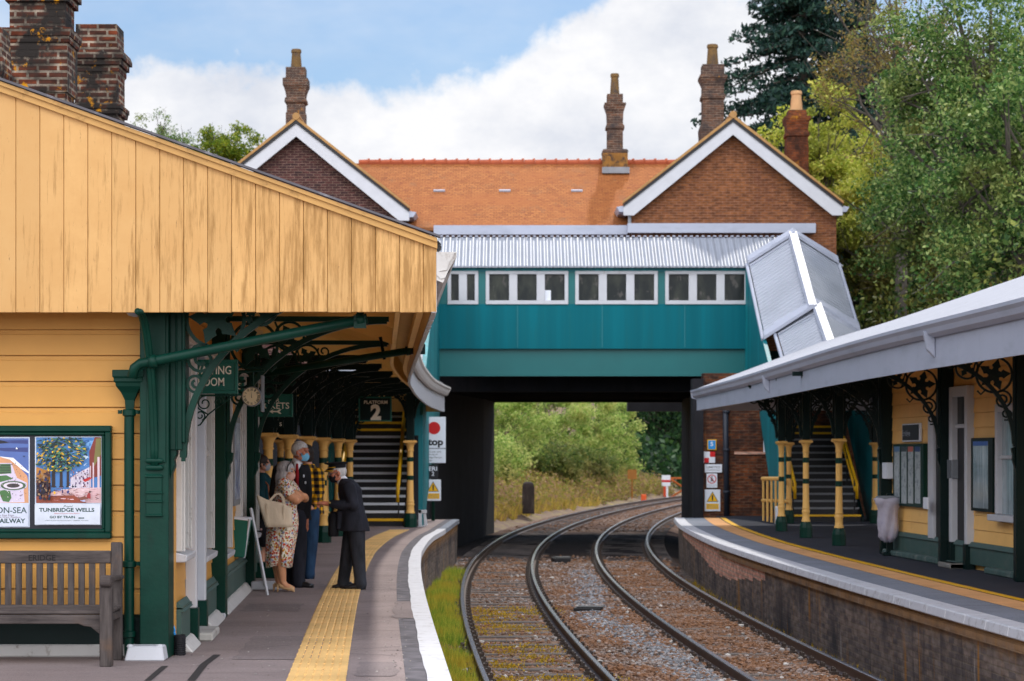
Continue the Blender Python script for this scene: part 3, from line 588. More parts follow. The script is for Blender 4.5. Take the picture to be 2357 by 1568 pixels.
for a, b in ((17.74, 18.55), (19.85, 21.5), (22.0, 26.1), (26.6, BE)):
    mb = MB(); wbox(mb, a, b, -.01, .05, .09, .34); mb.hexa([wp(a,-.01,.34), wp(a,.075,.34), wp(b,.075,.34), wp(b,-.01,.34), wp(a,-.01,.40), wp(a,.02,.42), wp(b,.02,.42), wp(b,-.01,.40)]); wbox(mb, a, b, .0, .065, .36, .372)
    mb.build('plinth', M['greyplinth'], sb)
mb = MB(); mb.box(x0, -3.04, EZ-.06, EZ+.02, 0, .10); mb.build('kerb', M['whiteworn'], sb, bevel=.012)
for a, b in ((EZ+.3, 18.6), (20.1, 21.45), (22.0, 26.0)):
    mb = MB(); mb.hexa([wp(a,-.01,0), wp(a,.15,0), wp(b,.15,0), wp(b,-.01,0), wp(a,-.01,.10), wp(a,.07,.095), wp(b,.07,.095), wp(b,-.01,.10)])
    mb.build('kerb', M['whiteworn'], sb, bevel=.012)
def window(Za, Zb, zs, zt, sill=True):
    f = MB(); w_ = .085
    wbox(f, Za, Za+w_, -.01, .055, zs, zt); wbox(f, Zb-w_, Zb, -.01, .055, zs, zt); wbox(f, Za+w_, Zb-w_, -.01, .05, zt-w_, zt); wbox(f, Za+w_, Zb-w_, -.01, .03, (zs+zt)/2-.03, (zs+zt)/2+.03)
    wbox(f, Za+w_*.3, Za+w_*.7, .055, .075, zs, zt); wbox(f, Zb-w_*.7, Zb-w_*.3, .055, .075, zs, zt); wbox(f, Za-.02, Zb+.02, -.01, .10, zt, zt+.06)
    fo = f.build('window', M['whiteworn'], sb, bevel=.006)
    p = MB(); wbox(p, Za+w_, Zb-w_, -.02, .004, zs, zt-w_); p.build('pane', M['glass'], fo)
    if sill:
        s = MB(); s.hexa([wp(Za-.06,-.02,zs-.09), wp(Za-.06,.09,zs-.085), wp(Zb+.06,.09,zs-.085), wp(Zb+.06,-.02,zs-.09), wp(Za-.06,-.02,zs), wp(Za-.06,.10,zs-.03), wp(Zb+.06,.10,zs-.03), wp(Zb+.06,-.02,zs)]); s.build('sill', M['white'], fo, bevel=.008)
window(17.78, 18.5, .83, 2.55); window(19.95, 21.0, .72, 2.55); window(22.5, 23.5, .62, 2.55); window(25.1, 25.9, .62, 2.55); window(27.2, 28.6, .62, 2.55)
mb = MB(); wbox(mb, 18.72, 18.84, -.01, .09, .30, 2.50); wbox(mb, 19.66, 19.78, -.01, .09, .30, 2.50); wbox(mb, 18.72, 19.78, -.01, .10, 2.50, 2.62); dfr = mb.build('door_frame', M['white'], sb, bevel=.008)
mb = MB(); wbox(mb, 18.84, 19.66, -.01, .02, .06, 2.5); wbox(mb, 18.95, 19.55, .02, .03, .2, 1.0); wbox(mb, 18.95, 19.55, .02, .03, 1.1, 2.35); mb.build('door', M['signgrey'], dfr, bevel=.006)
for a, b in ((18.70, 18.86), (19.64, 19.80)): mb = MB(); wbox(mb, a, b, -.01, .105, 0, .30); mb.build('door_foot', M['green'], dfr)
mb = MB(); wbox(mb, 18.86, 19.64, -.02, .22, 0, .075); mb.build('doorstep', M['concrete'], sb, bevel=.015)
# main roof of the building (its eaves are the canopy roof below)
mb = MB(); mb.prism([(RIDX, 16.96, RZ(RIDX)), (-3.6, 16.96, RZ(-3.6)), (-3.6, 16.96, RZ(-3.6)-.06), (RIDX, 16.96, RZ(RIDX)-.06)], (WS*12.6, 12.6, 0))
mb.prism([(RIDX, 16.86, RZ(RIDX)), (RIDX, 16.86, RZ(RIDX)-.06), (-10, 16.86, RZ(-3.0)-.06), (-10, 16.86, RZ(-3.0))], (WS*12.6, 12.6, 0)); rf = mb.build('roof', M['bitumen'], sb)
def stack(px0, px1, ytop, Z, depth, bands, zbase=4.4, lich=None):
    X0 = (px0-CX)*Z/F; X1 = (px1-CX)*Z/F; zt = CH+(HY-ytop)*Z/F; m = MB(); c = ((X0+X1)/2, Z+depth/2, 0); pr = [(0, zbase)]
    for y, r in bands: pr.append((r, CH+(HY-y)*Z/F))
    m.rect_lathe(c, pr, (X1-X0)/2, depth/2); return m.build('chimney', lich or M['chimbrick'], rf)
stack(22, 150, -60, 24.0, .5, [(212,0),(212,.03),(98,.03),(98,.045),(84,.055),(84,.065),(70,.075),(66,.075),(66,0),(4,0),(4,.04),(-12,.04),(-12,.07),(-60,.07)])
stack(172, 270, 55, 26.2, .5, [(262,.0),(262,.03),(250,.04),(250,.05),(240,.05),(236,.0),(170,.0),(164,.02),(150,.02),(150,.05),(136,.05),(136,.08),(126,.08),(116,.06),(116,-.005),(55,-.01)])
stack(-60, 2, 62, 22.6, .4, [(180,.0),(160,.03),(160,.02),(62,.0)])
# ---- platform canopy
XEt = smooth_tab([(10,-.17),(16.9,-.586),(33,-1.56),(38.5,-1.70),(44.8,-1.76),(48,-1.70),(51.2,-1.58),(55,-1.40)], 14, 54)
def XE(Z): return XEt(Z)
CE = 51.0; CZ0 = 16.9
zi = list(Zs(CZ0+.045, CE, 70))
cp = thing('platform_canopy', 'long cream boarded platform canopy with planked gable end and white edge', 'canopy', (-2.5, 30, 2.7))
mb = MB(); zr = list(Zs(CZ0-.03, CE, 70))
mb.sheet([[(XE(Z)-.03, Z, 3.30), (-3.6+WS*(Z-16.9), Z, RZ(-3.6))] for Z in zr]); mb.sheet([[(-3.6+WS*(Z-16.9), Z, RZ(-3.6)-.05), (XE(Z)-.03, Z, 3.25)] for Z in zr]); mb.sheet([[(-3.6+WS*(Z-16.9), Z, RZ(-3.6)), (-7.5, Z, RZ(-3.6)+.2)] for Z in zr if Z > BE-.6])
mb.sheet([[(XE(Z)-.03, Z, 3.25), (XE(Z)-.03, Z, 3.30)] for Z in zr]); mb.build('roof', M['bitumen'], cp)
mb = MB(); mb.sheet([[(-3.9+WS*(Z-16.9), Z, RZ(-3.6)-.10), (XE(Z)-.04, Z, 3.19)] for Z in zi]); mb.sheet([[(-3.9+WS*(Z-16.9), Z, RZ(-3.6)-.10), (-8.0, Z, RZ(-3.6)-.1)] for Z in zr if Z > BE-.6]); mb.build('soffit', M['soffit'], cp)
mb = MB()       # cross beams under the soffit
for i, Z in enumerate([17.6, 19.3, 21.0, 22.8, 24.6, 26.1, 27.8, 29.4, 31, 32.6, 34.1, 35.6, 37.1, 38.6, 40.2, 41.8, 43.4, 45, 46.6, 48.2, 49.8]):
    xb = -3.4+WS*(Z-17); dep = .30 if i in (3, 5) else .12
    mb.hexa([(xb, Z, 3.19+(RZ(-3.4)-3.30)-dep-.06), (XE(Z)-.3, Z, 3.25-dep), (XE(Z)-.3, Z+.07, 3.25-dep), (xb, Z+.07, 3.19+(RZ(-3.4)-3.30)-dep-.06), (xb, Z, 3.13+(RZ(-3.4)-3.30)), (XE(Z)-.3, Z, 3.24), (XE(Z)-.3, Z+.07, 3.24), (xb, Z+.07, 3.13+(RZ(-3.4)-3.30))])
mb.sheet([[(XE(Z)-.30, Z, 3.24), (XE(Z)-.30, Z, 2.96), (XE(Z)-.25, Z, 2.96), (XE(Z)-.25, Z, 3.22)] for Z in zi]); mb.build('rafters', M['soffit'], cp)
mb = MB(); mb.sheet([[(XE(Z)-.115, Z, 2.98), (XE(Z)-.11, Z, 2.90), (XE(Z)-.05, Z, 2.90), (XE(Z)-.05, Z, 2.98)] for Z in zi]); mb.build('inner_rail', M['soffit'], cp)
zb = lambda Z: 2.73-.11*min(1, max(0, (Z-30)/20))
mb = MB()       # track-side edge board of narrow planks
zz = CZ0
while zz < CE:
    z2 = min(zz+.165, CE); a, b = XE(zz), XE(z2-.006); ra = random.uniform(-.006, .004)
    mb.hexa([(a-.04, zz, zb(zz)+ra), (a, zz, zb(zz)+ra), (b, z2-.006, zb(z2)+ra), (b-.04, z2-.006, zb(z2)+ra), (a-.04, zz, 3.2), (a, zz, 3.2), (b, z2-.006, 3.2), (b-.04, z2-.006, 3.2)]); zz = z2
def two(mbx, name, ma, mb_, par):
    return mbx.build(name, ma, par)
mb.build('edge_board', M['white'], cp)
mb = MB()       # cream paint on its inner side and the capping rail
mb.sheet([[(XE(Z)-.043, Z, zb(Z)+.01), (XE(Z)-.043, Z, 3.2)] for Z in zi if Z < CE-.4]); mb.build('edge_board_lining', M['cream'], cp)
mb = MB()       # ogee gutter
gp = [(.0,3.02),(.03,2.99),(.07,3.0),(.10,3.05),(.12,3.12),(.15,3.15),(.15,3.19),(.135,3.19),(.13,3.16),(.10,3.12),(.08,3.06),(.02,3.05)]
mb.sheet([[(XE(Z)+p, Z, z) for p, z in gp] for Z in zr]); k = len(mb.v); 
mb.prism([(XE(CE)+p, CE, z) for p, z in ((0,3.02),(.07,3.0),(.15,3.15),(.15,3.19),(0,3.19))], (0,.02,0)); mb.prism([(XE(CZ0)+p, CZ0-.02, z) for p, z in ((0,2.98),(.05,2.96),(.09,3.05),(.155,3.16),(.155,3.20),(0,3.20))], (0,.02,0)); mb.build('gutter', M['whiteworn'], cp, smooth=False)
mb = MB()       # broken slates hanging at the eaves
for i in range(70):
    Z = 16.95+i*.17; mb.hexa([(XE(Z)-.1, Z, 3.285), (XE(Z)+random.uniform(.0,.05), Z, 3.262), (XE(Z)+random.uniform(0,.04), Z+.20, 3.262), (XE(Z)-.1, Z+.20, 3.285), (XE(Z)-.1, Z, 3.315), (XE(Z)+.02, Z, 3.29), (XE(Z)+.02, Z+.20, 3.29), (XE(Z)-.1, Z+.20, 3.315)])
mb.build('eaves_felt', M['black'], cp)
gb = MB(); X = XE(CZ0); wpl = .1865; first = True     # gable end planks
while X > -7.4:
    wd = .105 if first else wpl; first = False; a, b = X-wd+.003, X; dy = random.uniform(-.002, .002); zbm = 2.732+random.uniform(-.003, .003)
    gb.hexa([(a, CZ0+dy, zbm), (b, CZ0+dy, zbm), (b, CZ0+.03, zbm), (a, CZ0+.03, zbm), (a, CZ0+dy, RZ(a)-.03), (b, CZ0+dy, RZ(b)-.03), (b, CZ0+.03, RZ(b)-.03), (a, CZ0+.03, RZ(a)-.03)]); X -= wd
def plankmat():
    t = NT('cream_gable_planks'); x, y, z = t.sep(); c0 = srgb(206,162,104)
    g = t.n.new('ShaderNodeNewGeometry').outputs['Random Per Island']
    c = t.mix(g, shade(c0, .88), shade(c0, 1.06))
    c = t.mix(t.ramp(t.noise(2.2, 6, .65), .35, .75), c, srgb(194,148,90))
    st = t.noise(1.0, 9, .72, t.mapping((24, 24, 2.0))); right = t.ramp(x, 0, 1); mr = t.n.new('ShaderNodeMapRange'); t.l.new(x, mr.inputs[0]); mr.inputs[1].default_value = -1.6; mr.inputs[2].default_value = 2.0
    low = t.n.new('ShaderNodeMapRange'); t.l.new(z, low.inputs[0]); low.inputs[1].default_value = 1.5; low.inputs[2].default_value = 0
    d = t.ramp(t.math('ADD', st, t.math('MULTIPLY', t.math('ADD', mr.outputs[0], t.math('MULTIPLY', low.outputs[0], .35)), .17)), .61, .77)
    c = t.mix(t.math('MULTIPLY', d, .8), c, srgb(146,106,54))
    d2 = t.ramp(t.noise(1.0, 8, .75, t.mapping((30, 30, 6), loc=(5,2,3))), .62, .70); c = t.mix(t.math('MULTIPLY', d2, .75), c, srgb(100,72,44))
    t.bump(t.noise(1.0, 6, .7, t.mapping((40, 40, 3))), .3, .004); return t.fin(c, .6, 0, .3)
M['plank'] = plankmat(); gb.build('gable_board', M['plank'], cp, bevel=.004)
mb = MB(); mb.prism([(XE(CZ0)+.005, CZ0-.035, 3.30), (XE(CZ0)+.005, CZ0-.035, 3.225), (-7.4, CZ0-.035, RZ(-7.4)-.075), (-7.4, CZ0-.035, RZ(-7.4))], (0,.06,0)); M['barge'] = paint('barge_cream', srgb(190,146,84), .6, .12, 3, srgb(130,92,46), (9,9,9), .55, .75); mb.prism([(XE(CZ0)+.005, CZ0-.055, 3.305), (XE(CZ0)+.005, CZ0-.055, 3.275), (-7.4, CZ0-.055, RZ(-7.4)-.025), (-7.4, CZ0-.055, RZ(-7.4)+.005)], (0,.0195,0)); mb.build('barge_board', M['barge'], cp)
mb = MB(); mb.prism([(XE(CZ0)+.03, CZ0-.075, 3.325), (XE(CZ0)+.03, CZ0-.075, 3.308), (-7.4, CZ0-.075, RZ(-7.4)+.01), (-7.4, CZ0-.075, RZ(-7.4)+.032)], (0,.1,0)); mb.build('roof_edge', M['bitumen'], cp)
# end board of the canopy at the stairs
mb = MB(); mb.hexa([(XE(CE)-.04, CE-.03, 2.62), (XE(CE)-.04, CE+.02, 2.62), (-7, CE+.02, 2.62), (-7, CE-.03, 2.62), (XE(CE)-.04, CE-.03, 3.2), (XE(CE)-.04, CE+.02, 3.2), (-7, CE+.02, 3.6), (-7, CE-.03, 3.6)]); mb.build('end_board', M['soffit'], cp)
# ---- iron brackets with scrollwork
def arc(cx, cy, r, a0, a1, n=18, ry=None): return [(cx+r*math.cos(math.radians(a0+(a1-a0)*i/n)), cy+(ry or r)*math.sin(math.radians(a0+(a1-a0)*i/n))) for i in range(n+1)]
def spiral(cx, cy, r0, r1, a0, turns, n=26): return [(cx+(r0+(r1-r0)*i/n)*math.cos(a0+turns*2*PI*i/n), cy+(r0+(r1-r0)*i/n)*math.sin(a0+turns*2*PI*i/n)) for i in range(n+1)]
def leafshape(cx, cy, L_, W_, ang): 
    c, s = math.cos(ang), math.sin(ang); P = [(0,0),(.25,.38),(.42,.30),(.55,.50),(.68,.32),(1,0),(.68,-.32),(.55,-.50),(.42,-.30),(.25,-.38)]
    return [(cx+c*x*L_-s*y*W_, cy+s*x*L_+c*y*W_) for x, y in P]
def bracket(O, u, W_=1.5, H=1.12, detail=1.0, back=(0,0,1)):
    """quarter-arch iron bracket: O at the top of the post, u pointing out along the beam"""
    mb = MB(); O = Vector(O); u = Vector(u).normalized(); w_ = Vector((0,0,1)); n = u.cross(w_)
    R = lambda path, wd, th: mb.ribbon(O, u, w_, n, path, wd, th)
    R([(W_*(1-math.cos(PI/2*i/22)), -H+H*math.sin(PI/2*i/22)-.02) for i in range(23)], .052, .08)
    R([(0, 0), (W_+.02, 0)], .05, .09); R([(0.0, -.03), (0, -H-.05)], .03, .07)
    q = min(.92, W_*.72); t = .026
    def inside(cx, cy): return cx, cy
    r1 = .25*q; c1 = (r1+.025, -r1-.035)
    R(arc(*c1, r1, 0, 360, 32), .03, t)
    for k in range(5):
        P = leafshape(c1[0], c1[1], r1*.95, r1*.52, math.radians(90+72*k+14)); mb.prism([O+u*x+w_*y-n*(t*.4) for x, y in P], n*(t*.8))
    r2 = .155*q; c2 = (c1[0]+r1+r2*.86, -r2-.03); R(arc(*c2, r2, 0, 360, 26), .026, t)
    for k in range(4): mb.prism([O+u*x+w_*y-n*(t*.4) for x, y in leafshape(c2[0], c2[1], r2*.9, r2*.6, math.radians(30+90*k))], n*(t*.8))
    r3 = .085*q; c3 = (c2[0]+r2+r3*.8, -r3-.03); R(spiral(*c3, r3, r3*.3, 2.6, 1.3), .02, t)
    r4 = .135*q; c4 = (r4+.02, c1[1]-r1-r4*.80); R(spiral(*c4, r4, r4*.22, 1.2, 1.7), .026, t)
    r5 = .085*q; c5 = (r5+.02, c4[1]-r4-r5*.8); R(spiral(*c5, r5, r5*.25, -1.2, -1.5), .022, t)
    R([(c1[0]+r1*.5, c1[1]-r1*.86), (c1[0]+r1*.75, c1[1]-r1*1.12), (c1[0]+r1*.95, c1[1]-r1*.9)], .022, t)
    R([(c1[0]+r1*.9, -.03), (c1[0]+r1*1.05, -.12*q), (c2[0]-r2*.4, c2[1]-r2*1.0)], .02, t)
    return mb
def pilaster(Z, lab, first=False):
    """square timber post against the wall, moulded head, iron bracket and white foot"""
    X = WX(Z); p = thing('canopy_post', lab, 'post', (X+.0, Z, 0), 'green canopy posts along the left building')
    hw = .115
    m = MB(); a, b = X-.20, X+.045
    if first:
        a, b = -2.965, -2.735; m.box(a, b, Z-.12, Z+.15, .0, 2.9); m.box(a+.055, b-.02, Z-.135, Z-.12, 1.56, 2.9)
        m.box(b, b+.10, Z-.06, Z+.12, 1.66, 2.9); m.box(b+.10, b+.125, Z-.08, Z+.14, 1.72, 2.9); m.box(b+.045, b+.06, Z-.075, Z-.06, 1.66, 2.9)
        for zz in (1.50, 1.555): m.rect_lathe(((a+b)/2+.005, Z-.13, zz), [(.0,0),(.012,.01),(.012,.03),(0,.04)], .058, .01)
        m.box(a+.05, b-.05, Z-.135, Z-.12, 1.13, 1.47); 
        for zz in (1.13, 1.24, 1.31, 1.44): m.box(a+.045, b-.045, Z-.145, Z-.12, zz, zz+.022)
        m.prism([(b, Z-.05, 1.70), (b+.055, Z-.05, 1.69), (b+.05, Z-.05, 1.62), (b+.03, Z-.05, 1.58), (b+.035, Z-.05, 1.53), (b+.012, Z-.05, 1.47), (b, Z-.05, 1.42)], (0, .12, 0))
    else:
        a, b = (X-.06, X+.135) if Z < 25 else (X, X+.15); m.box(a, b, Z-.085, Z+.085, 0, 3.05); m.prism([(b, Z-.05, 1.66), (b+.07, Z-.05, 1.64), (b+.06, Z-.05, 1.56), (b+.035, Z-.05, 1.52), (b+.04, Z-.05, 1.46), (b, Z-.05, 1.36)], (0, .10, 0)); m.box(a-.02, b+.02, Z-.13, Z+.13, 2.9, 3.05)
    m.build('shaft', M['green'], p, bevel=.006)
    O = (b+(.10 if first else .02), Z, 2.98); bracket(O, nd, 1.50 if first else 1.58, 1.36 if first else 1.34).build('bracket', M['green'], p)
    if first:
        f = MB(); f.hexa([(a-.085, Z-.34, 0), (b+.0, Z-.34, 0), (b+.0, Z-.12, 0), (a-.085, Z-.12, 0), (a-.06, Z-.31, .115), (b-.02, Z-.31, .115), (b-.02, Z-.12, .115), (a-.06, Z-.12, .115)])
        f.lathe((a-.05, Z-.27, .10), [(.03,0),(.03,.02),(.012,.028)], 10); f.lathe((b-.045, Z-.27, .10), [(.03,0),(.03,.02),(.012,.028)], 10); f.build('footing', M['white'], p, bevel=.014)
        # strut carrying the gable end toward the camera
        s = MB(); s.tube([(a+.11-.055*(t/12.)**1.6, Z-.12-.42*(1-math.cos(PI/2*t/12)), 1.50+1.24*math.sin(PI/2*t/12)) for t in range(13)], .026, 8); s.tube([(a+.135-.055*(t/12.)**1.6, Z-.13-.42*(1-math.cos(PI/2*t/12)), 1.50+1.24*math.sin(PI/2*t/12)) for t in range(13)], .018, 8); s.build('strut', M['green'], p, smooth=True)
    else:
        f = MB(); f.box(b-.02, b+.36, Z-.25, Z-.10, 0, .10) if Z > 26 else f.box(b-.23, b+.01, Z-.16, Z-.115, 0, .05); f.build('footing', M['white'], p, bevel=.012)
    return p
pilaster(17.42, 'nearest green canopy post with a white block at its foot, beside the bench', True)
pilaster(21.7, 'green canopy post between the doorway and the green litter bin')
pilaster(26.3, 'green canopy post behind the litter bin with white block at its foot')
# ---- cast columns beyond the building
def column_proto(name, lab, loc, group, hcap=1.93, top=3.02, W_=1.3, H=.98, u=None, both=True, ks=.9):
    c = thing(name, lab, 'column', (0, 0, 0), group)
    b = MB(); b.rect_lathe((0,0,0), [(.13,0),(.13,.22),(.115,.25),(.115,.27),(.085,.30)], 0, 0); b = MB(); b.lathe((0,0,0), [(.17,0),(.17,.20),(.155,.25),(.13,.31),(.11,.32)], 8); b.build('base', M['green'], c, bevel=.008)
    s = MB(); s.lathe((0,0,0), [(.11,.30),(.118,.33),(.10,.36),(.094,.40),(.094,.48),(.108,.50),(.108,.52),(.094,.54),(.094,.56),(.106,.575),(.092,.59),(.086,.66),(.080,1.05)], 16); s.lathe((0,0,0), [(.079,1.15),(.077,1.46)], 16); s.lathe((0,0,0), [(.076,1.56),(.074,hcap-.24)], 16); s.build('shaft', M['cream'], c, smooth=False, auto=50)
    for z0, z1 in ((1.05,1.15),(1.46,1.56)): r = MB(); r.lathe((0,0,0), [(.081,z0),(.081,z1)], 16); r.build('green_band', M['green'], c, auto=50)
    k = MB(); k.lathe((0,0,0), [(.076,hcap-.24),(.09,hcap-.235),(.09,hcap-.215),(.08,hcap-.21),(.084,hcap-.15),(.10,hcap-.10),(.145,hcap-.055)], 16); k.rect_lathe((0,0,0), [(.135,hcap-.06),(.165,hcap-.05),(.165,hcap-.02),(.15,hcap-.015),(.15,hcap)], 0, 0); k.build('capital', M['cream'], c, auto=50)
    p = MB(); p.box(-.095, .095, -.095, .095, hcap, top-.04); p.build('upper_post', M['greendark'], c, bevel=.01)
    for ch in c.children: ch.data.transform(Matrix.Diagonal((ks, ks, 1, 1)))
    for sg in ((1, -1) if both else (1,)): bracket((.1*sg, 0, top-.05), (sg*(1), sg*.0, 0), W_, H).build('bracket', M['greendark'], c)
    bm_ = MB(); bm_.box(-W_-.1 if both else -.1, W_+.15, -.045, .045, top-.05, top+.02); bm_.build('beam', M['greendark'], c)
    return c
GL = 'cream and green columns under the left canopy'
cols = [(31.0, -3.48, 'nearest cream column of the left row, largely behind the woman in a black floral skirt'), (34.0, -3.49, 'cream column directly behind the head of the grey-haired man'), (37.0, -3.48, 'cream column behind the man in the checked shirt'), (39.9, -3.47, 'cream column with its green base clear of the people, between checked shirt and uniformed man'), (43.0, -3.44, 'cream column behind the peaked cap, second from the stairs'), (45.8, -3.42, 'cream column at the left foot of the stairs')]
proto = None
for Z, X, lab in cols:
    if proto is None: proto = column_proto('canopy_column', lab, None, GL); proto.location = (X, Z, 0); cproto = proto
    else: dup(cproto, (X, Z, 0), lab)
cg = column_proto('canopy_column', 'cream column at the right foot of the stairs, beside the teal panel', None, GL, W_=.36, H=.5); cg.location = (-2.26, 48.2, 0)
for X, Z, lab in ((-4.9, 46.0, 'cream column of the rear left row, seen between two front columns'), (-4.15, 48.2, 'cream column of the rear left row at the far left foot of the stairs')): dup(cproto, (X, Z, 0), lab)
# shelter wall behind the columns
sh = thing('platform_shelter_wall', 'dark boarded wall in deep shade behind the left columns', 'wall', (-6.3, 40, 0))
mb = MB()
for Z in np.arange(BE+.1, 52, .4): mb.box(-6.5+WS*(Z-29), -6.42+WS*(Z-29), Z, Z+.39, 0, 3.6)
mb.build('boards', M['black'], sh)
mb = MB()
for Z in (31, 35, 39, 43, 47): mb = MB(); mb.box(-6.42+WS*(Z-29), -6.36+WS*(Z-29), Z, Z+.2, 0, 3.6); mb.build('post', M['greendark'], sh)
# ---- rain pipes
pm = M['green']
dp = thing('drainpipe', 'dark green drainpipe with moulded hopper head on the end wall behind the bench', 'drainpipe', pt(298, 1500, 17.4))
r = .040; x_ = (297.5-CX)*17.38/F; yy = 17.38
mb = MB(); mb.tube([(x_, yy, .04), (x_, yy, 1.98)], r, 14)
for z in (.16, .72, 1.93): mb.lathe((x_, yy, z), [(r+.004,0),(r+.014,.008),(r+.014,.05),(r+.004,.058)], 14)
mb.tube([(x_, yy, .05), (x_+.02, yy-.08, .0)], r, 12); mb.box(x_-.085, x_+.085, yy+.0, yy+.07, .735, .765); mb.lathe((x_+.08, yy-.02, .738), [(.018,0),(.018,.03)], 8); mb.lathe((x_-.07, yy-.02, 1.95), [(.018,0),(.018,.03)], 8); mb.lathe((x_+.07, yy-.02, 1.95), [(.018,0),(.018,.03)], 8); mb.build('pipe', pm, dp, auto=40)
hp = MB(); hp.rect_lathe((x_+.005, yy, 0), [(-.05,1.98),(-.045,2.06),(-.02,2.12),(.015,2.17),(.02,2.20),(.03,2.205),(.03,2.235),(.04,2.245),(.04,2.30)], .085, .055); hp.build('hopper', pm, dp, bevel=.004)
def sloped(a, b, r_, par, bend=True):
    m = MB(); A, B = Vector(a), Vector(b); P = []
    if bend: P = [A+Vector((-.17, .03, -.13)), A+Vector((-.15, .03, -.05)), A+Vector((-.10, .02, -.015))]
    m.tube(P+[A, A.lerp(B, .5), B], r_, 14)
    d_ = (B-A).normalized()
    for t in (.0, .97): q = A.lerp(B, t); m.tube([q-d_*.03, q+d_*.03], r_+.012, 14)
    return m
a = pt(352, 832, 17.15); b = pt(845, 733, 17.15)
sloped(a, b, .041, dp).build('sloped_pipe', pm, dp, smooth=True); mb = MB(); q = pt(828, 735, 17.15); mb.tube([q, (q[0]+.02, q[1], q[2]+.2)], .03, 10); mb.box(q[0]-.045, q[0]+.05, q[1]-.04, q[1]+.04, q[2]-.07, q[2]+.03); mb.build('outlet', pm, dp)
dp2 = thing('drainpipe', 'glossy green sloping drainpipe crossing above the clock up to the canopy edge', 'drainpipe', pt(600, 862, 26.1))
sloped(pt(603, 861, 26.1), pt(950, 806, 26.1), .043, dp2, False).build('sloped_pipe', pm, dp2, smooth=True)
mb = MB(); mb.tube([pt(568, 940, 26.3), pt(568, 1340, 26.3)], .05, 12); mb.tube([pt(568, 940, 26.3), pt(575, 880, 26.2), pt(603, 861, 26.1)], .045, 12); mb.build('pipe', pm, dp2, smooth=True)
mb = MB(); q = pt(948, 806, 26.1); mb.box(q[0]-.02, q[0]+.16, q[1]-.05, q[1]+.05, q[2]-.05, q[2]+.07); mb.build('outlet', M['greendark'], dp2); mb = MB(); q2 = pt(885, 818, 26.1); mb.tube([(q2[0], q2[1], q2[2]-.05), (q2[0]-.05, q2[1], q2[2]+.22)], .02, 8); mb.build('pipe_hanger', M['greendark'], dp2)
# lamp under the gable
l = pt(313, 724, 17.3); lp = MB(); lp.lathe((l[0], l[1], l[2]-.02), [(.02,-.0),(.06,.01),(.085,.04),(.09,.08),(.07,.10)], 18); tag(lp.build('bulkhead_lamp', M['signgrey'], smooth=True), 'grey round lamp fixed beneath the planked gable end', 'lamp')
# ================================================================== LEFT PLATFORM FURNITURE
# ---- poster case on the end wall
NZ = EZ-.035
def px(x): return (x-CX)*NZ/F
def pz(y): return CH+(HY-y)*NZ/F
nb = thing('poster_case', 'wide green framed poster case with two travel posters on the end wall above the bench', 'poster case', (px(100), NZ, pz(1240)))
X0, X1, Z0, Z1 = px(-210), px(257), pz(1240), pz(980)
f = MB(); w_ = .05
for a, b, c, d_ in ((X0, X1, Z1-w_, Z1), (X0, X1, Z0, Z0+w_), (X1-w_, X1, Z0+w_, Z1-w_), (X0, X0+w_, Z0+w_, Z1-w_)): f.box(a, b, NZ-.035, NZ+.045, c, d_)
w2 = .028
for a, b, c, d_ in ((X0+w_, X1-w_, Z1-w_-w2, Z1-w_), (X0+w_, X1-w_, Z0+w_, Z0+w_+w2), (X1-w_-w2, X1-w_, Z0+w_+w2, Z1-w_-w2)): f.box(a, b, NZ-.022, NZ+.045, c, d_)
f.build('frame', M['green'], nb, bevel=.008)
f = MB(); f.box(X0+w_, X1-w_, NZ+.012, NZ+.04, Z0+w_, Z1-w_); f.build('backing', paint('navy_backing', (.008,.009,.02,1), .35, .2, 3, None), nb)
def flat(mb, pts, y): return mb.add([(px(x), y, pz(yy)) for x, yy in pts], [tuple(range(len(pts)))[::-1]])
FM = {}
def ink(c):
    k = tuple(c)
    if k not in FM: FM[k] = paint('print_%d_%d_%d' % k, srgb(*k), .3, .1, 9, None, bump=0)
    return FM[k]
class Print:
    """a flat printed sheet built from coloured areas, every area a hair above the last"""
    def __init__(s, y): s.y = y; s.mb = MB(); s.mats = []
    def area(s, c, pts, lift=True):
        m = ink(c) 
        if m not in s.mats: s.mats.append(m)
        s.mb.mat = s.mats.index(m); s.y -= .00006 if lift else 0; flat(s.mb, pts, s.y)
    def rect(s, c, x0, y0, x1, y1): s.area(c, [(x0,y0),(x1,y0),(x1,y1),(x0,y1)])
    def dab(s, c, x, y, rx, ry, a=0, n=7):
        s.area(c, [(x+rx*random.uniform(.6,1.2)*math.cos(2*PI*k/n)*math.cos(a)-ry*random.uniform(.6,1.2)*math.sin(2*PI*k/n)*math.sin(a), y+rx*math.cos(2*PI*k/n)*math.sin(a)+ry*random.uniform(.6,1.2)*math.sin(2*PI*k/n)*math.cos(a)) for k in range(n)])
    def done(s, name, par, label=None):
        o = s.mb.build(name, s.mats, par)
        if label: o['label'] = label
        return o
P = Print(NZ+.008)          # right poster: tree lined parade
P.rect((196,206,220), 80, 1005, 234, 1209); P.rect((70,120,180), 82.5, 1007, 232.5, 1158)
rs = random.getstate(); random.seed(3)
for i in range(26): P.dab(random.choice([(40,90,150),(110,160,210),(196,214,232),(60,110,170)]), random.uniform(170,225), random.uniform(1010,1070), random.uniform(4,10), random.uniform(2,5), random.uniform(-.8,.2))
P.area((178,120,52), [(83,1075),(115,1085),(117,1158),(83,1158)]); P.area((60,36,44), [(83,1105),(116,1112),(117,1158),(83,1158)])
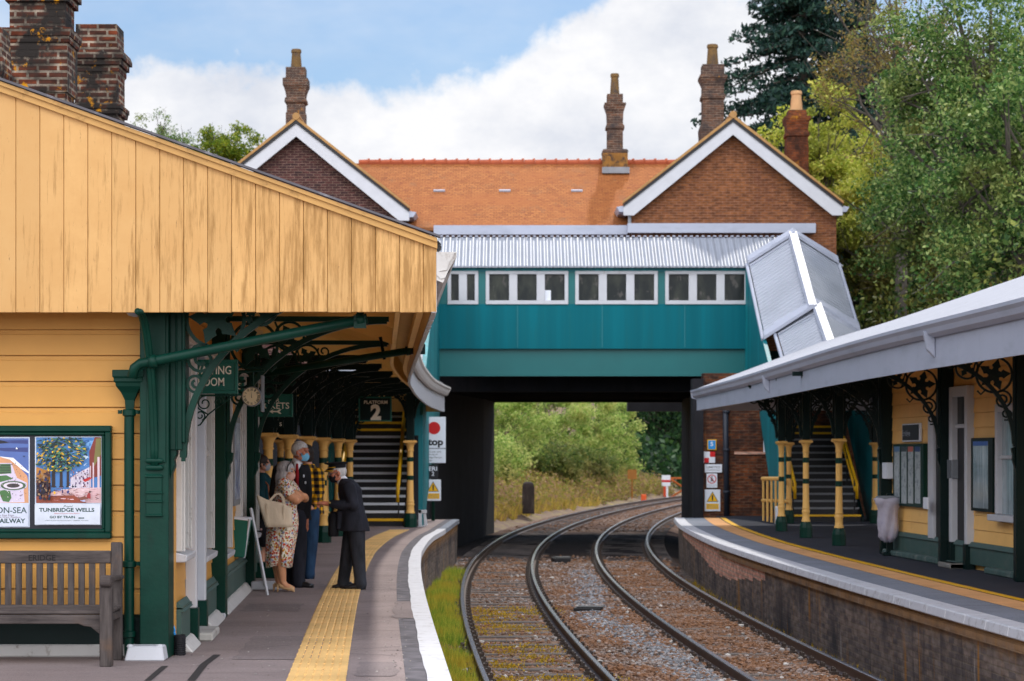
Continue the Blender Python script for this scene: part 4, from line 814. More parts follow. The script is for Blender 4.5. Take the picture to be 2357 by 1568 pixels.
P.area((206,196,210), [(162,1100),(190,1083),(206,1075),(206,1130),(162,1128)]); P.area((122,48,40), [(205,1040),(218,1006),(232.5,1007),(232.5,1095),(206,1102)]); P.area((120,112,60), [(221,1010),(232.5,1008),(232.5,1045),(214,1078)])
P.area((214,178,180), [(160,1125),(232.5,1122),(232.5,1158),(100,1158),(118,1134)]); P.area((150,74,52), [(83,1143),(170,1140),(200,1158),(83,1158)])
for i in range(7): P.area((236,214,216), [(140+i*9,1127+i*2.2),(205,1126+i*3.6),(205,1127.3+i*3.6),(140+i*9,1128+i*2.2)])
for x in (173, 182, 191, 200): P.rect((92,70,110), x, 1098, x+3, 1104); P.rect((92,70,110), x, 1110, x+3, 1115)
for x, w_ in ((224,5),(213,3),(207,2)): P.rect((214,190,198), x, 1052+ (224-x)*1.2, x+w_, 1126)
P.area((190,38,40), [(190,1105),(206,1098),(212,1101),(196,1110)])
for x, w_ in ((119,9),(137,8),(153,7)): P.area((46,34,34), [(x+1,1040),(x+w_-2,1040),(x+w_-1,1118),(x+w_+2,1122),(x-2,1122),(x,1118)])
for i in range(620):
    a = random.uniform(0, 6.28); r_ = random.random()**.55; x = 136+66*r_*math.cos(a); y = 1040+46*r_*math.sin(a)
    if y < 1008.5 or y > 1086 or x < 86 or x > 205: continue
    P.dab(random.choice([(34,74,56),(20,50,44),(52,104,80),(228,180,30),(196,156,40),(90,120,70),(16,36,36),(24,44,40),(70,130,110),(30,60,70)]), x, y, random.uniform(2,6), random.uniform(1,2.4), random.uniform(-.7,.5)+.4*math.cos(a), 6)
for i in range(90): P.dab(random.choice([(30,44,90),(70,40,40),(120,80,50),(20,20,40),(46,30,36),(150,120,90)]), random.uniform(86,118), random.uniform(1086,1150), random.uniform(1.5,4), random.uniform(1.5,5))
for i in range(70): P.dab(random.choice([(150,84,80),(196,150,160),(90,50,60),(226,196,204),(120,70,60)]), random.uniform(120,230), random.uniform(1122,1156), random.uniform(2,7), random.uniform(.5,1.2), random.uniform(-.3,.3))
for i in range(60): P.dab(random.choice([(120,100,130),(230,216,226),(90,60,80),(160,90,70)]), random.uniform(162,206), random.uniform(1080,1124), random.uniform(.8,2.2), random.uniform(.8,3))
for x, y, c in ((128,1134,(226,170,40)),(146,1131,(70,50,90)),(159,1132,(34,52,120)),(170,1120,(30,40,60)),(176,1120,(30,50,70))): P.dab(c, x, y, 2.6, 5.5 if y > 1125 else 3); P.dab((60,40,40), x, y-6 if y > 1125 else y-4, 1.2, 1.3)
P.dab((150,50,50), 207, 1142, 6, 8); P.dab((60,34,34), 209, 1132, 3, 3); P.dab((170,180,216), 193, 1150, 7, 6); P.area((120,72,60), [(180,1146),(198,1142),(206,1148),(190,1152)])
P.rect((200,206,218), 82.5, 1160, 232.5, 1207)
po = P.done('poster', nb, 'poster of a tree lined parade with shops, sold as Royal Tunbridge Wells')
yT = P.y-.0006
def lab(s_, x, y, h, wpx, m, par, bold=0, sp=1.0, align='CENTER', shear=0): 
    return text(s_, h*NZ/F, (px(x), yT, pz(y)), width=None if wpx is None else wpx*NZ/F, bold=bold, ext=0, align=align, spacing=sp, shear=shear).build('lettering', m, par)
lab('TUNBRIDGE WELLS', 156, 1173.5, 8.2, 127, M['inkgreen'], po, .03); lab('Royal', 158, 1165, 4.5, 22, M['inkgreen'], po, 0, 1, 'CENTER', .4); lab("Britain's Sunniest Inland Resort", 156, 1181.5, 3, 58, ink((190,60,70)), po, 0, 1, 'CENTER', .3); lab('GO BY TRAIN', 146, 1190, 5.2, 58, M['inkgreen'], po, .03); lab('LITERATURE FROM INFORMATION BUREAU, TUNBRIDGE WELLS KENT', 156, 1198, 1.8, 100, M['inkgreen'], po)
mb = MB(); flat(mb, [(183,1191),(196,1191),(196,1193.5),(183,1193.5)], yT); mb.build('line_emblem', M['inkgreen'], po)
P = Print(NZ+.008)          # left poster: seaside gardens
P.rect((196,206,224), -70, 1006, 68, 1214); P.rect((80,104,166), -67, 1009, 65.5, 1158)
for y, h in ((1015,4),(1032,9),(1019,3)): P.area((54,64,120), [(-30,y),(64,y-2),(64,y+h),(10,y+h-2)])
P.area((26,24,40), [(-20,1012),(6,1014),(22,1020),(-10,1022)]); P.area((232,232,240), [(0,1051),(30,1054),(48,1070),(65.5,1086),(65.5,1090),(40,1075),(20,1060),(0,1056)])
P.area((206,150,110), [(-67,1060),(0,1052),(22,1058),(44,1076),(62,1095),(64,1106),(65.5,1158),(-67,1158)]); P.area((208,196,216), [(-20,1066),(26,1066),(38,1100),(62,1112),(54,1128),(56,1156),(-20,1158)])
P.area((76,110,70), [(-2,1068),(24,1068),(26,1090),(-4,1092)]); 
for i in range(5): P.rect((40,60,50), 0, 1071+i*4, 23, 1072.6+i*4)
P.area((72,112,66), [(-10,1096),(14,1094),(30,1102),(8,1108),(-10,1112)]); P.area((72,112,66), [(-4,1130),(22,1126),(26,1146),(20,1156),(6,1154)])
for rx, ry, c in ((32,13,(196,188,206)),(29,10.5,(72,96,66)),(23,8,(214,204,216)),(15,5,(70,60,60))): P.area(c, [(30+rx*math.cos(k*PI/12), 1118+ry*math.sin(k*PI/12)) for k in range(24)])
P.dab((56,52,56), 31, 1118, 5, 6)
for i in range(110): P.dab(random.choice([(40,40,60),(120,50,50),(60,60,70),(230,220,220)]), random.uniform(-5,60), random.uniform(1066,1155), random.uniform(.5,1.4), random.uniform(.6,1.6), 0, 5)
P.area((244,244,248), [(38,1029),(41,1034),(36,1034)]); P.dab((30,30,50), 55, 1050, 3, 1.2)
P.rect((200,206,222), -67, 1160, 65.5, 1212); po = P.done('poster', nb, 'poster of a seaside promenade with gardens and beach, lettered ON-SEA and RAILWAY'); yT = P.y-.0006
lab('BEXHILL-ON-SEA', 61.5, 1174.5, 13.5, 150, M['inkgreen'], po, .01, 1, 'RIGHT'); lab('RAILWAY', 57.5, 1199, 9.8, 68, M['inkgreen'], po, .03, 1, 'RIGHT'); lab('water free from', 32.5, 1186, 4, 46, ink((90,40,70)), po, 0, 1, 'RIGHT'); lab('De-La-Warr Pavilion', 47.5, 1190.5, 3.8, 62, ink((90,40,70)), po, 0, 1, 'RIGHT')
random.setstate(rs)
# ---- bench
bn = thing('bench', 'weathered grey wooden slatted bench carved ERIDGE against the end wall', 'bench', (-3.9, 16.9, 0))
BZ = 17.15
def bx(x, Z=BZ): return (x-CX)*Z/F
def bz(y, Z=BZ): return CH+(HY-y)*Z/F
xl, xr = -5.15, bx(254)
m = MB(); m.box(xl, xr, BZ, BZ+.04, bz(1297), bz(1268)); tp = m.build('top_rail', M['wood'], bn, bevel=.006)
text('ERIDGE', 12.5*BZ/F, (bx(96.5), BZ-.001, bz(1284)), width=62*BZ/F, bold=.018, ext=0).build('carved_lettering', paint('carved_wood', (.012,.010,.010,1), .9, .2, 4, None), tp)
for k in range(26):
    x = 228-k*24.15; xx = bx(x)
    if xx < xl: break
    m = MB(); m.box(xx, xx+.050, BZ+.006, BZ+.026, bz(1402), bz(1296)); m.build('slat', M['woodv'], bn, bevel=.004)
m = MB(); m.box(xl, xr, BZ-.005, BZ+.04, bz(1412), bz(1398)); m.build('back_rail', M['wood'], bn, bevel=.005)
m = MB()
for k in range(5): m.box(xl, bx(262, 16.8), 16.70+k*.092, 16.70+k*.092+.08, .398+.004*k, .425+.004*k)
m.build('seat', M['wood'], bn, bevel=.006)
m = MB(); z1, z0 = bz(1412, 16.72), bz(1436, 16.72); a = bx(232, 16.72); c0 = bx(182, 16.72)
m.prism([(xl, 16.70, z1-.01), (a, 16.70, z1-.01), (a, 16.70, bz(1460,16.72)), (a-.02, 16.70, bz(1456,16.72)), (bx(218,16.72), 16.70, bz(1450,16.72)), (bx(210,16.72), 16.70, bz(1443,16.72)), (c0+.04, 16.70, bz(1441,16.72)), (c0, 16.70, z0), (xl, 16.70, z0)], (0,.03,0)); m.build('apron', M['wood'], bn, bevel=.005)
for s_, xa in ((0, bx(232, 16.68)), (1, -5.2)):
    w_ = .095 if s_ == 0 else .09
    m = MB(); m.box(xa, xa+w_, 16.62, 16.70, 0, .615); m.build('leg', M['woodv'], bn, bevel=.007)
    m = MB(); x2 = bx(254) if s_ == 0 else -5.2; m.prism([(x2, BZ-.005, .0), (x2, BZ+.075, .0), (x2, BZ+.055, .45), (x2, BZ+.075, .92), (x2, BZ+.02, .935), (x2, BZ-.02, .45)], (.088,0,0)); m.build('leg', M['woodv'], bn, bevel=.007)
    m = MB(); m.prism([(xa+.01, 16.57, .635), (xa+.01, 16.565, .68), (xa+.01, 16.60, .705), (xa+.01, 16.66, .69), (xa+.01, 17.16, .675), (xa+.01, 17.16, .640), (xa+.01, 16.70, .645), (xa+.01, 16.64, .612), (xa+.01, 16.59, .612)], (.085,0,0)); m.build('armrest', M['wood'], bn, bevel=.01)
    m = MB(); m.box(xa+.03, xa+.07, 16.70, 17.15, .34, .395); m.build('side_rail', M['wood'], bn, bevel=.004)
# ---- ribbed pot and blue cloth
X, Z, z = gx(413, 1508); pr = []
for k in range(9): pr += [(.048, .004+k*.017), (.054, .009+k*.017), (.054, .014+k*.017), (.048, .019+k*.017)]
m = MB(); m.lathe((0,0,0), [(.045,0)]+pr+[(.050,.165),(.044,.165),(.042,.145)], 18); rp = thing('ribbed_pot', 'small black ribbed pot with brown soil beside the nearest green post', 'plant pot', (X, Z, 0))
m.xform(Matrix.Translation((X, Z, 0))); m.build('pot', M['black'], rp, smooth=False); m = MB(); m.lathe((X, Z, .14), [(.042,0),(.030,.012)], 14); m.build('soil', M['soil'], rp)
m = MB()
for k in range(7): m.tube([(X-.07+.01*math.sin(k), Z+.02, .10+k*.012), (X-.045+.012*math.cos(k*2), Z-.01, .14+k*.010), (X-.05, Z+.01, .19+.008*k)], .008, 6)
tag(m.build('blue_twine', M['blue'], smooth=True), 'tangle of bright blue twine behind the black ribbed pot', 'twine')
# ---- hanging signs
M['signgreen'] = paint('enamel_sign_green', srgb(8,92,78), .4, .08, 4, None, bump=.05)
def hsign(name, lab_, x0, x1, y0, y1, Z, lines, frame=True, group=None, mat=None, support=None):
    a, b = pt(x0, y1, Z), pt(x1, y0, Z); s = thing(name, lab_, 'sign', ((a[0]+b[0])/2, Z, a[2]), group)
    m = MB(); m.box(a[0], b[0], Z, Z+.025, a[2], b[2]); m.build('panel', mat or M['signgreen'], s)
    if frame:
        fr = MB(); t = .022
        for q in ((a[0]-.005, b[0]+.005, b[2]-t, b[2]+.005), (a[0]-.005, b[0]+.005, a[2]-.005, a[2]+t), (a[0]-.005, a[0]+t, a[2]+t, b[2]-t), (b[0]-t, b[0]+.005, a[2]+t, b[2]-t)): fr.box(q[0], q[1], Z-.014, Z+.037, q[2], q[3])
        fr.build('frame', M['signgreen'], s, bevel=.004)
    for body, cx, cy, h, wd, bold in lines:
        text(body, h*Z/F, pt(cx, cy, Z-.0015), width=wd*Z/F if wd else None, bold=bold, ext=0).build('lettering', M['lettering'], s)
    if support: support(s, a, b, Z)
    return s
def scrolls(s, a, b, Z):
    m = MB(); O = (WX(Z)+.02, Z+.01, a[2]-.02)
    m.ribbon(O, (1,0,0), (0,0,1), (0,-1,0), [(0,0),(b[0]-O[0],0)], .018, .02); R = lambda p: m.ribbon(O, (1,0,0), (0,0,1), (0,-1,0), p, .012, .014)
    R(spiral(.10,-.07,.065,.02,1.5,1.3)); R(spiral(.22,-.055,.045,.015,1.5,-1.3)); R(spiral(.06,-.18,.045,.015,-1.2,1.3)); R([(.0,-.28),(.06,-.26),(.13,-.17),(.22,-.10),(.34,-.012)]); R([(.0,-.06),(.05,-.12),(.13,-.17)])
    m.build('scroll_bracket', M['green'], s)
hsign('hanging_sign', 'green WAITING ROOM sign on a scroll bracket behind the nearest post', 420, 546, 829, 905, 19.2, [('WAITING', 487, 852, 18.5, 92, .012), ('ROOM', 486, 879, 18.5, 60, .012)], True, None, None, scrolls)
hsign('hanging_sign', 'green sign mostly hidden behind the WAITING ROOM sign, only a final S showing', 470, 560.5, 868, 910, 22.4, [('TOILETS', 520, 889, 14, 72, .01)], True)
hsign('hanging_sign', 'green FOR TICKETS sign with a white arrow pointing left beyond the clock', 592, 673, 908, 959, 27.2, [('FOR', 630, 921, 8, 25, .01), ('TICKETS', 628, 934, 14, 76, .012)], True)
def arrow(s, cx, cy, L_, h, Z, m_):
    m = MB(); k = Z/F; c = Vector(pt(cx, cy, Z-.002)); q = lambda x, z: (c.x+x*k, c.y, c.z+z*k)
    m.add([q(-L_/2,0), q(-L_/2+9,-h), q(-L_/2+7,-h*.3), q(L_/2-8,-h*.3), q(L_/2-3,-h), q(L_/2+2,-h), q(L_/2-3,0), q(L_/2+2,h), q(L_/2-3,h), q(L_/2-8,h*.3), q(-L_/2+7,h*.3), q(-L_/2+9,h)], [tuple(range(12))]); return m.build('arrow', m_, s)
arrow(bpy.data.objects['hanging_sign.002'], 633, 947.5, 26, 5, 27.2, M['lettering'])
hsign('hanging_sign', 'PLATFORM 2 sign, dark green with white numeral hanging in front of the stairs', 826, 901, 914, 970, 41.6, [('PLATFORM', 865, 926, 7.6, 54, .015), ('2', 865, 949, 32, 24, .05)], True, None, M['greendark'])
hsign('hanging_sign', 'small dark hanging sign below the tickets sign, ending in an S', 616, 652, 968, 985, 30.0, [('S', 646, 976.5, 8, 5, .01)], False, None, M['greendark'])
# ---- double faced clock
ckZ = 21.25; c = pt(580, 913, ckZ); r_ = 20.5*ckZ/F
ck = thing('station_clock', 'round white double faced clock with black Roman numerals hung under the canopy', 'clock', (c[0], ckZ, c[2]-r_))
m = MB(); n = 36; prof = [(.0,.03),(1.0,.03),(1.12,.02),(1.14,0),(1.12,-.035),(1.03,-.045),(1.0,-.038)]
vs = [(c[0]+r_*pr*math.cos(2*PI*k/n), ckZ+dy, c[2]+r_*pr*math.sin(2*PI*k/n)) for pr, dy in prof[1:] for k in range(n)]
m.add(vs, [(i*n+k, (i+1)*n+k, (i+1)*n+(k+1) % n, i*n+(k+1) % n) for i in range(5) for k in range(n)]+[tuple(range(n))]); m.build('case', M['steel'], ck, smooth=False, auto=40)
m = MB(); m.add([(c[0]+r_*math.cos(2*PI*k/n), ckZ-.030, c[2]+r_*math.sin(2*PI*k/n)) for k in range(n)], [tuple(range(n))[::-1]]); dl = m.build('dial', paint('ivory_dial', srgb(236,216,176), .4, .06, 6, None), ck)
ms = []
for k, t_ in enumerate(['XII','I','II','III','IIII','V','VI','VII','VIII','IX','X','XI']):
    a = PI/2-2*PI*k/12; u_ = Vector((math.sin(a), 0, -math.cos(a))); w_ = Vector((math.cos(a), 0, math.sin(a)))
    ms.append(text(t_, r_*.26, Vector((c[0], ckZ-.032, c[2]))+w_*r_*.78, u_, w_, width=r_*.07*(len(t_)+1), bold=.02, ext=0))
cat(*ms).build('numeral_ring', M['ink'], dl)
m = MB(); o_ = Vector((c[0], ckZ-.034, c[2])); 
for a, l, wd in ((math.radians(95), .74, .05), (math.radians(93), .5, .075)):
    u_ = Vector((math.cos(a), 0, math.sin(a))); q = Vector((-math.sin(a), 0, math.cos(a))); o_ = o_+Vector((0,-.001,0)); m.add([o_-u_*r_*.15+q*r_*wd*.5, o_-u_*r_*.15-q*r_*wd*.5, o_+u_*r_*l], [(0,1,2)])
m.build('hands', M['ink'], dl)
m = MB(); m.tube([(c[0]+.01, ckZ, c[2]+r_), (c[0]+.012, ckZ, c[2]+r_+.16)], .012, 8); m.tube([(c[0]-.25, ckZ, c[2]+r_+.15), (c[0]+.12, ckZ, c[2]+r_+.17)], .015, 8); m.build('hanger', M['green'], ck)
m = MB(); q = pt(602, 905, 21.3); m.box(q[0]-.009, q[0]+.012, 21.3, 21.45, pt(0, 948, 21.3)[2], pt(0, 864, 21.3)[2]); tag(m.build('sign_edge', M['steel'], bevel=.004), 'thin pale metal sign plate seen edge on, right of the clock', 'sign')
# ---- litter bin on the post, folded easel, planter, framed poster
a = 24.9; lb = thing('litter_bin', 'dark green tapered litter bin with white liner fixed beside the third post', 'bin', pt(550, 1285, a))
m = MB(); T = [pt(526, 1193, a), pt(574, 1195, a)]; B = [pt(526, 1281, a), pt(562, 1284, a)]
m.hexa([B[0], B[1], (B[1][0], a+.2, B[1][2]), (B[0][0], a+.2, B[0][2]), T[0], T[1], (T[1][0]+.0, a+.3, T[1][2]), (T[0][0], a+.3, T[0][2])]); m.build('body', M['signgreen'], lb, bevel=.008)
m = MB(); m.hexa([(T[0][0]+.03, a-.006, T[0][2]-.015), (T[1][0]+.006, a-.006, T[1][2]-.03), (T[1][0]+.006, a+.3, T[1][2]-.02), (T[0][0]+.03, a+.3, T[0][2]-.015), (T[0][0]+.04, a+.0, T[0][2]+.018), (T[1][0], a+.0, T[1][2]+.012), (T[1][0], a+.29, T[1][2]+.014), (T[0][0]+.04, a+.29, T[0][2]+.018)]); m.build('liner', M['signwhite'], lb, bevel=.012)
ea = thing('folding_easel', 'white folded easel frame leaning open beside the litter bin', 'easel', pt(605, 1368, 25.3))
for p0, p1 in (((577,1170,25.2),(616,1370,25.0)), ((579,1172,25.35),(610,1350,26.0)), ((574,1195,24.9),(561,1284,24.95))):
    m = MB(); A, B = Vector(pt(*p0)), Vector(pt(*p1)); m.tube([A, B], .017, 4); m.build('leg', M['white'], ea)
m = MB(); m.tube([pt(590,1240,25.1), pt(592,1260,25.7)], .010, 6); m.build('stay', M['signgrey'], ea)
X, Z, z = gx(622, 1330); m = MB(); m.box(X-.22, X+.13, Z-.1, Z+.25, 0, .17); m.box(X-.24, X+.15, Z-.12, Z+.27, .17, .2); tag(m.build('planter', M['green'], bevel=.01), 'low dark green planter on the platform behind the woman in the dress', 'planter')
fp = thing('framed_poster', 'narrow grey framed poster on the cream wall between two windows, seen edge on', 'poster', wp(24.5, .05, 1.2))
m = MB(); wbox(m, 24.05, 24.95, 0, .06, 1.05, 2.05); m.build('frame', M['steel'], fp, bevel=.01); m = MB(); wbox(m, 24.12, 24.88, .06, .064, 1.12, 1.98); m.build('print', paint('poster_print', srgb(190,200,216), .3, .5, 6, srgb(60,80,130), (4,14,4), .5, .55, 0), fp)
M['nosegrey'] = paint('worn_grey_nosing', srgb(128,130,136), .6, .15, 6, None)
# ---- left covered staircase (14 visible risers, landing, second flight)
def stair(name, lab_, X0, X1, Z0, run, rise, n1, n2, rail_x=(), tint=M['greendark'], noz=.055, nmat='signwhite'):
    s = thing(name, lab_, 'staircase', ((X0+X1)/2, Z0, 0)); Z = Z0; z = 0
    fl = [[MB() for _ in range(4)] for _ in range(2)]
    for k in range(n1+n2):
        if k == n1: Z += 1.0
        y = k in (0, n1-1, n1-2)
        tr_, ri, no, ye = fl[0 if k < n1 else 1]
        if k == 0: ye = MB()
        ri.box(X0, X1, Z+.02, Z+.035, z, z+rise-.03); tr_.box(X0, X1, Z, Z+run+.03+(1.0 if k == n1-1 else 0), z+rise-.03, z+rise-.001)
        (ye if y else no).box(X0+.02, X1-.02, Z-.012, Z+.055, z+rise-noz, z+rise+.003); Z += run; z += rise
        if k == 0: ye.build('nosing', M['yellow'], s)['label'] = 'yellow edged bottom step'
    for tr_, ri, no, ye in fl:
        tr_.build('treads', M['asphaltdark'], s); ri.build('risers', M['black'], s); no.build('nosings', M[nmat], s)
        if ye.v: ye.build('nosings', M['yellow'], s)['label'] = 'yellow edged upper steps'
    st = MB(); slope = rise/run; 
    for x in (X0-.05, X1): st.prism([(x, Z0-.05, 0), (x, Z0-.05, .12), (x, Z0+run*n1, rise*n1+.12), (x, Z0+run*n1+1, rise*n1+.12), (x, Z, z+.12), (x, Z, z-.3), (x, Z0+run*n1+1, rise*n1-.3), (x, Z0+run*n1, rise*n1-.3), (x, Z0+.5, 0)], (.05,0,0))
    st.build('stringers', tint, s)
    for x in rail_x:
        h = MB(); P_ = [(x, Z0-.25, .55), (x, Z0-.28, .92), (x, Z0-.05, 1.02), (x, Z0+run*n1, rise*n1+1.0), (x, Z0+run*n1+.9, rise*n1+1.0), (x, Z, z+1)]
        h.tube(P_, .035, 8); h.tube([(p[0], p[1], p[2]-.28) for p in P_[2:]], .03, 8); h.build('handrail', M['yellow'], s, smooth=True)
        h = MB()
        for k in range(0, n1+n2, 4): zz = Z0+run*k+(1 if k >= n1 else 0); h.tube([(x, zz+.1, rise*k), (x, zz+.1, rise*k+1.04)], .02, 6)
        h.build('balusters', M['black'], s)
    return s, Z, z
ls, Zt, zt = stair('staircase', 'dark staircase with pale nosings up to the footbridge behind the PLATFORM 2 sign', -4.0, -2.42, 48.9, .285, .172, 14, 11, (-3.86, -2.56))
m = MB(); m.prism([(-2.12, 49.2, 0), (-2.12, 49.2, 2.5), (-2.12, 50.2, 3.3), (-2.12, 53, 4.5), (-2.12, 56.6, 5.9), (-2.12, 60.6, 6.9), (-2.12, 60.6, 1.95), (-2.12, 56.6, 1.95), (-2.12, 56.6, 1.7), (-2.12, 51.6, .5), (-2.12, 50.2, 0)], (.10,0,0)); m.build('side_panel', M['teal'], ls)
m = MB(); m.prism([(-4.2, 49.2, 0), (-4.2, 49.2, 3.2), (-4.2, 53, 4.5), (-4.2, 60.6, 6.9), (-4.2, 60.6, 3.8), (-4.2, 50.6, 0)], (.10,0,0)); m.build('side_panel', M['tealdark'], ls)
m = MB(); m.prism([(-4.5, 51.4, 3.5), (-2.1, 51.4, 3.5), (-2.1, 60.6, 6.95), (-4.5, 60.6, 6.95)], (0,0,.08)); m.build('roof', M['deckroofy'], ls)
m = MB(); m.box(-2.20, -2.08, 49.0, 49.1, 2.05, 2.85); m.box(-2.42, -2.08, 49.02, 49.1, 2.85, 2.95); m.build('panel_end', M['teal'], ls)
m = MB(); m.tube([(-2.16, 51, 3.55), (-2.16, 60.4, 6.85)], .05, 8); m.build('gutter', M['white'], ls)
# ---- stop sign post
SZ = 53.0; sp_ = thing('signpost', 'green signpost with a white Stop board, ERI 2 plate and yellow triangle warning', 'signpost', (pt(997, 1192, SZ)[0], SZ, 0))
m = MB(); m.tube([(pt(997,0,SZ)[0], SZ, 0), (pt(997,0,SZ)[0], SZ, CH+(HY-962)*SZ/F)], .045, 10); m.build('pole', M['green'], sp_, smooth=True)
def plate(x0, x1, y0, y1, Z, mat, par, name='plate', th=.012):
    a, b = pt(x0, y1, Z), pt(x1, y0, Z); m = MB(); m.box(a[0], b[0], Z-th, Z, a[2], b[2]); return m.build(name, mat, par, bevel=.006)
def disc(cx, cy, r_, Z, mat, par, name, n=28): 
    c = pt(cx, cy, Z); q = r_*Z/F; m = MB(); m.add([(c[0]+q*math.cos(2*PI*k/n), Z, c[2]+q*math.sin(2*PI*k/n)) for k in range(n)], [tuple(range(n))[::-1]]); return m.build(name, mat, par)
def tri(pts, Z, mat, par, name): m = MB(); m.add([pt(x, y, Z) for x, y in pts], [tuple(range(len(pts)))]); return m.build(name, mat, par)
pb = plate(968, 1026, 960, 1066, SZ-.06, M['signwhite'], sp_, 'stop_board')
disc(999, 985.5, 14.5, SZ-.075, M['red'], pb, 'red_disc'); text('Stop', 15*SZ/F, pt(997, 1017, SZ-.076), width=46*SZ/F, bold=.04, ext=0).build('lettering', M['ink'], pb)
m = MB(); a, b = pt(968, 1033.5, SZ-.076), pt(1026, 1031.5, SZ-.076); m.box(a[0], b[0], SZ-.0775, SZ-.074, a[2], b[2]); m.build('rule', M['steel'], pb)
cat(*[text(t_, 3.6*SZ/F, pt(971, y, SZ-.076), width=w_*SZ/F, ext=0, align='LEFT', bold=.015) for t_, y, w_ in (('Proceed only with', 1040, 44), ('the authority of', 1046, 36), ('the bridge Person', 1053, 46), ('in charge', 1059.5, 23))]).build('lettering', M['steel'], pb)
pe = plate(985, 1009, 1070, 1102, SZ-.06, M['black'], sp_, 'platform_plate'); text('ERI', 9*SZ/F, pt(996.5, 1079, SZ-.074), width=19*SZ/F, bold=.02, ext=0).build('lettering', M['signwhite'], pe); text('2', 9*SZ/F, pt(996.5, 1090.5, SZ-.074), width=6*SZ/F, bold=.02, ext=0).build('lettering', M['signwhite'], pe)
def warnsign(x0, x1, y0, y1, Z, par, name='warning_board'):
    pw = plate(x0, x1, y0, y1, Z, M['signwhite'], par, name); w_, h_ = x1-x0, y1-y0; q = lambda u, v: (x0+u*w_, y0+v*h_)
    tri([q(.12,.57), q(.88,.57), q(.5,.09)], Z-.0145, M['ink'], pw, 'triangle_border'); tri([q(.18,.545), q(.82,.545), q(.5,.14)], Z-.016, M['yellow'], pw, 'triangle'); tri([q(.46,.50), q(.54,.50), q(.55,.25), q(.45,.25)], Z-.0175, M['ink'], pw, 'figure')
    tri([q(.1,.91), q(.9,.91), q(.9,.65), q(.1,.65)], Z-.0145, M['yellow'], pw, 'caption_panel')
    cat(*[text(t_, h_*.055*Z/F, pt(x0+w_/2, y0+h_*v, Z-.016), width=w_*.66*Z/F, ext=0) for t_, v in (('Passengers must not', .72), ('pass this point or', .785), ('cross the line', .85))]).build('lettering', M['steel'], pw); return pw
warnsign(979, 1015, 1104, 1153, SZ-.06, sp_)
for o_ in (pb,): pass
m = MB(); a = gx(968, 1213); m.box(a[0]-.06, a[0]+.10, a[1]-.1, a[1]+.1, 0, .03); m.box(a[0]-.05, a[0]+.03, a[1]-.05, a[1]+.05, .03, .38); m.box(a[0]-.05, a[0]+.14, a[1]-.05, a[1]+.05, .30, .38); m.prism([(a[0]+.08, a[1]-.04, .03), (a[0]+.16, a[1]-.04, .03), (a[0]+.12, a[1]-.04, .30), (a[0]+.06, a[1]-.04, .30)], (0,.08,0)); tag(m.build('pipe_outlet', M['white'], bevel=.01), 'small white bent fitting on the platform at the right foot of the left stairs', 'fitting')
# ================================================================== FOOTBRIDGE, ROAD BRIDGE, STATION HOUSE
FZ = 60.5
def fx(x, Z=FZ): return (x-CX)*Z/F
def fz(y, Z=FZ): return CH+(HY-y)*Z/F
def tealpanel():
    t = NT('weathered_teal_panel'); c0 = srgb(0,98,110); x, y, z = t.sep()
    b = t.mix(t.ramp(t.noise(1.0, 6, .6, t.mapping((1.7,1.7,.04))), .4, .62), shade(c0, .88), shade(c0, 1.12)); b = t.mix(t.math('MULTIPLY', t.ramp(t.noise(1.0, 8, .7, t.mapping((7,7,.5))), .52, .7), .4), b, srgb(30,92,92))
    b = t.mix(t.math('MULTIPLY', t.ramp(t.noise(9, 6, .75), .66, .72), .5), b, srgb(120,110,92)); t.bump(t.noise(1.0, 3, .5, t.mapping((1.2,1.2,.5))), .3, .03); return t.fin(b, .6, 0, .12)
M['tealpanel'] = tealpanel()
fb = thing('footbridge', 'enclosed teal footbridge with white framed windows and ribbed white roof over the tracks', 'footbridge', (2, FZ, 3.8))
xa, xb = fx(1003), fx(1724)
m = MB(); m.box(xa, xb, FZ, FZ+.12, fz(803), fz(700)); m.build('parapet_panel', M['tealpanel'], fb)
m = MB()
for x in (1190, 1385, 1575): m.box(fx(x), fx(x)+.03, FZ-.012, FZ, fz(801), fz(702))
m.build('cover_strips', M['teal'], fb)
m = MB(); m.box(xa, xb, FZ+.14, FZ+.26, fz(864), fz(803)); m.box(xa, xb, FZ+.02, FZ+.3, fz(866), fz(862.5)); m.box(xa, xb, FZ+.02, FZ+.14, fz(803), fz(801)); m.build('girder', M['tealdark'], fb)
m = MB(); m.box(xa, xb+2.3, FZ+.2, FZ+2.4, 4.35, 4.5); m.box(xa, xb, FZ+2.3, FZ+2.4, 3.9, 5.8); m.build('deck', M['tealdark'], fb)
m = MB(); m.box(xa, xb, FZ-.03, FZ+.16, fz(626), fz(612)); m.build('eaves_beam', M['teal'], fb)
for x0, x1 in ((995,1030),(1101,1118),(1308,1324),(1514,1531),(1722,1730)): m = MB(); m.box(fx(x0), fx(x1), FZ, FZ+.12, fz(700), fz(626)); m.build('post', M['tealdark'], fb)
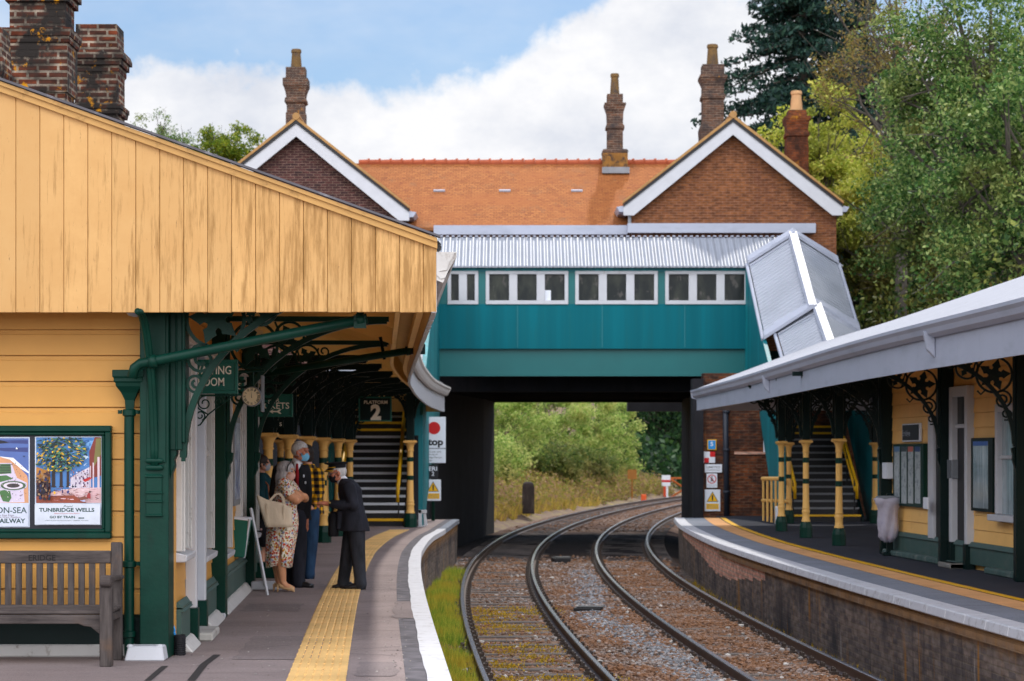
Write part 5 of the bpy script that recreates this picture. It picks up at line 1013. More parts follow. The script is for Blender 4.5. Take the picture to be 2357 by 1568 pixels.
for gi, (x0, x1) in enumerate(((1030,1101),(1118,1308),(1324,1514),(1531,1722))):
    f = MB(); n = 2 if gi == 0 else 3; fw = (x1-x0); t = .105
    X0_, X1_ = fx(x0), fx(x1); z0, z1 = fz(701), fz(624); ez = FZ-.04
    f.box(X0_, X1_, ez, FZ+.1, z0, z0+.11); f.box(X0_, X1_, ez, FZ+.1, z1-.09, z1)
    for k in range(n+1):
        xc = X0_+(X1_-X0_)*k/n; wd = .23 if 0 < k < n else .10; xc = min(max(xc, X0_+wd/2), X1_-wd/2); f.box(xc-wd/2, xc+wd/2, ez+.003, FZ+.1, z0+.11, z1-.09)
    fo = f.build('window', M['white'], fb, bevel=.008)
    p = MB(); p.box(X0_+.05, X1_-.05, FZ+.05, FZ+.06, z0+.1, z1-.06); p.build('pane', M['glass'], fo)
m = MB(); m.box(fx(1254), fx(1268), FZ+.035, FZ+.049, fz(692), fz(668)); m.build('paper_notice', M['signwhite'], fb)
m = MB(); m.box(xa, xb+2, FZ+2.28, FZ+2.3, 5.8, 6.85); m.build('rear_windows', M['glass'], fb)
ye, zr_ = FZ-.22, fz(546, FZ+1.25)
m = MB(); m.sheet([[(xa-1.5, ye, fz(612, ye)), (xb+2.6, ye, fz(612, ye))], [(xa-1.5, FZ+1.25, zr_), (xb+1.75, FZ+1.25, zr_)]]); m.sheet([[(xa-1.5, FZ+1.25, zr_), (xb+1.75, FZ+1.25, zr_)], [(xa-1.5, FZ+2.7, fz(612, ye)), (xb+2.6, FZ+2.7, fz(612, ye))]])
m.sheet([[(xa-1.5, ye, fz(612, ye)), (xb+1.0, ye, fz(612, ye))], [(xa-1.5, ye, fz(612, ye)-.05), (xb+1.0, ye, fz(612, ye)-.05)]]); m.build('roof', M['deckroofx'], fb)
m = MB()
k = 0; x = xa-1.4
while x < xb+1.7: m.box(x, x+.08, FZ+1.17, FZ+1.33, zr_+.005, zr_+.04); x += .165
m.build('ridge_cap', M['whitecool'], fb)
m = MB(); xg = xb+2.35; m.add([(xg, FZ-.1, fz(612, ye)-.05), (xg, FZ+2.6, fz(612, ye)-.05), (xg-.5, FZ+1.25, zr_-.04)], [(0,1,2)]); m.box(xg-.05, xg, FZ, FZ+2.4, 4.4, fz(612, ye)-.04); m.build('gable_end', M['teal'], fb)
# ---- right covered staircase
rs_, Zt, zt = stair('staircase', 'dark staircase with pale nosings and yellow handrails on the right platform', 6.62, 8.42, 52.3, .29, .168, 14, 11, (6.78, 8.26), noz=.045, nmat='nosegrey')
def roofpitch(xm, hw, Z0, z0, Z1, z1, drop, par, lid=.11):
    m = MB()
    for s in (-1, 1): m.sheet([[(xm, Z0, z0), (xm+s*hw, Z0, z0-drop)], [(xm, Z1, z1), (xm+s*hw, Z1, z1-drop)]])
    o = m.build('roof', M['deckroofy'], par)
    c = MB()
    for s in (-1, 1):
        for Za, za in ((Z0, z0), (Z1, z1)):
            c.hexa([(xm, Za-.10, za-.02), (xm+s*(hw+.04), Za-.10, za-drop-.04), (xm+s*(hw+.04), Za+.12, za-drop-.04+.13), (xm, Za+.12, za+.11), (xm, Za-.10, za+.07), (xm+s*(hw+.04), Za-.10, za-drop+.05), (xm+s*(hw+.04), Za+.12, za-drop+.2), (xm, Za+.12, za+.2)])
    c.hexa([(xm-.14, Z0-.08, z0-.02), (xm+.14, Z0-.08, z0-.02), (xm+.14, Z1, z1-.02), (xm-.14, Z1, z1-.02), (xm-.1, Z0-.08, z0+.09), (xm+.1, Z0-.08, z0+.09), (xm+.1, Z1, z1+.09), (xm-.1, Z1, z1+.09)]); c.build('roof_trim', M['whitecool'], o)
    for s in (-1, 1): g_ = MB(); g_.tube([(xm+s*(hw+.06), Z0, z0-drop-.05), (xm+s*(hw+.06), Z1, z1-drop-.05)], .05, 8); g_.build('gutter', M['whitecool'], o)
    return o
roofpitch(7.80, 1.22, 56.4, 5.42, 60.3, 7.72, .78, rs_); roofpitch(7.95, 1.06, 52.2, 3.42, 56.6, 5.50, .62, rs_)
m = MB(); m.prism([(6.50, 52.4, 0), (6.50, 52.4, 2.6), (6.50, 56.4, 4.6), (6.50, 60.6, 6.9), (6.50, 60.6, 3.8), (6.50, 57.6, 3.1), (6.50, 53.6, 0)], (.1,0,0)); m.prism([(8.75, 52.4, 0), (8.75, 52.4, 2.6), (8.75, 56.4, 4.6), (8.75, 60.6, 6.9), (8.75, 60.6, 3.8), (8.75, 57.6, 3.1), (8.75, 53.6, 0)], (.1,0,0)); m.build('side_panels', M['teal'], rs_)
# ---- road bridge
rb = thing('road_bridge', 'soot blackened road bridge with dark girders over the tracks behind the footbridge', 'bridge', (2, 68, -1.1))
m = MB()
for Z in (62.6, 75.2): m.box(-4.2, 6.0 if Z < 70 else 9, Z, Z+.5, 3.42, 4.6)
m.box(-4.5, 9, 63.1, 75.2, 3.75, 4.6)
for k in range(6): m.box(-4.2, 9, 64.5+k*1.9, 64.8+k*1.9, 3.50, 3.75)
m.build('girders', M['soot'], rb)
m = MB(); m.box(4.2, 9.6, 79.0, 79.6, 3.18, 3.75); m.build('rear_girder', paint('grey_black_girder', (.03,.03,.035,1), .7, .3, 2, None), rb)
def lab_in(Z): return L(Z)-1.02-.75*max(0, (72-Z)/12)
m = MB(); rows = [[(lab_in(Z), Z, -1.4), (lab_in(Z), Z, 3.45)] for Z in Zs(61.2, 75.6, 12)]; m.sheet(rows); m.sheet([[(-9, 61.2, -1.4), (-9, 61.2, 3.75)], [(lab_in(61.2), 61.2, -1.4), (lab_in(61.2), 61.2, 3.75)]]); m.sheet([[(lab_in(75.6), 75.6, -1.4), (lab_in(75.6), 75.6, 3.45)], [(-9, 75.6, -1.4), (-9, 75.6, 3.75)]]); m.build('abutment', M['soot'], rb)
m = MB(); m.box(5.9, 14, 62, 75.6, -1.4, 3.75); m.box(fx(1594, 57.0), fx(1618, 57.0), 56.85, 57.6, -1.3, 3.6); m.build('abutment', M['soot'], rb)
# brick wing wall at the end of the right platform
bw = thing('brick_wall', 'rough brown brick wall at the far end of the right platform carrying warning signs', 'wall', (6, 57.2, 0))
m = MB(); m.box(fx(1618, 57)+.01, 13.5, 57.0, 57.6, -.2, 3.75); m.build('brickwork', M['brickwall'], bw)
m = MB(); m.box(fx(1690,57), fx(1770,57), 56.95, 57.02, fz(1046,57), fz(1040,57)); m.build('string_course', M['brickpatch'], bw)
wd = thing('drainpipe', 'black iron downpipe on the rough brown brick wall', 'drainpipe', (fx(1672,57), 56.9, 0)); m = MB(); m.tube([(fx(1672,57), 56.9, 0), (fx(1668,57), 56.9, 3.6)], .075, 10)
for z in (.6, 1.7, 2.7): m.tube([(fx(1671,57), 56.9, z), (fx(1671,57), 56.9, z+.07)], .095, 10)
m.build('pipe', M['steel'] if False else paint('blue_black_iron', (.02,.025,.04,1), .5, .3, 4, None), wd, smooth=True)
W_ = 56.97
bs = tag(plate(1628, 1649, 1012, 1036, W_, M['yellow'], None, 'number_sign'), 'small blue square sign with a white 5 and yellow edge on the brick wall', 'sign')
b2 = plate(1630, 1647, 1014, 1034, W_-.014, M['blue'], bs, 'blue_panel'); text('5', 9*W_/F, pt(1638.5, 1022, W_-.03), width=6*W_/F, ext=0, bold=.02).build('lettering', M['signwhite'], b2)
ch = tag(plate(1620, 1646, 1040, 1066, W_, M['signwhite'], None, 'checker_sign'), 'red and white quartered square sign on the brick wall', 'sign'); plate(1634, 1646, 1040, 1052, W_-.013, M['red'], ch, 'red_quarter', .003); plate(1621, 1632, 1054, 1065.5, W_-.013, M['red'], ch, 'red_quarter', .003)
nn = tag(plate(1622, 1662, 1069, 1088, W_, M['signwhite'], None, 'notice_plate'), 'plain white rectangular notice plate below the red and white sign', 'sign'); cat(text('LIMITED', 4.6*W_/F, pt(1642, 1075.5, W_-.0135), width=31*W_/F, ext=0, bold=.02), text('CLEARANCE', 3.4*W_/F, pt(1642, 1082, W_-.0135), width=31*W_/F, ext=0, bold=.01)).build('lettering', M['steel'], nn)
ns = tag(plate(1626, 1651, 1090, 1123, W_, M['signwhite'], None, 'prohibition_sign'), 'white sign with a red ring over a walking figure on the brick wall', 'sign')
m = MB(); c = pt(1638.5, 1103, W_-.014); q = W_/F
m.ribbon(c, (1,0,0), (0,0,1), (0,-1,0), [(x*q, y*q) for x, y in arc(0, 0, 9.5, 0, 360, 28)], 1.8*q, .002); m.ribbon(c, (1,0,0), (0,0,1), (0,-1,0), [(-6.5*q, 6.5*q), (6.5*q, -6.5*q)], 1.6*q, .003); m.build('red_ring', M['red'], ns)
m = MB(); o_ = Vector(c)+Vector((0,-.001,0)); u_, w2_ = Vector((q,0,0)), Vector((0,0,q))
m.ribbon(o_, (1,0,0), (0,0,1), (0,-1,0), [(0, 3*q), (0,-1*q), (-2.5*q,-6*q)], 2.2*q, .001); m.ribbon(o_, (1,0,0), (0,0,1), (0,-1,0), [(0,-1*q), (3*q,-6*q)], 1.6*q, .0012); m.ribbon(o_, (1,0,0), (0,0,1), (0,-1,0), [(-3*q,0), (0,2*q), (3*q,0)], 1.2*q, .0014); m.add([o_+u_*(1.6*math.cos(k*PI/5))+w2_*(5.4+1.6*math.sin(k*PI/5)) for k in range(10)], [tuple(range(10))[::-1]]); m.build('figure', M['ink'], ns)
cat(text('Passengers must not', 2*W_/F, pt(1638.5, 1116.5, W_-.0135), width=20*W_/F, ext=0), text('cross the line', 2*W_/F, pt(1638.5, 1120, W_-.0135), width=14*W_/F, ext=0)).build('lettering', M['steel'], ns)
wz = warnsign(1622, 1658, 1127, 1177, W_, None, 'warning_sign'); tag(wz, 'yellow triangle warning sign lowest on the brick wall', 'sign')
sw = tag(plate(1757, 1779, 1015, 1041, 56.4, M['signwhite'], None, 'information_sign'), 'small white framed sign with dark centre beside the right teal panel', 'sign'); plate(1760, 1775, 1020, 1038, 56.385, M['steel'], sw, 'dark_panel', .004)
# ---- station house on the bridge
HZ = 64.5
def hx(x, Z=HZ): return (x-CX)*Z/F
def hz(y, Z=HZ): return CH+(HY-y)*Z/F
sh_ = thing('station_house', 'station house above the tracks with two brick gables and an orange tiled roof between them', 'house', (2, 69, 3.8))
ridZ, ridz, eavz = HZ+3.5, hz(376, HZ+3.5), hz(524)
m = MB(); xl_, xr_ = hx(800), hx(1560)
m.prism([(hx(690), HZ-.05, eavz), (hx(690), ridZ, ridz), (hx(690), ridZ, ridz-.12), (hx(690), HZ-.05, eavz-.10)], (hx(1690)-hx(690), 0, 0)); m.prism([(hx(690), ridZ, ridz), (hx(690), ridZ+3.6, eavz), (hx(690), ridZ+3.6, eavz-.1), (hx(690), ridZ, ridz-.12)], (hx(1690)-hx(690), 0, 0)); mroof = m.build('roof', M['tiles'], sh_)
m = MB(); x = hx(826, ridZ)
while x < hx(1545, ridZ): m.tube([(x, ridZ, ridz+.02), (x+.30, ridZ, ridz+.03), (x+.32, ridZ, ridz+.055), (x+.34, ridZ, ridz+.055)], [.09,.09,.105,.105], 8); x += .345
m.build('ridge_tiles', M['ridge'], mroof)
for x in (1011, 1162, 1328): 
    q = (hx(x, HZ+1.9), HZ+1.6); zc = hz(438, HZ+2); zz = eavz+(ridz-eavz)*(1.6/3.55)
    t_ = ((438-376)/(524-376.)); yv = HZ+3.5*(1-t_)*.93; zv = eavz+(ridz-eavz)*(yv-HZ+.05)/3.55
    m = MB(); m.hexa([(hx(x-13, yv), yv-.02, zv-.02), (hx(x+13, yv), yv-.02, zv-.02), (hx(x+13, yv), yv+.2, zv+.08), (hx(x-13, yv), yv+.2, zv+.08), (hx(x-13, yv), yv-.05, zv+.03), (hx(x+13, yv), yv-.05, zv+.03), (hx(x+13, yv), yv+.2, zv+.10), (hx(x-13, yv), yv+.2, zv+.10)]); m.build('roof_vent', M['whitecool'], mroof)
m = MB(); m.box(hx(700), hx(1700), HZ+.2, HZ+7, 3.8, eavz+.02); m.build('wall', M['brickred'], sh_)
def gable(xa_, xapex, xb_, yap, ye_, Zf, mat, xwl, xwr):
    z0 = 3.8; za, ze = hz(yap, Zf), hz(ye_, Zf); c = hx(xapex, Zf); hw = (hx(xb_, Zf)-hx(xa_, Zf))/2
    wl_, wr_ = hx(xwl, Zf), hx(xwr, Zf); sl = (za-ze)/hw
    m = MB(); m.prism([(wl_, Zf, z0), (wr_, Zf, z0), (wr_, Zf, za-sl*(wr_-c)-.1), (c, Zf, za-.1), (wl_, Zf, za-sl*(c-wl_)-.1)], (0, 7.5, 0)); m.build('gable_wall', mat, sh_)
    r_ = MB()
    for s in (-1, 1):
        r_.prism([(c, Zf-.32, za), (c+s*(hw+.0), Zf-.32, ze), (c+s*hw, Zf-.32, ze-.10), (c, Zf-.32, za-.10)], (0, 8, 0))
    ro = r_.build('roof', M['tiles'], sh_)
    v = MB()
    for s in (-1, 1):
        v.prism([(c, Zf-.36, za+.05), (c+s*(hw+.03), Zf-.36, ze+.02), (c+s*(hw+.03), Zf-.36, ze-.05), (c, Zf-.36, za-.05)], (0,.16,0))
    v.tube([(c, Zf-.38, za+.05), (c, Zf+3.0, za+.05)], .11, 8); v.build('verge', M['verge'], ro)
    bb_ = MB(); th = .37
    for s in (-1, 1):
        bb_.prism([(c, Zf-.30, za-.16), (c+s*hw, Zf-.30, ze-.13), (c+s*hw, Zf-.30, ze-.13-.26), (c+s*(hw-.30), Zf-.30, ze-.13-.26), (c, Zf-.30, za-.16-th)], (0,.05,0))
    bb_.build('barge_board', M['white'], ro)
    dk = MB()
    for s in (-1, 1): dk.prism([(c, Zf-.335, za-.05), (c+s*hw, Zf-.335, ze-.05), (c+s*hw, Zf-.335, ze-.14), (c, Zf-.335, za-.16)], (0,.04,0))
    dk.build('shadow_strip', M['black'], ro)  # solid black strip stands in for the shade under the verge
    gt = MB()
    for s in (-1, 1): gt.hexa([(c+s*(hw-.12), Zf-.28, ze-.30), (c+s*(hw+.12), Zf-.28, ze-.28), (c+s*(hw+.12), Zf+5, ze-.28), (c+s*(hw-.12), Zf+5, ze-.30), (c+s*(hw-.02), Zf-.28, ze-.10), (c+s*(hw+.20), Zf-.28, ze-.14), (c+s*(hw+.20), Zf+5, ze-.14), (c+s*(hw-.02), Zf+5, ze-.10)])
    gt.build('gutter', M['whitecool'], ro)
gable(425, 684, 943, 276, 480, HZ-.6, M['brickdark'], 450, 930); gable(1433, 1685, 1935, 272, 468, HZ-.6, M['brickred'], 1452, 1925)
m = MB(); m.box(hx(1000), hx(1441), HZ-.66, HZ-.30, hz(545, HZ), hz(524, HZ)); m.box(hx(1441), hx(1868), HZ-.90, HZ-.62, hz(543, HZ), hz(521.5, HZ)); m.build('white_fascia', M['whitecool'], sh_)
m = MB(); m.tube([(hx(1446), HZ-.75, hz(483)), (hx(1446), HZ-.75, hz(523))], .05, 8); m.tube([(hx(926), HZ-.75, hz(487)), (hx(926), HZ-.75, hz(523))], .05, 8); m.build('downpipes', M['steel'], sh_)
def hchim(xc, Z, w_px, prof, pot, mat, potmat, base_y):
    """prof: (y_px, half width px) from base to top of brickwork; pot: (y0,y1,hw0,hw1)"""
    c = (hx(xc, Z), Z, 0); k = Z/F; m = MB(); pr = [(hw*k, hz(y, Z)) for y, hw in prof]; pr.insert(0, (pr[0][0], base_y)); m.square_lathe(c, pr); o = m.build('chimney', mat, sh_)
    p = MB(); y0, y1, a, b = pot; p.lathe((c[0], c[1], 0), [(a*k, hz(y0, Z)), (b*k, hz(y1+9, Z)), (b*k*1.18, hz(y1+8, Z)), (b*k*1.18, hz(y1+3, Z)), (b*k*1.05, hz(y1, Z)), (b*k*.6, hz(y1, Z))], 14); p.build('chimney_pot', potmat, o, auto=50); return o
hchim(682, 66.0, 45, [(262,22),(262,20),(242,20),(238,25),(230,24),(226,21),(215,23),(205,26),(200,28.5),(184,28.5),(182,22),(158,22)], (158,114,13,10), M['chimgrey'], M['potdark'], 9)
o_ = hchim(1415, 67.75, 45, [(357,28),(352,30),(347,27),(345,18),(300,18),(298,21.5),(292,21),(288,18),(262,19),(246,24),(243,25),(240,24.5),(239,18),(219,18)], (219,170,11,8.5), M['chimgrey'], M['potdark'], 9.6)
m = MB(); k = 67.75/F; m.square_lathe((hx(1415,67.75), 67.75, 0), [(28.6*k, 9.6), (28.6*k, hz(358,67.75)), (27.5*k, hz(352,67.75))]); m.build('lichen_base', M['lichen'], o_)
m = MB(); m.box(hx(1386,67.3), hx(1449,67.3), 67.25, 67.4, hz(399,67.3), hz(385,67.3)); m.build('lead_flashing', M['steel'], o_)
hchim(1640, 68.5, 50, [(318,30),(300,31),(290,28),(284,24),(232,24),(230,27.5),(222,27),(218,24),(200,24),(192,27),(185,30),(183,31.5),(177,31),(176,25),(152,25)], (152,103,14,11), M['chimgrey'], M['potdark'], 9)
hchim(1833, 66.6, 45, [(345,25),(330,24),(330,24),(318,24),(316,27),(308,26),(304,24),(290,25),(280,28),(276,29),(271,29),(270,22),(256,20)], (256,210,15,11), M['chimred'], M['pot'], 8.5)
# ================================================================== RIGHT BUILDING AND CANOPY
def RX(Z): return 8.613-.069*Z
def RZx(x): return 8.613/((x-CX)/F+.069)
def rw(Z, d, z): return (RX(Z)-d, Z, z)
def rbox(mb, Za, Zb, d0, d1, z0, z1): return mb.hexa([rw(Za,d1,z0), rw(Za,d0,z0), rw(Zb,d0,z0), rw(Zb,d1,z0), rw(Za,d1,z1), rw(Za,d0,z1), rw(Zb,d0,z1), rw(Zb,d1,z1)])
RB0, RB1 = 19.0, 35.5
rbd = thing('station_building', 'cream weatherboarded building with grey green plinth on the right platform', 'building', (7.2, 27, 0))
mb = MB()
for z in np.arange(.36, 3.4, .205): mb.hexa([rw(RB0,.0,z+.004), rw(RB0,-.05,z+.004), rw(RB1,-.05,z+.004), rw(RB1,.0,z+.004), rw(RB0,-.014,z+.203), rw(RB0,-.05,z+.205), rw(RB1,-.05,z+.205), rw(RB1,-.014,z+.203)])
rbox(mb, RB0, RB1, -3.5, -.052, 0, 3.5); mb.build('wall', M['creamwallr'], rbd)
mb = MB(); rbox(mb, RB0, RB1, -.02, .05, .08, .33); mb.hexa([rw(RB0,.08,.33), rw(RB0,-.02,.33), rw(RB1,-.02,.33), rw(RB1,.08,.33), rw(RB0,.03,.39), rw(RB0,-.02,.39), rw(RB1,-.02,.39), rw(RB1,.03,.39)]); mb.build('plinth', M['greyplinth'], rbd)
KM = paint('mossy_kerb', srgb(70,92,88), .85, .25, 5, srgb(120,124,120), (6,6,6), .5, .75, .4)
for a, b in ((RB0, 29.55), (31.0, 31.5), (32.0, 35.5)): mb = MB(); rbox(mb, a, b, -.02, .16, 0, .09); mb.build('kerb', KM, rbd, bevel=.02)
a, b = RZx(2237), RZx(2204)
mb = MB(); rbox(mb, a-.08, a+.04, -.02, .10, .0, 2.60); rbox(mb, b-.04, b+.10, -.02, .10, .0, 2.60); rbox(mb, a+.04, b-.04, -.02, .095, 2.45, 2.60); rbox(mb, a+.04, b-.04, -.02, .05, 2.0, 2.06); dfr = mb.build('door_frame', M['white'], rbd, bevel=.01)
mb = MB(); rbox(mb, a+.04, b-.04, -.02, .012, .05, 2.0); mb.build('door', M['black'], dfr); mb = MB(); rbox(mb, a+.04, b-.04, -.02, .012, 2.06, 2.45); mb.build('fanlight', M['glass'], dfr)
for q0, q1 in ((a-.09, a+.05), (b-.05, b+.11)): mb = MB(); rbox(mb, q0, q1, -.02, .115, 0, .36); mb.build('door_foot', M['greendark'], dfr); mb = MB(); rbox(mb, a+.05, b-.05, 0, .3, 0, .08); mb.build('doorstep', M['concrete'], rbd, bevel=.015)
def rwindow(x0, x1, z0, z1):
    b, a = RZx(x0), RZx(x1); m = MB(); t = .11
    rbox(m, a, a+t, -.02, .08, z0, z1); rbox(m, b-t, b, -.02, .08, z0, z1); rbox(m, a+t, b-t, -.02, .08, z1-t, z1); rbox(m, a+t, b-t, -.02, .05, (z0+z1)/2, (z0+z1)/2+.05); rbox(m, a-.08, b+.08, -.02, .16, z0-.09, z0-.003); fo = m.build('window', M['white'], rbd, bevel=.008)
    p = MB(); rbox(p, a+t, b-t, -.02, .01, z0, z1-t); p.build('pane', M['glasspale'], fo); return fo
rwindow(2303, 2372, .82, 2.3)
b, a = RZx(2146), RZx(2158); mb = MB(); rbox(mb, a, b, -.02, .07, .36, 2.2); mb.build('white_strip', M['white'], rbd, bevel=.008)
mb = MB(); rbox(mb, a-.3, a-.02, -.02, .03, .36, 2.6); mb.build('dark_doorway', M['black'], rbd)
# posts with brackets
for Z, proud, lab in ((31.7, .10, 'green post with pierced iron bracket between the poster cases of the right building'), (27.7, .20, 'green post at the right edge of the picture with pierced iron bracket'), (35.4, .08, 'dark green corner post at the far end of the right building behind the bag bin')):
    X = RX(Z); p = thing('canopy_post', lab, 'post', (X-proud, Z, 0), 'posts along the right building'); m = MB(); m.box(X-proud-.09, X-proud+.10, Z-.09, Z+.09, 0, 2.95); m.prism([(X-proud-.09, Z-.045, 1.72), (X-proud-.14, Z-.045, 1.70), (X-proud-.12, Z-.045, 1.62), (X-proud-.125, Z-.045, 1.55), (X-proud-.09, Z-.045, 1.44)], (0,.09,0)); m.build('shaft', M['greendark'], p, bevel=.008)
    bracket((X-proud-.10, Z, 2.90), (-1, .07, 0), 1.25, 1.12).build('bracket', M['greendark'], p); m = MB(); m.box(X-1.6, X, Z-.045, Z+.045, 2.90, 2.97); m.build('beam', M['greendark'], p)
# canopy
XCt = smooth_tab([(8,5.95),(16,5.55),(22.3,5.25),(24.5,5.10),(27.1,4.93),(31.4,4.78),(38.2,4.70),(43.2,4.63),(52,4.30)], 8, 52)
RC0, RC1 = 14.0, 51.0
rc = thing('platform_canopy', 'long white edged canopy with pale metal roof curving along the right platform', 'canopy', (6, 32, 2.7)); zr = Zs(RC0, RC1, 70)
vt = lambda Z: 3.0+.08*(51-Z)/29
mb = MB(); zz = RC0
while zz < RC1:
    z2 = min(zz+.9, RC1); a, b = XCt(zz), XCt(z2); mb.hexa([(a, zz, 2.65), (a+.03, zz, 2.65), (b+.03, z2-.006, 2.65), (b, z2-.006, 2.65), (a, zz, vt(zz)), (a+.03, zz, vt(zz)), (b+.03, z2-.006, vt(z2)), (b, z2-.006, vt(z2))]); zz = z2
mb.hexa([(XCt(RC1), RC1-.03, 2.65), (9.0, RC1-.03, 2.65), (9.0, RC1+.01, 2.65), (XCt(RC1), RC1+.01, 2.65), (XCt(RC1), RC1-.03, 3.0), (9.0, RC1-.03, 3.2), (9.0, RC1+.01, 3.2), (XCt(RC1), RC1+.01, 3.0)]); mb.build('edge_board', M['whitecool'], rc)
mb = MB()
for Z in np.arange(15, 51, .30): X = XCt(Z); mb.lathe((X-.001, Z, vt(Z)-.06), [(.008,0),(.008,.012)], 6)
mb.build('bolt_row', M['signgrey'], rc)
gp = [(.0,-.06),(-.04,-.06),(-.10,-.02),(-.12,.04),(-.15,.08),(-.15,.12),(-.13,.12),(-.10,.06),(0,.04)]
mb = MB(); mb.sheet([[(XCt(Z)+p, Z, vt(Z)+q) for p, q in gp] for Z in zr]); mb.prism([(XCt(RC1)+p, RC1+.01, vt(RC1)+q) for p, q in ((0,-.1),(-.12,-.06),(-.15,.1),(0,.12))], (0,.02,0)); mb.build('gutter', M['whitecool'], rc)
mb = MB()
for x, y in ((2001, 800), (1761, 865)):
    Z = 25.8 if x > 1900 else 39.5; X = XCt(Z); mb.prism([(X-.14, Z-.05, vt(Z)+.02), (X-.10, Z-.05, vt(Z)-.20), (X+.0, Z-.05, vt(Z)-.30), (X+.0, Z-.05, vt(Z)-.02)], (0,.09,0))
mb.build('gutter_outlets', M['whitecool'], rc, bevel=.01)
sl_ = .37; mb = MB(); NS = 4
mb.sheet([[(XCt(Z)-.07+k*3.0/NS, Z, vt(Z)+.10+k*3.0/NS*sl_) for k in range(NS+1)] for Z in zr]); mb.sheet([[(XCt(Z)+2.93, Z, vt(Z)+.10+3*sl_), (XCt(Z)+6.5, Z, vt(Z)+.10)] for Z in zr]); mb.sheet([[(XCt(Z)-.07, Z, vt(Z)+.10), (XCt(Z)-.07, Z, vt(Z)+.075)] for Z in zr])
mb.build('roof', M['canopyroof'], rc)
mb = MB()
for Z in np.arange(14.3, 51, .55):
    for k in (.5, 1.3, 2.1, 2.8): mb.lathe((XCt(Z)-.07+k, Z, vt(Z)+.095+k*sl_), [(.022,0),(.022,.02),(.01,.03)], 6)
mb.build('roof_bolts', M['signgrey'], rc)
mb = MB()
zz = RC0
while zz < RC1: z2 = min(zz+.32, RC1); mb.hexa([(XCt(zz)-.06, zz, vt(zz)+.085+.02), (XCt(zz)+2.93, zz, vt(zz)+.105+3*sl_), (XCt(zz)+2.93, zz+.07, vt(zz)+.105+3*sl_), (XCt(zz)-.06, zz+.07, vt(zz)+.085+.02), (XCt(zz)-.06, zz, vt(zz)+.14), (XCt(zz)+2.93, zz, vt(zz)+.15+3*sl_), (XCt(zz)+2.93, zz+.07, vt(zz)+.15+3*sl_), (XCt(zz)-.06, zz+.07, vt(zz)+.14)]); zz = z2
mb.build('sheet_ribs', M['white'], rc)
mb = MB(); mb.sheet([[(XCt(Z)+.03, Z, vt(Z)-.03), (XCt(Z)+2.2, Z, vt(Z)+.12), (10.5, Z, vt(Z)+.12)] for Z in zr]); mb.build('soffit', M['soffit'], rc)
mb = MB()
for Z in np.arange(20, 51, 1.8): mb.box(XCt(Z)+.05, 9, Z, Z+.07, 2.97, 3.05)
mb.build('rafters', M['greendark'], rc)
# columns
GR = 'cream and green columns under the right canopy'
cr_ = column_proto('canopy_column', 'cream column nearest the camera on the right platform, standing clear before the stairs', None, GR, 1.90, 3.0, 1.0, .95, ks=.74); cr_.location = (5.81, 38.6, 0)
dup(cr_, (5.71, 42.2, 0), 'middle cream column of the front row on the right platform'); dup(cr_, (5.68, 45.8, 0), 'farthest cream column of the front row on the right platform, beside the cream railing')
dup(cr_, (6.50, 51.0, 0), 'cream column at the left foot of the right stairs, half hidden by the front row'); dup(cr_, (8.52, 51.0, 0), 'cream column at the right foot of the right stairs, next to the bag bin')
# railing
rl = thing('railing', 'short cream painted railing between the brick wall and the right stairs', 'railing', (6, 51.5, 0)); m = MB()
for k in range(5):
    t = k/4; m = MB(); A = Vector(gx(1757+t*38, 1199+t*7)); m.tube([A, A+Vector((0,0,1.02))], .03, 6); m.build('upright', M['cream'], rl)
A, B = Vector(gx(1755, 1199)), Vector(gx(1797, 1206))
m = MB(); m.tube([A+Vector((0,0,1.03)), B+Vector((0,0,1.05))], .045, 8); m.tube([A+Vector((0,-.01,.50)), B+Vector((.2,-.01,.52))], .04, 8); m.build('rails', M['cream'], rl)
m = MB(); q = gx(1796, 1208); m.box(q[0]-.10, q[0]+.08, q[1], q[1]+.2, 0, .42); tag(m.build('white_box', M['signwhite'], bevel=.02), 'small white box standing at the foot of the cream railing', 'box')
# poster cases and boxes on the right wall
def rpanel(x0, x1, y0, y1, d0, d1, mat, par, name, bevel=.008):
    b, a = RZx(x0), RZx(x1); zm = (a+b)/2; m = MB(); rbox(m, a, b, d0, d1, CH+(HY-y1)*zm/F, CH+(HY-y0)*zm/F); return m.build(name, mat, par, bevel=bevel)
c1 = thing('notice_case', 'green notice case with four tall timetable panels on the right building', 'notice case', rw(33, .05, 1)); rpanel(2065, 2136, 1022, 1166, 0, .07, M['green'], c1, 'frame')
for k, (x0, x1, hc) in enumerate(((2069,2081,(96,130,170)), (2085.5,2097,(60,66,72)), (2101,2112.5,(190,96,84)), (2117,2129,(50,70,120)))):
    pn = rpanel(x0, x1, 1028, 1159, .07, .075, paint('timetable_sheet', srgb(176,184,186), .3, .1, 4, srgb(120,130,140), (8,8,14), .52, .6, 0), c1, 'timetable', 0); rpanel(x0, x1, 1028, 1040, .075, .078, ink(hc), pn, 'heading', 0)
s1 = thing('name_board', 'black board with pale lettering above the four panel notice case', 'sign', rw(33, .05, 2)); rpanel(2082, 2123, 975, 1017, 0, .04, M['signwhite'], s1, 'border'); rpanel(2084, 2121, 978, 1013.5, .04, .05, M['black'], s1, 'panel')
zb_ = RZx(2100); text('Eridge', .085, rw(zb_+.18, .053, CH+(HY-997)*zb_/F), Vector((.069,-1,0)).normalized(), (0,0,1), width=.5, ext=.001, bold=.02).build('lettering', M['signgrey'], s1)
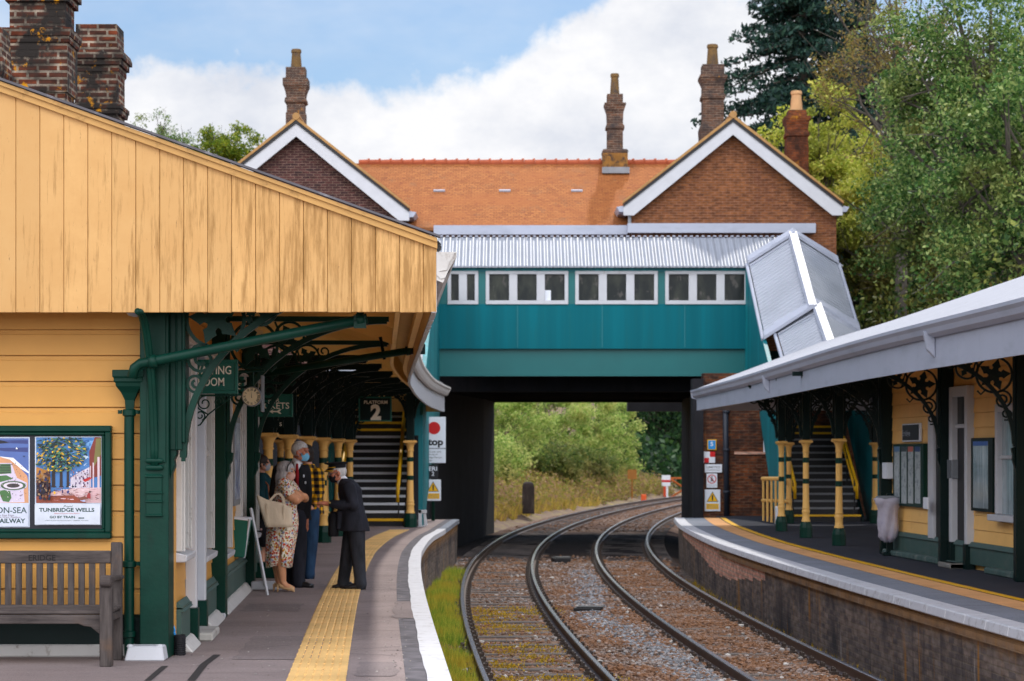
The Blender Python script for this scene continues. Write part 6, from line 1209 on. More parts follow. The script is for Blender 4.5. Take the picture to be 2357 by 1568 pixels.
s2 = thing('map_case', 'green framed map poster with a blue heading between doorway and window', 'notice case', rw(30.4, .05, 1)); rpanel(2246, 2297, 1008, 1178, 0, .07, M['greendark'], s2, 'frame'); rpanel(2252, 2286, 1016, 1170, .07, .074, M['glasspale'], s2, 'map_sheet', 0); rpanel(2252, 2286, 1016, 1026, .074, .077, ink((70,110,190)), s2, 'heading', 0)
q = rpanel(2187, 2207, 1058, 1102, 0, .10, M['steel'], None, 'meter_box'); tag(q, 'grey metal box on the cream wall left of the white door frame', 'box')
q = rpanel(2050, 2064, 1065, 1102, .0, .16, M['signwhite'], None, 'help_point'); tag(q, 'white rounded box at the corner of the right building beside the timetables', 'box')
q = rpanel(2155, 2165, 1145, 1172, .17, .20, M['signwhite'], None, 'small_notice'); tag(q, 'small white notice low on the first green post of the right building', 'notice')
# clear bag bin
def bagmat():
    t = NT('clear_polythene'); c = t.mix(t.noise(9, 6, .7), srgb(176,172,196), srgb(228,222,236)); t.bump(t.noise(1.0, 6, .7, t.mapping((22,22,5))), .7, .02); t.fin(c, .25, 0, .5)
    t.b.inputs['Alpha'].default_value = .62; return t.m
q = gx(2048, 1279); bn_ = thing('bag_bin', 'clear polythene bin bag hung from a hoop on a dark green post', 'bin', q); X, Z = q[0], q[1]
m = MB(); m.box(X-.05, X+.05, Z-.05, Z+.05, 0, 1.0); m.box(X-.12, X+.12, Z-.1, Z+.1, 0, .05); m.build('post', M['greendark'], bn_, bevel=.01)
bx_ = pt(2044, 1160, Z-.2); zt = .93
m = MB(); n = 28; rows = []
for i, (z_, r_) in enumerate(((zt+.0,.19),(zt-.02,.215),(zt-.08,.205),(zt-.13,.175),(zt-.2,.15),(zt-.35,.145),(zt-.5,.155),(zt-.62,.14),(zt-.68,.09),(zt-.70,.03))):
    rows.append([(bx_[0]+(r_+.022*math.sin(k*2*PI/n*7+i*.9)+.012*math.sin(k*2*PI/n*3-i*1.7))*math.cos(2*PI*k/n), Z-.2+(r_*.8+.02*math.sin(k*2*PI/n*5+i))*math.sin(2*PI*k/n), z_+.02*math.sin(k*2*PI/n*4+i)) for k in range(n+1)])
m.sheet(rows); m.build('bag', bagmat(), bn_, smooth=True)
m = MB(); m.tube([(bx_[0]+.19*math.cos(2*PI*k/20), Z-.2+.16*math.sin(2*PI*k/20), zt+.01) for k in range(21)], .012, 6); m.box(bx_[0]-.16, bx_[0]+.17, Z-.09, Z-.06, zt-.02, zt+.03); m.build('hoop', M['steel'], bn_)
m = MB(); m.lathe((bx_[0]+.02, Z-.22, zt-.68), [(.02,0),(.05,.02),(.055,.05),(.02,.07)], 10); m.build('litter', paint('dull_red_litter', srgb(150,70,74), .5, .2, 9, None), bn_, smooth=True)
# ================================================================== BEYOND THE BRIDGE
GZ = 138.0
gt = thing('wooden_gate', 'rusty orange cross braced gate beyond the bridge', 'gate', (pt(1565,1150,GZ)[0], GZ, -1.2)); m = MB(); org = paint('rust_orange_paint', srgb(176,92,40), .8, .2, 3, None)
for a, b in (((1540,1101),(1612,1101)),((1540,1148),(1612,1144)),((1542,1102),(1610,1146)),((1542,1147),(1610,1103))): m.tube([pt(*a, GZ), pt(*b, GZ)], .07, 6)
m.build('bars', org, gt)
for x, lab in ((1533, 'white and red marker post at the left end of the orange gate'), (1600, 'white and red marker post at the right end of the orange gate')):
    s = thing('marker_post', lab, 'post', (pt(x,1150,GZ-.3)[0], GZ-.3, -1.2)); Z = GZ-.3; m = MB(); a, b = pt(x-5, 1152, Z), pt(x+5, 1118, Z); m.box(a[0], b[0], Z, Z+.25, a[2], b[2]); m.build('post', M['signwhite'], s); m = MB(); m.box(a[0]-.02, (a[0]+b[0])/2, Z-.02, Z+.2, a[2], b[2]-.05); m.build('red_side', paint('orange_red', srgb(206,72,36), .5, .1, 3, None), s)
    m = MB(); a, b = pt(x-10, 1119, Z), pt(x+10, 1094, Z); m.box(a[0], b[0], Z-.03, Z+.02, a[2], b[2]); hd = m.build('head_board', M['signwhite'], s); m = MB(); a, b = pt(x-10, 1110, Z), pt(x+10, 1105, Z); m.box(a[0], b[0], Z-.04, Z-.031, a[2], b[2]); m.build('red_stripe', M['red'], hd)
gp_ = thing('grey_sign', 'grey rectangular sign on a thin pole seen against dark trees beyond the bridge', 'sign', (pt(1588,1100,GZ-4)[0], GZ-4, -1.2)); m = MB(); a, b = pt(1580, 1082, GZ-4), pt(1598, 1058, GZ-4); m.box(a[0], b[0], GZ-4, GZ-3.95, a[2], b[2]); m.build('plate', M['signgrey'], gp_); m = MB(); m.tube([pt(1588,1145,GZ-3.9), pt(1588,1062,GZ-3.9)], .05, 6); m.build('pole', M['steel'], gp_)
q = pt(1455, 1092, 127); m = MB(); m.box(q[0]-.27, q[0]+.27, 127, 127.05, q[2]-.28, q[2]+.28); m.tube([(q[0], 127.06, -1), (q[0], 127.06, q[2])], .05, 6); tag(m.build('trackside_board', paint('ochre_board', srgb(150,96,34), .6, .15, 3, None)), 'small ochre square board on the bank beyond the bridge', 'sign')
q = pt(1482, 1145, 125); m = MB(); m.box(q[0]-.15, q[0]+.15, 125, 125.3, q[2]-.25, q[2]+.17); tag(m.build('trackside_marker', paint('bright_orange', srgb(220,90,40), .6, .1, 3, None), bevel=.03), 'small bright orange marker beside the rail beyond the bridge', 'marker')
q = pt(1216, 1135, 92); m = MB(); Zq = 92.0; hh = 26*Zq/F
m.square_lathe((q[0], Zq, q[2]), [(.26,-hh-.4),(.26,-hh*.2),(.25,hh*.6),(.22,hh*.85),(.12,hh)]); tag(m.build('old_post', paint('tarred_timber', (.035,.025,.022,1), .9, .4, 4, (.09,.07,.06,1), (9,9,1.5), .5, .7, .6), bevel=.03), 'stout dark weathered timber post on the grassy bank under the bridge', 'post')
# ================================================================== TREES
def tree(lab, base, top, cz, rad, nclump, cr, nleaf, lsize, mat, seed, name='tree', group='trees around the station', shell=.55, trunk=.22, cx=0, cy=0, bare=0, bark=None, flat=.75, cat_='tree', gap=-.22):
    nleaf = int(nleaf*3.0); lsize *= .46; nclump = int(nclump*1.7); cr *= .74
    r = np.random.default_rng(seed); bx_, by_, bz_ = base; t = thing(name, lab, cat_, base, group); rx, ry, rz = rad
    C_ = []
    while len(C_) < nclump:
        d = r.normal(size=3); d /= np.linalg.norm(d); k = r.random()**shell; C_.append((bx_+cx+d[0]*rx*k, by_+cy+d[1]*ry*k, cz+d[2]*rz*k, cr*r.uniform(.55, 1.35)))
    P = []; w_ = np.array([c[3]**2 for c in C_]); cnt = np.maximum((nleaf*w_/w_.sum()).astype(int), 3)
    for (x, y, z, q), c in zip(C_, cnt):
        d = r.normal(size=(c,3)); d /= np.linalg.norm(d, axis=1)[:,None]; k = r.random((c,1))**.45*q*(1+.35*np.sin(d[:,:1]*5+x)*np.sin(d[:,2:]*6+z)); p = d*k; p[:,2] *= flat; P.append(p+np.array((x,y,z)))
    P = np.concatenate(P); g = np.sin(P[:,0]*2.3+seed)*np.sin(P[:,1]*2.1)*np.sin(P[:,2]*2.6+seed)+.5*np.sin(P[:,0]*5.1)*np.sin(P[:,2]*5.7+P[:,1]*4); P = P[g > gap+.25*r.normal(size=len(P))]; leafmesh('crown', P, lsize, mat, t, seed=seed)
    m = MB(); zt = cz+rz*.6; cxx, cyy = bx_+cx*.8, by_+cy*.8
    pth = [(bx_, by_, bz_-.3), (bx_+(cxx-bx_)*.4+.1, by_+(cyy-by_)*.4, bz_+(cz-rz-bz_)*.8), (cxx, cyy, cz-rz*.3), (cxx-.1, cyy, zt)]; m.tube(pth, [trunk, trunk*.8, trunk*.55, trunk*.12], 9)
    for i, (x, y, z, q) in enumerate(C_):
        if i % 2 and nclump > 30: continue
        h = r.uniform(.15, .75); a = Vector(pth[1]).lerp(Vector(pth[3]), h); b = Vector((x, y, z)); mid = a.lerp(b, .5)+Vector((r.normal()*.15, r.normal()*.15, .15)); tk = trunk*(.38-.25*h); m.tube([a, mid, b], [tk, tk*.6, tk*.18], 5, False)
        for _ in range(bare): d = Vector(r.normal(size=3))*q*.9; m.tube([mid.lerp(b, r.random()), b+d*.5, b+d+Vector((0,0,.15))], [tk*.22, tk*.15, .006], 4, False)
    m.build('trunk', bark or M['bark'], t); return t
# conifer
def conifer(lab, base, H, R, n, seed):
    r = np.random.default_rng(seed); t = thing('conifer', lab, 'tree', base, None); P = []; m = MB(); bx_, by_, bz_ = base; m.tube([(bx_,by_,bz_-.2), (bx_,by_,bz_+H*.6), (bx_,by_,bz_+H)], [.3,.18,.03], 8)
    nb = 260
    for i in range(nb):
        f = r.random()**.8; z = bz_+H*(.12+.88*f); ln = R*(1-f)**.75*r.uniform(.6, 1.15)+.35; a = r.uniform(0, 2*PI); k = int(n/nb*(.4+ln/R)); s = r.random(k)**.7
        droop = -.30*s**1.3*ln+.18*np.maximum(s-.7, 0)*ln; wid = ln*.16*(1-s*.6)*r.normal(size=k)
        x = bx_+np.cos(a)*s*ln-np.sin(a)*wid; y = by_+np.sin(a)*s*ln+np.cos(a)*wid; P.append(np.stack([x, y, z+droop+r.normal(size=k)*.08-.10*np.abs(wid)], 1)); m.tube([(bx_,by_,z), (bx_+math.cos(a)*ln*.95, by_+math.sin(a)*ln*.95, z-.28*ln)], [.05,.012], 5, False)
    leafmesh('crown', np.concatenate(P), .12, M['leaf_conifer'], t, up=1.2, asp=.4, seed=seed); m.build('trunk', M['bark'], t); return t
def X_(x, Z): return (x-CX)*Z/F
def Zz(y, Z): return CH+(HY-y)*Z/F
conifer('dark blue green conifer rising behind the brick gables on the right', (X_(1850,78), 78, 5.0), 15.5, 6.2, 62000, 5)
conifer('second dark conifer mostly hidden behind the leafy trees at the top right', (X_(1965,84), 84, 5.0), 15.0, 5.0, 34000, 6)
G = 'trees on the right hand bank'
tree('yellow green young maple beside the red chimney on the right', (X_(1890,72), 72, 5), 0, Zz(385,72), (2.2,1.8,2.7), 62, .62, 9000, .15, M['leaf_yellow'], 21, group=G, trunk=.14, bare=1)
tree('yellow green maple in front of the dark bank right of the gable', (X_(2020,68), 68, 4), 0, Zz(470,68), (1.9,1.6,2.6), 48, .62, 7500, .15, M['leaf_yellow'], 22, group=G, trunk=.14, bare=1)
tree('tall broad tree with grey green leaves filling the top right corner', (X_(2290,52), 52, 3), 0, Zz(250,52), (2.9,2.2,3.9), 120, .85, 27000, .12, M['leaf_willow'], 23, group=G, trunk=.3, bare=1)
tree('grey green tree overhanging the right canopy roof at the picture edge', (X_(2400,47), 47, 3), 0, Zz(430,47), (2.6,2.4,3.2), 80, .85, 20000, .115, M['leaf_willow'], 24, group=G, trunk=.3, bare=1)
tree('sparse brown budding tree with bare twigs at the top right against the sky', (X_(2070,63), 63, 4), 0, Zz(130,63), (2.5,2.0,3.2), 90, .6, 5200, .10, M['leaf_brown'], 25, group=G, trunk=.2, bare=4)
tree('mixed olive tree below the tall grey green tree on the right bank', (X_(2180,58), 58, 3), 0, Zz(480,58), (2.3,2.0,2.5), 70, .75, 15000, .12, M['leaf_willow'], 26, group=G, trunk=.25, bare=2)
tree('dark leafy mass right of the gable wall above the covered stairs', (X_(2010,74), 74, 3), 0, Zz(590,74), (2.3,2.0,2.9), 80, .95, 17000, .16, M['leaf_dark'], 27, group=G, trunk=.25, bare=2)
tree('dark ivy clad tree behind the right canopy roof', (X_(2150,66), 66, 3), 0, Zz(610,66), (2.6,2.0,2.2), 80, .95, 17000, .15, M['leaf_dark'], 28, group=G, trunk=.25, bare=3)
tree('dark ivy clad tree above the near end of the right canopy', (X_(2320,57), 57, 3), 0, Zz(600,57), (2.4,2.0,1.9), 70, .9, 15000, .14, M['leaf_dark'], 29, group=G, trunk=.25, bare=3)
tree('deep shaded tree closing the gap behind the right hand trees', (X_(2120,80), 80, 3), 0, Zz(440,80), (3.0,1.4,2.8), 70, 1.0, 9000, .2, M['leaf_shade'], 30, group=G, trunk=.3)
tree('deep shaded tree behind the top right corner', (X_(2300,72), 72, 3), 0, Zz(520,72), (3.2,1.4,3.4), 70, 1.0, 9000, .19, M['leaf_shade'], 31, group=G, trunk=.3)
tree('deep shaded tree low behind the covered stairs on the right', (X_(1980,86), 86, 3), 0, Zz(560,86), (3.0,1.6,3.2), 70, 1.1, 10000, .2, M['leaf_shade'], 32, group=G, trunk=.3)
G2 = 'trees behind the left gable'
tree('fresh green round topped tree behind the left brick gable', (X_(525,88), 88, 3), 0, Zz(345,88), (1.5,1.4,1.05), 34, .42, 3600, .13, M['leaf_green'], 41, group=G2, trunk=.16, bare=2)
tree('thin greyish tree between the near chimneys and the fresh green tree', (X_(375,90), 90, 3), 0, Zz(320,90), (1.6,1.2,1.2), 40, .38, 1700, .10, M['leaf_willow'], 42, group=G2, trunk=.14, bare=4)
M['leaf_mid'] = leafmat('shaded_bush_leaves', [srgb(60,92,44), srgb(92,118,54), srgb(124,140,68), srgb(160,160,90)], (srgb(150,130,80), .4, .5, .66))
G3 = 'bushes on the bank beyond the bridge'
for i, (x, Z, cy_, rx, rz, n, mt, lab) in enumerate((
    (1178, 113, 975, 2.1, 2.5, 8000, 'leaf_bright', 'pale yellowish bush at the left edge of the bridge opening'),
    (1150, 104, 1065, 1.3, 1.3, 4000, 'leaf_bright', 'low pale bush above the dry grass by the left abutment'),
    (1258, 120, 985, 2.4, 2.9, 10000, 'leaf_bright', 'tall sunlit bush left of centre in the bridge opening'),
    (1335, 130, 990, 2.4, 2.9, 10000, 'leaf_bright', 'sunlit green bush at the centre of the bridge opening'),
    (1418, 139, 1010, 1.6, 2.9, 9000, 'leaf_bright', 'bright feathery bush at the right edge of the sunlit growth'),
    (1265, 116, 1062, 2.4, 1.1, 6500, 'leaf_mid', 'darker green bush low in the sunlit growth beyond the bridge'),
    (1345, 127, 1072, 2.2, 1.1, 6000, 'leaf_mid', 'low green bush under the sunlit bushes, beside the dry bank'),
    (1420, 138, 1082, 1.4, 1.0, 4500, 'leaf_bright', 'low bright bush just above the dry bank beyond the bridge'),
    (1240, 132, 905, 3.4, 3.2, 9000, 'leaf_green', 'taller fresh green tree behind the sunlit bushes, cut off by the girder'))):
    X = X_(x, Z); tree(lab, (X, Z, bank(X, Z)), 0, Zz(cy_, Z), (rx, 1.8, rz), 52, .72, n, .15, M[mt], 60+i, name='bush' if cy_ > 950 else 'tree', group=G3, trunk=.05, bare=3, cat_='bush' if cy_ > 950 else 'tree', gap=-.12, shell=.4)
G4 = 'dark trees far beyond the bridge'
for i, (x, Z) in enumerate(((1490, 165), (1545, 158), (1605, 160), (1440, 178), (1660, 170))):
    X = X_(x, Z); tree(('dark shaded tree far beyond the bridge, first from the sunlit bushes', 'dark shaded tree far beyond the bridge, above the orange gate', 'dark shaded tree far beyond the bridge, beside the right abutment', 'dark shaded tree far beyond the bridge, hidden behind sunlit bushes', 'dark shaded tree far beyond the bridge, behind the right abutment')[i], (X, Z, bank(X, Z)), 0, 5.0, (3.2, 2.2, 5.2), 60, 1.2, 8000, .26, M['leaf_shade'], 80+i, group=G4, trunk=.25)
und = []
r = np.random.default_rng(99)
for _ in range(9000):
    Z = r.uniform(146, 185); X = r.uniform(L(Z)-10, L(Z)-1.6); und.append((X, Z, bank(X, Z)+r.random()**2*2.2))
struct(leafmesh('undergrowth', np.array(und), .28, M['leaf_shade'], None, seed=9), 'stuff')
und = []
for _ in range(44000):
    Z = r.uniform(86, 142); d = .5+abs(r.normal())*3.6; X = L(Z)-1.6-d; und.append((X, Z, bank(X, Z)+r.random()**2*.8))
struct(leafmesh('bank_scrub', np.array(und), .09, island('dry_scrub', [srgb(150,120,96), srgb(170,140,110), srgb(150,140,70), srgb(120,130,60), srgb(186,160,90)], .9, .3), None, seed=10), 'stuff')
und = []
for _ in range(60000):
    Z = r.uniform(40, 84); X = r.uniform(9.6, 22); und.append((X, Z, 2.6+r.random()*3.6+max(0, X-11)*.25))
struct(leafmesh('ivy_bank', np.array(und), .08, M['leaf_dark'], None, seed=12), 'stuff')
# ================================================================== PEOPLE
def fuse(mb, voxel, smooth=3, factor=.5):
    """weld overlapping closed shapes into one continuous skin"""
    me = bpy.data.meshes.new('t'); me.from_pydata(mb.v, [], mb.f); o = bpy.data.objects.new('t', me); col.objects.link(o)
    r = o.modifiers.new('r', 'REMESH'); r.mode = 'VOXEL'; r.voxel_size = voxel; s = o.modifiers.new('s', 'SMOOTH'); s.iterations = smooth; s.factor = factor
    bpy.context.view_layer.update(); e = o.evaluated_get(bpy.context.evaluated_depsgraph_get()); m2 = bpy.data.meshes.new_from_object(e); bpy.data.objects.remove(o); bpy.data.meshes.remove(me)
    r = MB(); r.v = [tuple(v.co) for v in m2.vertices]; r.f = [tuple(p.vertices) for p in m2.polygons]; r.mi = [0]*len(r.f); bpy.data.meshes.remove(m2); return r
def ball(mb, c, r, n=14, m=9, mat=None):
    r = r if isinstance(r, (tuple, list)) else (r, r, r); vs = [(0,0,-1)]; 
    for i in range(1, m):
        a = -PI/2+PI*i/m; vs += [(math.cos(a)*math.cos(2*PI*k/n), math.cos(a)*math.sin(2*PI*k/n), math.sin(a)) for k in range(n)]
    vs.append((0,0,1)); T = lambda p: Vector((p[0]*r[0], p[1]*r[1], p[2]*r[2])); P = [Vector(c)+((mat @ T(p)) if mat else T(p)) for p in vs]
    fs = [(0, 1+(k+1) % n, 1+k) for k in range(n)]+[(1+i*n+k, 1+i*n+(k+1) % n, 1+(i+1)*n+(k+1) % n, 1+(i+1)*n+k) for i in range(m-2) for k in range(n)]+[(len(vs)-1, 1+(m-2)*n+k, 1+(m-2)*n+(k+1) % n) for k in range(n)]
    return mb.add(P, fs)
def limb(mb, pts, rad, n=12):
    mb.tube(pts, list(rad), n)
    for p, r in zip(pts, rad): ball(mb, p, r, 10, 7)
def loft(mb, rings, n=20):
    """rings: (centre, half width x, half depth y, yaw)"""
    vs = []
    for c, rx, ry, yw in rings:
        cy, sy = math.cos(yw), math.sin(yw)
        for k in range(n): a = 2*PI*k/n; x, y = rx*math.copysign(abs(math.cos(a))**.85, math.cos(a)), ry*math.copysign(abs(math.sin(a))**.85, math.sin(a)); vs.append((c[0]+x*cy-y*sy, c[1]+x*sy+y*cy, c[2]))
    fs = [(i*n+k, i*n+(k+1) % n, (i+1)*n+(k+1) % n, (i+1)*n+k) for i in range(len(rings)-1) for k in range(n)]; m = (len(rings)-1)*n
    return mb.add(vs, fs+[tuple(range(n))[::-1], tuple(m+k for k in range(n))])
def headmat(c, yaw, pitch=0, roll=0):      # yaw: facing direction measured from +Y, positive toward -X
    return Matrix.Translation(c) @ Matrix.Rotation(yaw, 4, 'Z') @ Matrix.Rotation(-pitch, 4, 'X') @ Matrix.Rotation(roll, 4, 'Y')
def head(mb, T, s=1.0):
    R3 = T.to_3x3(); b = lambda c, r: ball(mb, T @ (Vector(c)*s), tuple(q*s for q in r), 18, 12, R3)
    b((0,-.012,.025), (.074,.095,.092)); b((0,.022,-.04), (.060,.070,.078)); b((0,.045,-.085), (.036,.036,.030)); b((0,.074,.035), (.055,.020,.022)); b((0,.082,-.052), (.028,.014,.018))
    for sx in (-1, 1): b((sx*.045,.058,-.022), (.026,.026,.026)); b((sx*.077,-.008,-.012), (.010,.020,.032)); b((sx*.060,.02,-.065), (.018,.04,.03))
    limb(mb, [T @ (Vector((0,.085,.028))*s), T @ (Vector((0,.108,-.020))*s), T @ (Vector((0,.090,-.030))*s)], [.009*s,.014*s,.015*s], 8)
def eyes(T, par, s=1.0):
    m = MB(); R3 = T.to_3x3()
    for sx in (-1, 1): ball(m, T @ (Vector((sx*.031,.083,.008))*s), (.013*s,.008*s,.006*s), 10, 6, R3)
    m.build('eyes', M['ink'], par, smooth=True)
    m = MB()
    for sx in (-1, 1): ball(m, T @ (Vector((sx*.032,.090,.031))*s), (.018*s,.006*s,.004*s), 10, 6, R3)
    m.build('eyebrows', M['steel'], par, smooth=True)
def shell(T, cond, c, r, n=30, m=22):
    """open patch of an ellipsoid around the head (masks, hair)"""
    mb = MB(); P = []; R = []
    for i in range(m+1):
        a = -PI/2+PI*i/m
        for k in range(n+1): q = 2*PI*k/n; p = (c[0]+r[0]*math.cos(a)*math.sin(q), c[1]+r[1]*math.cos(a)*math.cos(q), c[2]+r[2]*math.sin(a)); P.append(p)
    fs = []
    for i in range(m):
        for k in range(n):
            ids = (i*(n+1)+k, i*(n+1)+k+1, (i+1)*(n+1)+k+1, (i+1)*(n+1)+k); cc = sum((Vector(P[j]) for j in ids), Vector())/4
            if cond(cc): fs.append(ids)
    mb.add([T @ Vector(p) for p in P], fs); return mb
def solid(o, th): s = o.modifiers.new('thickness', 'SOLIDIFY'); s.thickness = th; s.offset = 0; return o
def mask(T, mat, par, s=1.0):
    m = shell(T, lambda p: p.y > .035*s and p.z < -.010*s+.25*max(0, p.y-.085*s) and p.z > -.098*s, (0,.030*s,-.045*s), (.070*s,.082*s,.075*s)); o = solid(m.build('face_mask', mat, par, smooth=True), .004)
    m = MB()
    for sx in (-1, 1): m.tube([T @ (Vector((sx*.066,.045,-.02))*s), T @ (Vector((sx*.079,.018,-.006))*s), T @ (Vector((sx*.078,-.006,.012))*s)], .0022, 5); m.tube([T @ (Vector((sx*.062,.045,-.078))*s), T @ (Vector((sx*.079,.012,-.05))*s), T @ (Vector((sx*.078,-.006,-.03))*s)], .0022, 5)
    m.build('ear_loops', mat, o); return o
def hand(mb, wrist, d, palm_n, curl=(.5,.55,.6,.65), thumb=1, s=1.0):
    """d: direction of the fingers, palm_n: normal out of the back of the hand; curl per finger (0 straight .. 1 closed)"""
    d = Vector(d).normalized(); nrm = Vector(palm_n); nrm = (nrm-d*nrm.dot(d)).normalized(); sd = d.cross(nrm); w = Vector(wrist)
    limb(mb, [w, w+d*.035*s], [.026*s,.030*s], 10)
    for k in range(4): a = (k-1.5)*.019*s; limb(mb, [w+d*.025*s+sd*a*.8, w+d*.085*s+sd*a], [.015*s,.0135*s], 8)
    for k, (ln, c) in enumerate(zip((.072,.080,.075,.058), curl)):
        p = w+d*.085*s+sd*(k-1.5)*.0195*s; a = 0; pts = [p]
        for q in (.45,.32,.23): a += c*1.25; p = p+(d*math.cos(a)-nrm*math.sin(a))*ln*q*s; pts.append(p)
        limb(mb, pts, [.0098*s,.0092*s,.0085*s,.0072*s], 8)
    t0 = w+d*.03*s-sd*.026*s*thumb; limb(mb, [t0, t0+(d*.6-sd*.6*thumb-nrm*.25).normalized()*.042*s, t0+(d*.75-sd*.35*thumb-nrm*.5).normalized()*.075*s], [.014*s,.0115*s,.009*s], 8)
def shoe(mb, heel, toe, w_=.045, h=.085):
    A, B = Vector(heel), Vector(toe); d = (B-A).normalized(); L_ = (B-A).length; sd = Vector((-d.y, d.x, 0)); rings = []
    pr = [(0,.6,.055),(.03,.85,h),(.09,.9,h*1.05),(.16,.92,.072),(.21,1.05,.052),(.25,.95,.042),(L_,.35,.03)]; n = 12; vs = []
    for t, ww, hh in pr:
        t = min(t, L_)
        for k in range(n): a = 2*PI*k/n; vs.append(A+d*t+sd*(w_*ww*math.copysign(abs(math.cos(a))**.7, math.cos(a)))+Vector((0,0,hh*.5+hh*.5*math.copysign(abs(math.sin(a))**.7, math.sin(a)))))
    fs = [(i*n+k, i*n+(k+1) % n, (i+1)*n+(k+1) % n, (i+1)*n+k) for i in range(len(pr)-1) for k in range(n)]; m = (len(pr)-1)*n
    mb.add(vs, fs+[tuple(range(n))[::-1], tuple(m+k for k in range(n))])
def skinmat(name, c): 
    t = NT(name); b = t.mix(t.ramp(t.noise(14, 4), .35, .7), shade(c, .86), shade(c, 1.06)); t.b.inputs['Subsurface Weight'].default_value = .08; t.b.inputs['Subsurface Radius'].default_value = (.02,.008,.005); t.bump(t.noise(200, 2), .08, .002); return t.fin(b, .5, 0, .35)
def cloth(name, c, var=.25, sc_=6, bump=.5, rough=.85):
    t = NT(name); f = t.noise(1.0, 3, .5, t.mapping((9,9,4))); b = t.mix(t.ramp(f, .3, .72), shade(c, 1-var), shade(c, 1+var)); t.bump(f, bump, .03); return t.fin(b, rough, 0, .25)
M['skin'] = skinmat('pink_skin', srgb(206,150,124)); M['skinruddy'] = skinmat('ruddy_skin', srgb(196,124,96)); M['skintan'] = skinmat('tanned_skin', srgb(204,144,106))
M['suit'] = cloth('dark_navy_wool', (.018,.019,.028,1), .45); M['suittrouser'] = cloth('charcoal_trouser_wool', (.026,.028,.036,1), .5); M['suitblack'] = cloth('black_wool', (.010,.010,.013,1), .4); M['jeans'] = cloth('blue_denim', (.016,.045,.10,1), .4); M['hairgrey'] = None
def hairmat(name, a, b):
    t = NT(name); f = t.noise(1.0, 5, .7, t.mapping((90,90,9))); t.bump(f, .6, .01); return t.fin(t.mix(t.ramp(f, .3, .7), a, b), .55, 0, .35)
M['hairgrey'] = hairmat('silver_grey_hair', srgb(128,124,128), srgb(206,200,200)); M['hairwhite'] = hairmat('white_hair', srgb(170,168,170), srgb(226,222,220)); M['hairdark'] = hairmat('dark_brown_hair', srgb(20,14,13), srgb(48,36,32))
M['shoeblack'] = paint('black_leather', (.012,.012,.014,1), .35, .2, 8, None); M['shoebeige'] = paint('beige_leather', srgb(206,166,122), .45, .1, 8, None)
M['maskblue'] = paint('pale_blue_mask', srgb(120,190,226), .8, .08, 9, None); M['maskblack'] = cloth('black_cloth_mask', (.010,.010,.014,1), .2)
M['shirtwhite'] = paint('white_shirt', srgb(222,222,228), .8, .06, 9, None)
def person(lab, X, Z, grp=None): return Vector((X, Z, 0))
def body_obj(mb, lab, mat, base, voxel=.007):
    f = fuse(mb, voxel, 2); f.xform(Matrix.Translation((0,0,0))); me_o = f.build('person', mat, None, smooth=True); me_o.data.transform(Matrix.Translation(-base)); me_o.location = base
    return tag(me_o, lab, 'person', 'people talking on the left platform')
def piece(mb, name, mat, par, voxel=.011, sm=3): return fuse(mb, voxel, sm).build(name, mat, par, smooth=True)
# ---------------------------------------------------------------- uniformed man in a peaked cap, stooping and pointing left
B = Vector(((812-CX)*26.2/F, 26.2, 0)); q = lambda x, y, z: B+Vector((x, y, z))
b = MB(); HT = headmat(q(-.185, -.01, 1.405), PI/2+.15, .30); head(b, HT, 1.02)
limb(b, [q(-.165,0,1.35), q(-.11,0,1.30), q(-.06,0,1.24)], [.055,.058,.07]); loft(b, [(q(0,0,.85),.14,.16,0), (q(-.02,0,1.0),.12,.15,0), (q(-.05,0,1.25),.10,.15,0)], 16)
limb(b, [q(-.25,-.155,1.03), q(-.315,-.14,1.035)], [.030,.028]); hand(b, q(-.31,-.14,1.035), (-1,.05,.12), (.1,-.25,1), (.05,.75,.85,.9), -1, .98)
limb(b, [q(-.16,.22,.95), q(-.20,.20,.88)], [.03,.028]); hand(b, q(-.2,.2,.88), (-.5,0,-1), (-1,.3,.3), (.5,.55,.6,.6), 1)
for p in ([(.0,.09,.80),(-.05,.09,.44),(-.10,.10,.09)], [(.03,-.09,.80),(.045,-.09,.44),(.085,-.09,.09)]): limb(b, [q(*k) for k in p], [.075,.055,.04])
of = body_obj(b, 'person in dark uniform and black peaked cap stooping to point at the others', M['skinruddy'], B)
eyes(HT, of, 1.02); mask(HT, M['maskblack'], of, 1.04)
m = MB(); loft(m, [(q(.025,0,.70),.185,.205,0), (q(.02,0,.82),.165,.20,0), (q(.0,0,.95),.145,.19,0), (q(-.025,0,1.10),.140,.20,0), (q(-.035,0,1.20),.145,.205,0), (q(-.055,0,1.275),.115,.17,0), (q(-.085,0,1.335),.068,.085,0)], 24)
limb(m, [q(-.035,-.17,1.225), q(.03,-.235,1.02), q(-.10,-.20,1.015), q(-.235,-.155,1.03)], [.085,.070,.062,.052]); limb(m, [q(-.05,.17,1.225), q(.0,.24,1.02), q(-.155,.22,.96)], [.085,.07,.052])
loft(m, [(q(-.16,.0,.72),.05,.12,0), (q(-.14,0,.95),.06,.14,0)], 12); jk = piece(m, 'jacket', M['suit'], of, .011, 3)
m = MB(); m.sheet([[q(-.205+.015*t,-.20+.02*t,.93), q(-.16+.01*t,-.208+.01*t,.93)] for t in (0,1)]); 
for z_, x_ in ((.955,-.20),(1.0,-.195)): ball(m, q(x_,-.10,z_), .010, 8, 6)
ball(m, q(-.262,-.20,1.045), (.012,.012,.012), 8, 6); m.build('buttons', paint('brass', (.5,.33,.08,1), .35, .1, 6, None), jk)
m = MB()
